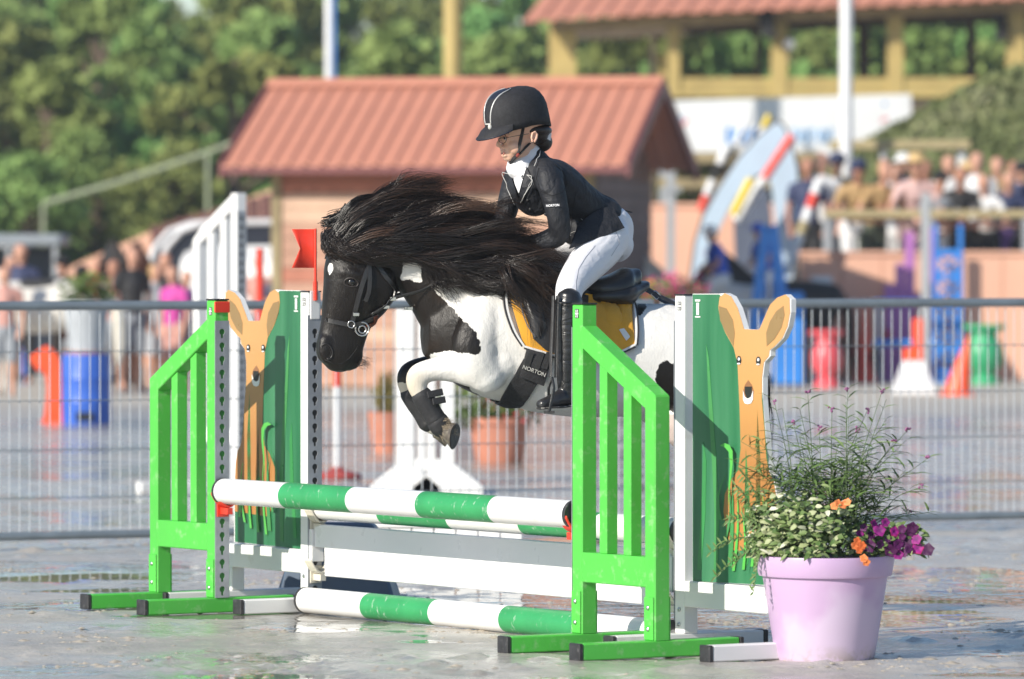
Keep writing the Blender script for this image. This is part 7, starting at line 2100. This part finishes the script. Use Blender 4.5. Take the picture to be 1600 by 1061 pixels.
def simple_pony(label, px, d, rz, h, col, mane, group=None, head_down=False, rider=None):
    t = thing('pony', label, 'pony', (Xp(px, d), d, 0), rz, group); k = h/1.2
    m = MB()
    def T(pts, n=12):
        arr = catmull([[a*k, b*k, c*k, r*k] for a, b, c, r in pts], 4*(len(pts)-1)); m.tube([Vector(q[:3]) for q in arr], [max(q[3], .01) for q in arr], n); m.ball(arr[0][:3], arr[0][3], 5); m.ball(arr[-1][:3], arr[-1][3], 5)
    T([(-.55,0,.95,.20),(-.30,0,.92,.26),(.05,0,.88,.27),(.35,0,.92,.25),(.52,0,.95,.18)])
    if head_down: T([(.45,0,1.0,.17),(.72,0,.98,.12),(.95,0,.85,.085)]); T([(.95,0,.90,.085),(1.08,0,.70,.07),(1.16,0,.50,.05)])
    else: T([(.45,0,1.0,.17),(.68,0,1.22,.12),(.82,0,1.40,.09)]); T([(.82,0,1.40,.09),(.98,0,1.28,.07),(1.12,0,1.12,.05)])
    for s in (-1, 1):
        T([(.42,s*.12,.85,.11),(.44,s*.13,.50,.055),(.43,s*.13,.42,.05),(.43,s*.13,.12,.035),(.46,s*.13,.03,.05)], 8)
        T([(-.48,s*.12,.85,.16),(-.42,s*.13,.62,.09),(-.60,s*.13,.45,.055),(-.56,s*.13,.12,.035),(-.53,s*.13,.03,.05)], 8)
        if head_down: T([(.97,s*.05,.94,.025),(.95,s*.06,1.02,.01)], 6)
        else: T([(.80,s*.05,1.47,.025),(.79,s*.06,1.56,.01)], 6)
    me = fuse(m, 'body', 0.022*k, 3); link('body', me, pm_('coat_' + col, {'white': (0.66,0.63,0.58), 'brown': (0.16,0.06,0.03), 'black': (0.015,0.013,0.013)}[col], 0.6), t)
    m = MB(); T([(-.66,0,1.0,.04),(-.78,0,.85,.07),(-.80,0,.5,.06),(-.78,0,.3,.02)]); link('tail', fuse(m, 'tail', .02, 1), pm_('hair_' + mane, {'white': (0.6,0.57,0.5), 'black': (0.02,0.015,0.013)}[mane]), t)
    m = MB()
    if head_down: T([(.45,0,1.18,.05),(.70,0,1.12,.05),(.93,0,.98,.04)])
    else: T([(.42,0,1.19,.05),(.62,0,1.36,.05),(.80,0,1.50,.04)])
    link('mane', fuse(m, 'mane', .02, 1), bpy.data.materials['hair_' + mane], t)
    m = MB(); m.hexa([Vector((a*k, b*k, c*k)) for a, b, c in ((-.15,-.24,.95),(.22,-.24,.95),(.22,.24,.95),(-.15,.24,.95),(-.15,-.12,1.18),(.20,-.12,1.18),(.20,.12,1.18),(-.15,.12,1.18))]); m.build('saddle', cm('black'), t, bevel=0.02)
    return t
simple_pony('white pony carrying the young rider in a white and blue helmet', 1100, 60.8, R(160), 1.10, 'white', 'white')
person('young rider in a white and blue helmet and blue jacket on the white pony', Xp(1128, 60.7), 60.7, 1.10, R(-75), h=1.15, pose='sit', top='blue', bottom='white', hair='brown', hat='h_white', group='young riders waiting')
simple_pony('black pony standing behind the blue A-shaped stand', 1226, 61.4, R(200), 1.12, 'black', 'black')
person('young rider in a blue helmet and blue jacket behind the blue A-shaped stand', Xp(1200, 61.4), 61.4, 1.14, R(-60), h=1.12, pose='sit', top='blue', bottom='white', hair='dark', hat='h_blue', group='young riders waiting')
simple_pony('white pony with lowered head at the far left behind the barrier', 66, 56.0, R(172), 1.15, 'white', 'white', head_down=False)
simple_pony('chestnut pony between the helpers at left', 152, 60.0, R(62), 1.18, 'brown', 'black')
def lp(px, d, label, **kw): return person(label, Xp(px, d), d, 0.0, kw.pop('rz', 0), group='helpers and riders at left', **kw)
lp(206, 57.5, 'dark-haired helper in black with a ponytail, behind the barrier at left', h=1.38, pose='stand', top='black', bottom='grey', hair='dark', rz=R(30))
lp(178, 58.5, 'helper in rose pink just left of the dark-haired helper', h=1.26, pose='stand', top='rose', bottom='grey', hair='brown', skin=1)
lp(240, 59.5, 'helper in pale grey between the dark-haired helper and the magenta top', h=1.22, pose='stand', top='lgrey', bottom='lgrey', hair='blond', rz=R(60))
lp(272, 57.0, 'helper in a magenta top near the tall white wing', h=1.20, pose='stand', top='magenta', bottom='rose', hair='brown', rz=R(-40))
lp(292, 60.0, 'helper in purple behind the magenta top', h=1.15, pose='stand', top='purple', bottom='navy', hair='dark')
lp(128, 60.0, 'helper in white and red beside the chestnut pony', h=1.2, pose='stand', top='white', bottom='navy', hair='brown', hat='h_black')
lp(8, 55.5, 'helper at the far left edge behind the barrier', h=1.2, pose='stand', top='rose', bottom='grey', hair='brown')
lp(440, 61.0, 'helper in dark clothes seen between the hut post and the red flag', h=1.25, pose='stand', top='navy', bottom='grey', hair='dark')

# second row on the terrace, and more of the crowd at left
for px, lab, kw in ((1308, 'spectator in tan half hidden by the white mast', dict(top='tan', bottom='navy', hair='dark', hat='navy')),
                    (1382, 'spectator in black behind the blond one', dict(top='black', bottom='black', hair='brown')),
                    (1445, 'bareheaded spectator in rose behind the straw hat', dict(top='rose', bottom='white', hair='blond', skin=1)),
                    (1482, 'spectator in white behind the small dark cap', dict(top='white', bottom='black', hair='dark')),
                    (1512, 'spectator in a straw hat in the back row', dict(top='lgrey', bottom='navy', hair='brown', hat='straw')),
                    (1558, 'spectator in tan in the back row, right of the white shirt', dict(top='tan', bottom='olive', hair='dark')),
                    (1584, 'spectator in pale grey in the back row at the right edge', dict(top='lgrey', bottom='grey', hair='brown', skin=1))):
    sp(px, lab, d=66.3, pose='stand', h=1.5 + (px % 7)*0.02, **kw)
simple_pony('dark pony among the helpers at far left', 228, 62.0, R(120), 1.2, 'black', 'black')
for px, d, lab, kw in ((34, 60.5, 'helper in navy beside the white pony head', dict(top='navy', bottom='black', hair='dark')),
                       (100, 61.5, 'helper in black behind the grey planter', dict(top='black', bottom='grey', hair='brown', hat='h_black')),
                       (150, 62.5, 'helper in grey behind the chestnut pony', dict(top='grey', bottom='navy', hair='blond')),
                       (222, 62.8, 'helper in tan at the back of the left crowd', dict(top='tan', bottom='navy', hair='dark', skin=1)),
                       (256, 62.0, 'helper in black behind the magenta top', dict(top='black', bottom='black', hair='brown')),
                       (20, 63.0, 'helper in pale grey under the grey shelter', dict(top='lgrey', bottom='navy', hair='dark')),
                       (405, 62.0, 'helper in rose right of the tall white wing', dict(top='rose', bottom='grey', hair='dark', skin=1))):
    lp(px, d, lab, h=1.3 + (px % 5)*0.03, pose='stand', rz=R(px % 90 - 45), **kw)
# ------------------------------------------------------------------ lilac flower pot in front
POTC = on_ground(1289, 1030)
POTC = Vector((POTC.x, POTC.y + 0.0, 0))
pot = thing('flower_pot', 'lilac plastic pot of trailing plants and dark purple flowers at right front', 'flower pot', POTC)
t = NT('lilac_plastic')
p_ = t.sep()
n_ = t.noise(3.2, 4, 0.5)
fade = t.math('MULTIPLY', t.ramp(n_, [(0.44, 0.0), (0.52, 1.0)]), t.ramp(p_[2], [(0.16, 1.0), (0.30, 0.15)]))
c = t.ramp(t.noise(1.8, 3), [(0.35, (0.52, 0.35, 0.56)), (0.65, (0.57, 0.41, 0.60))])
c = t.mix(fade, c, (0.62, 0.50, 0.66))
c = t.mix(t.ramp(t.noise(30, 6, 0.7), [(0.60, 0.0), (0.72, 0.35)]), c, (0.55, 0.46, 0.48))
c = t.mix(t.math('MULTIPLY', t.ramp(p_[2], [(0.0, 1.0), (0.06, 0.0)]), t.ramp(t.noise(18, 5, 0.7), [(0.45, 0.0), (0.6, 0.8)])), c, (0.38, 0.32, 0.28))
t.set(color=c, rough=0.42, sss=0.0); t.bump(t.noise(60, 4), 0.05, 0.003)
M_LILAC = t.m
d0 = POTC.y; S = d0/F
h_rim = Z(862, d0 + .22) ; rr = 109*S; r0 = 78*S
HB_ = (Z(898, d0))
m = MB(); m.lathe([(r0*.96,0),(r0,.012),(98*S,HB_-.002),(102*S,HB_)], n=64); m.build('pot_wall', M_LILAC, pot, smooth=True)
m = MB(); m.lathe([(98*S,HB_-.004),(103.5*S,HB_-.002),(105*S,HB_+.005),(109*S,h_rim-.006),(108*S,h_rim),(104*S,h_rim),(102*S,h_rim-.01),(98*S,h_rim-.05)], n=64); m.build('rim', M_LILAC, pot, smooth=True)
m = MB(); m.lathe([(101*S,h_rim-.045),(.01,h_rim-.03)], n=40); m.build('soil', pm('soil', (0.05, 0.035, 0.025), 0.95, 0.3, 30, 0.5), pot)
# --- foliage helpers (local coordinates of the pot)
def leafy(name, leaves, m_, tones, parent=pot):
    """each leaf: centre, direction, normal, length, width -> folded six-point leaf"""
    V_, F_, T_ = [], [], []
    for (c, dr, nr, l, w), tn in zip(leaves, tones):
        dr = dr.normalized(); s = dr.cross(nr).normalized(); n = s.cross(dr)
        b = len(V_)
        dp = 0.22 if l < .05 else 0.42
        V_ += [c, c + dr*l*.30 + s*w*.5 + n*w*.18 - n*l*dp*.06, c + dr*l*.30 - n*l*dp*.06, c + dr*l*.30 - s*w*.5 + n*w*.18 - n*l*dp*.06, c + dr*l*.66 + s*w*.42 + n*w*.05 - n*l*dp*.38, c + dr*l*.66 - n*l*dp*.42, c + dr*l*.66 - s*w*.42 + n*w*.05 - n*l*dp*.38, c + dr*l*.95 - n*l*dp]
        F_ += [(b,b+1,b+2),(b,b+2,b+3),(b+1,b+4,b+5,b+2),(b+2,b+5,b+6,b+3),(b+4,b+7,b+5),(b+5,b+7,b+6)]
        T_ += [tn]*8
    me = bpy.data.meshes.new(name); me.from_pydata([tuple(v) for v in V_], [], F_)
    at = me.attributes.new('tone', 'FLOAT', 'POINT'); at.data.foreach_set('value', np.array(T_, np.float32))
    me.polygons.foreach_set('use_smooth', [True]*len(F_))
    o = link(name, me, m_, parent); tag(o, kind='stuff'); return o
def tone_mat(name, stops, rough=0.5, tr=0.0):
    t = NT(name); a = t.n('ShaderNodeAttribute', attribute_name='tone').outputs['Fac']
    t.set(color=t.ramp(a, stops), rough=rough, spec=0.35)
    return t.m
M_VERB = tone_mat('verbena_leaf', [(0, (0.055, 0.10, 0.03)), (0.6, (0.12, 0.20, 0.055)), (1, (0.22, 0.31, 0.11))])
M_VARI = tone_mat('variegated_leaf', [(0, (0.07, 0.13, 0.035)), (0.35, (0.17, 0.24, 0.08)), (0.6, (0.38, 0.42, 0.22)), (1, (0.62, 0.62, 0.48))])
M_PETU = tone_mat('petunia', [(0, (0.035, 0.004, 0.035)), (0.5, (0.12, 0.008, 0.11)), (0.8, (0.30, 0.01, 0.20)), (1, (0.45, 0.02, 0.12))], 0.6)
M_ORF = tone_mat('orange_bloom', [(0, (0.65, 0.13, 0.03)), (1, (0.85, 0.28, 0.09))], 0.6)
M_STEM = pm('stem_green', (0.09, 0.14, 0.05), 0.6, 0.2, 40)
M_STEMR = pm('stem_dry', (0.20, 0.12, 0.08), 0.7, 0.2, 40)
rg = random.Random(77)
def PX(px, py, dy=0.0):                                # local point of the pot for a picture place
    q = D3(px, py, d0 + dy); return Vector((q.x - POTC.x, q.y - POTC.y, q.z))
stems = MB(); L1, T1 = [], []; buds = []
tips = [(1210,628),(1262,612),(1325,608),(1356,640),(1378,612),(1300,640),(1240,660),(1280,668),(1340,672),(1398,690),(1418,672),(1450,716),(1440,760),(1424,800),(1405,745),(1230,720),(1190,690),(1175,745),(1158,690),(1365,700),(1310,690),(1260,705),(1215,755),(1390,780),(1345,735),
        (1160,780),(1146,720),(1322,628),(1268,742),(1296,720),(1370,745),(1200,720),(1332,700),(1415,735),(1250,640),(1385,655),(1150,810),(1170,770)]
for i, (tx, ty) in enumerate(tips + tips[::2]):
    tx += rg.uniform(-14, 14)*(i >= len(tips)); ty += rg.uniform(5, 50)*(i >= len(tips))
    rx = 1290 + (tx-1290)*0.35 + rg.uniform(-35, 35)
    a = PX(rx, 868, rg.uniform(-.12, .14)); b = PX(tx, ty, rg.uniform(-.18, .18))
    mid = a.lerp(b, .5) + Vector((-(tx-1290)*.00015, 0, .03 + rg.uniform(-.01, .03)))
    if tx < 1170: mid += Vector((.05, 0, .02))
    arr = [Vector(q) for q in catmull([a, mid, b], 14)]
    stems.tube(arr, [0.0022 - 0.0014*j/14 for j in range(15)], 5)
    for j in range(2, 15):
        for sgn in (-1, 1):
            if rg.random() < (0.35 if j < 11 else 0.5): continue
            p = arr[j]; tdir = (arr[min(j+1, 14)] - arr[j-1]).normalized()
            side = Vector((sgn*rg.uniform(.6, 1), rg.uniform(-.8, .8), rg.uniform(-.1, .4))).normalized()
            dr = (side*.9 + tdir*rg.uniform(.2, .9))
            L1.append((p, dr, Vector((rg.uniform(-.3,.3), rg.uniform(-.5,.2), 1)), rg.uniform(.05, .125)*(1 if j < 11 else .6), rg.uniform(.006, .011))); T1.append(rg.uniform(.1, 1))
    if i < 14: buds.append(b)
o = stems.build('stems', M_STEM, pot, smooth='all'); tag(o, kind='stuff')
leafy('narrow_leaves', L1, M_VERB, T1)
# denser mass of narrow leaves in the middle
L2, T2 = [], []
for _ in range(620):
    px = rg.gauss(1285, 45); py = rg.uniform(730, 860); px = 1290 + (px-1290)*(.6 + (860-py)/300)
    p = PX(px, py, rg.uniform(-.16, .18)); a = rg.uniform(0, 6.28)
    L2.append((p, Vector((math.cos(a), math.sin(a)*.6, rg.uniform(-.3, .9))), Vector((rg.uniform(-.4,.4), -.3, 1)), rg.uniform(.05, .11), rg.uniform(.005, .010))); T2.append(rg.uniform(0, .85))
leafy('narrow_leaves', L2, M_VERB, T2)
m = MB()
for b in buds:
    for _ in range(7): m.ball(b + Vector((rg.gauss(0,.005), rg.gauss(0,.005), rg.gauss(.002,.004))), rg.uniform(.0025, .0045), 4)
tag(m.build('verbena_buds', pm('bud_mauve', (0.28, 0.10, 0.22), 0.7, 0.3, 60), pot, smooth='all'), kind='stuff')
# variegated leaves over the left of the rim
L3, T3 = [], []
for _ in range(1700):
    px = rg.gauss(1225, 36); py = rg.gauss(835, 24)
    if rg.random() < .3: px, py = rg.uniform(1180, 1330), rg.uniform(790, 862)
    py = min(py, 866)
    if px < 1172 or px > 1350 or py < 748: continue
    dy = -.20*math.sqrt(max(0, 1 - ((px-1289)/118.0)**2)) * rg.uniform(.2, 1.08)
    p = PX(px, py, dy); a = rg.uniform(0, 6.28)
    L3.append((p, Vector((math.cos(a), math.sin(a)*.5 - .4, rg.uniform(-.5, .6))), Vector((rg.uniform(-.6,.4), -.9, rg.uniform(.2, 1))), rg.uniform(.018, .040), rg.uniform(.010, .020))); T3.append(min(1, max(0, rg.gauss(.36, .27))))
leafy('variegated_leaves', L3, M_VARI, T3)
# sprays trailing to the left over the deer board
L4, T4 = [], []; st2 = MB()
for (x0, y0, x1, y1) in ((1190,855,1150,880),(1185,840,1112,862),(1190,860,1178,925),(1195,830,1140,812),(1185,820,1150,760),(1188,858,1120,900),(1192,800,1160,740)):
    a, b = PX(x0, y0, -.12), PX(x1, y1, -.14); mid = a.lerp(b, .5) + Vector((0, 0, .02)); arr = [Vector(q) for q in catmull([a, mid, b], 9)]
    st2.tube(arr, .0011, 4)
    for j in range(1, 10):
        for sgn in (-1, 1):
            L4.append((arr[j], Vector((-.6, rg.uniform(-.4,.4), sgn*.8 + .2)), Vector((0, -1, .4)), rg.uniform(.018, .034), .007)); T4.append(rg.uniform(.2, .8))
tag(st2.build('stems', M_STEM, pot, smooth='all'), kind='stuff'); leafy('narrow_leaves', L4, M_VERB, T4)
# petunias and orange blooms
def bloom(c, nrm, r, m_, tn, name='flower'):
    nrm = nrm.normalized(); x = nrm.orthogonal().normalized(); y = nrm.cross(x); n = 15
    V_ = [c - nrm*r*.35]; T_ = [tn*.5]; F_ = []
    for k in range(n):
        a = 2*math.pi*k/n; q = r*(1 + .12*math.cos(5*a)); V_.append(c + (x*math.cos(a)+y*math.sin(a))*q*.55 + nrm*r*.05); T_.append(tn*.8)
    for k in range(n):
        a = 2*math.pi*k/n; q = r*(1 + .14*math.cos(5*a)); V_.append(c + (x*math.cos(a)+y*math.sin(a))*q + nrm*r*(.02 + .12*math.sin(10*a)) + Vector((0,0,-r*.1))); T_.append(tn)
    for k in range(n):
        j = (k+1) % n; F_.append((0, 1+k, 1+j)); F_.append((1+k, 1+n+k, 1+n+j, 1+j))
    me = bpy.data.meshes.new(name); me.from_pydata([tuple(v) for v in V_], [], F_); at = me.attributes.new('tone', 'FLOAT', 'POINT'); at.data.foreach_set('value', np.array(T_, np.float32))
    me.polygons.foreach_set('use_smooth', [True]*len(F_)); return link(name, me, m_, pot)
spots = [(1350,824),(1362,836),(1374,828),(1388,842),(1398,830),(1410,826),(1424,830),(1432,842),(1418,846),(1404,850),(1392,860),(1404,866),(1420,858),(1434,856),(1376,850),(1358,852),(1344,834),(1450,858),(1410,838),(1426,824),(1384,816),(1396,848),(1366,818),(1412,864)]
for i, (px, py) in enumerate(spots):
    tn = [.35, .15, .75, .2, .95, .3, .25, .8, .1][i % 9]
    bloom(PX(px, py, -.14 + .03*rg.random()), Vector((rg.uniform(-.5,.8), -1, rg.uniform(-.4,.6))), rg.uniform(.012, .022), M_PETU, tn, 'petunia_flower')
for px, py in ((1340,845),(1336,852),(1348,852),(1343,859),(1350,872),(1354,878),(1310,786),(1318,788),(1304,790),(1324,784)):
    bloom(PX(px, py, -.22), Vector((rg.uniform(-.5,.5), -1, rg.uniform(-.2,.6))), .013, M_ORF, rg.random() if py > 800 else 0.9, 'orange_flower')
L5, T5 = [], []
for _ in range(330):
    px, py = rg.uniform(1325, 1440), rg.uniform(820, 868); a = rg.uniform(0, 6.28)
    L5.append((PX(px, py, rg.uniform(-.12, .05)), Vector((math.cos(a), -.3, rg.uniform(-.6,.5))), Vector((0, -1, .6)), rg.uniform(.02, .035), rg.uniform(.01, .018))); T5.append(rg.uniform(.1, .55))
leafy('petunia_leaves', L5, M_VARI, T5)
bl = thing('x', 'x', 'x'); bpy.data.objects.remove(bl)
m = MB(); m.tube([PX(1430,850,-.12), PX(1445,855,-.12), PX(1452,872,-.12)], .0015, 5); tag(m.build('stems', M_STEM, pot, smooth='all'), kind='stuff')
# ------------------------------------------------------------------ thin sea haze between the arena and the hillside
hm = bpy.data.materials.new('haze'); hm.use_nodes = True; ht_ = hm.node_tree; ht_.nodes.clear()
_o = ht_.nodes.new('ShaderNodeOutputMaterial'); _v = ht_.nodes.new('ShaderNodeVolumePrincipled')
_v.inputs['Color'].default_value = (0.86, 0.90, 0.95, 1); _v.inputs['Density'].default_value = 0.0007; _v.inputs['Anisotropy'].default_value = 0.2
ht_.links.new(_v.outputs[0], _o.inputs['Volume'])
m = MB(); m.box(-410, 410, -70, 510, -1.0, 15.0); tag(m.build('haze', hm), kind='stuff')
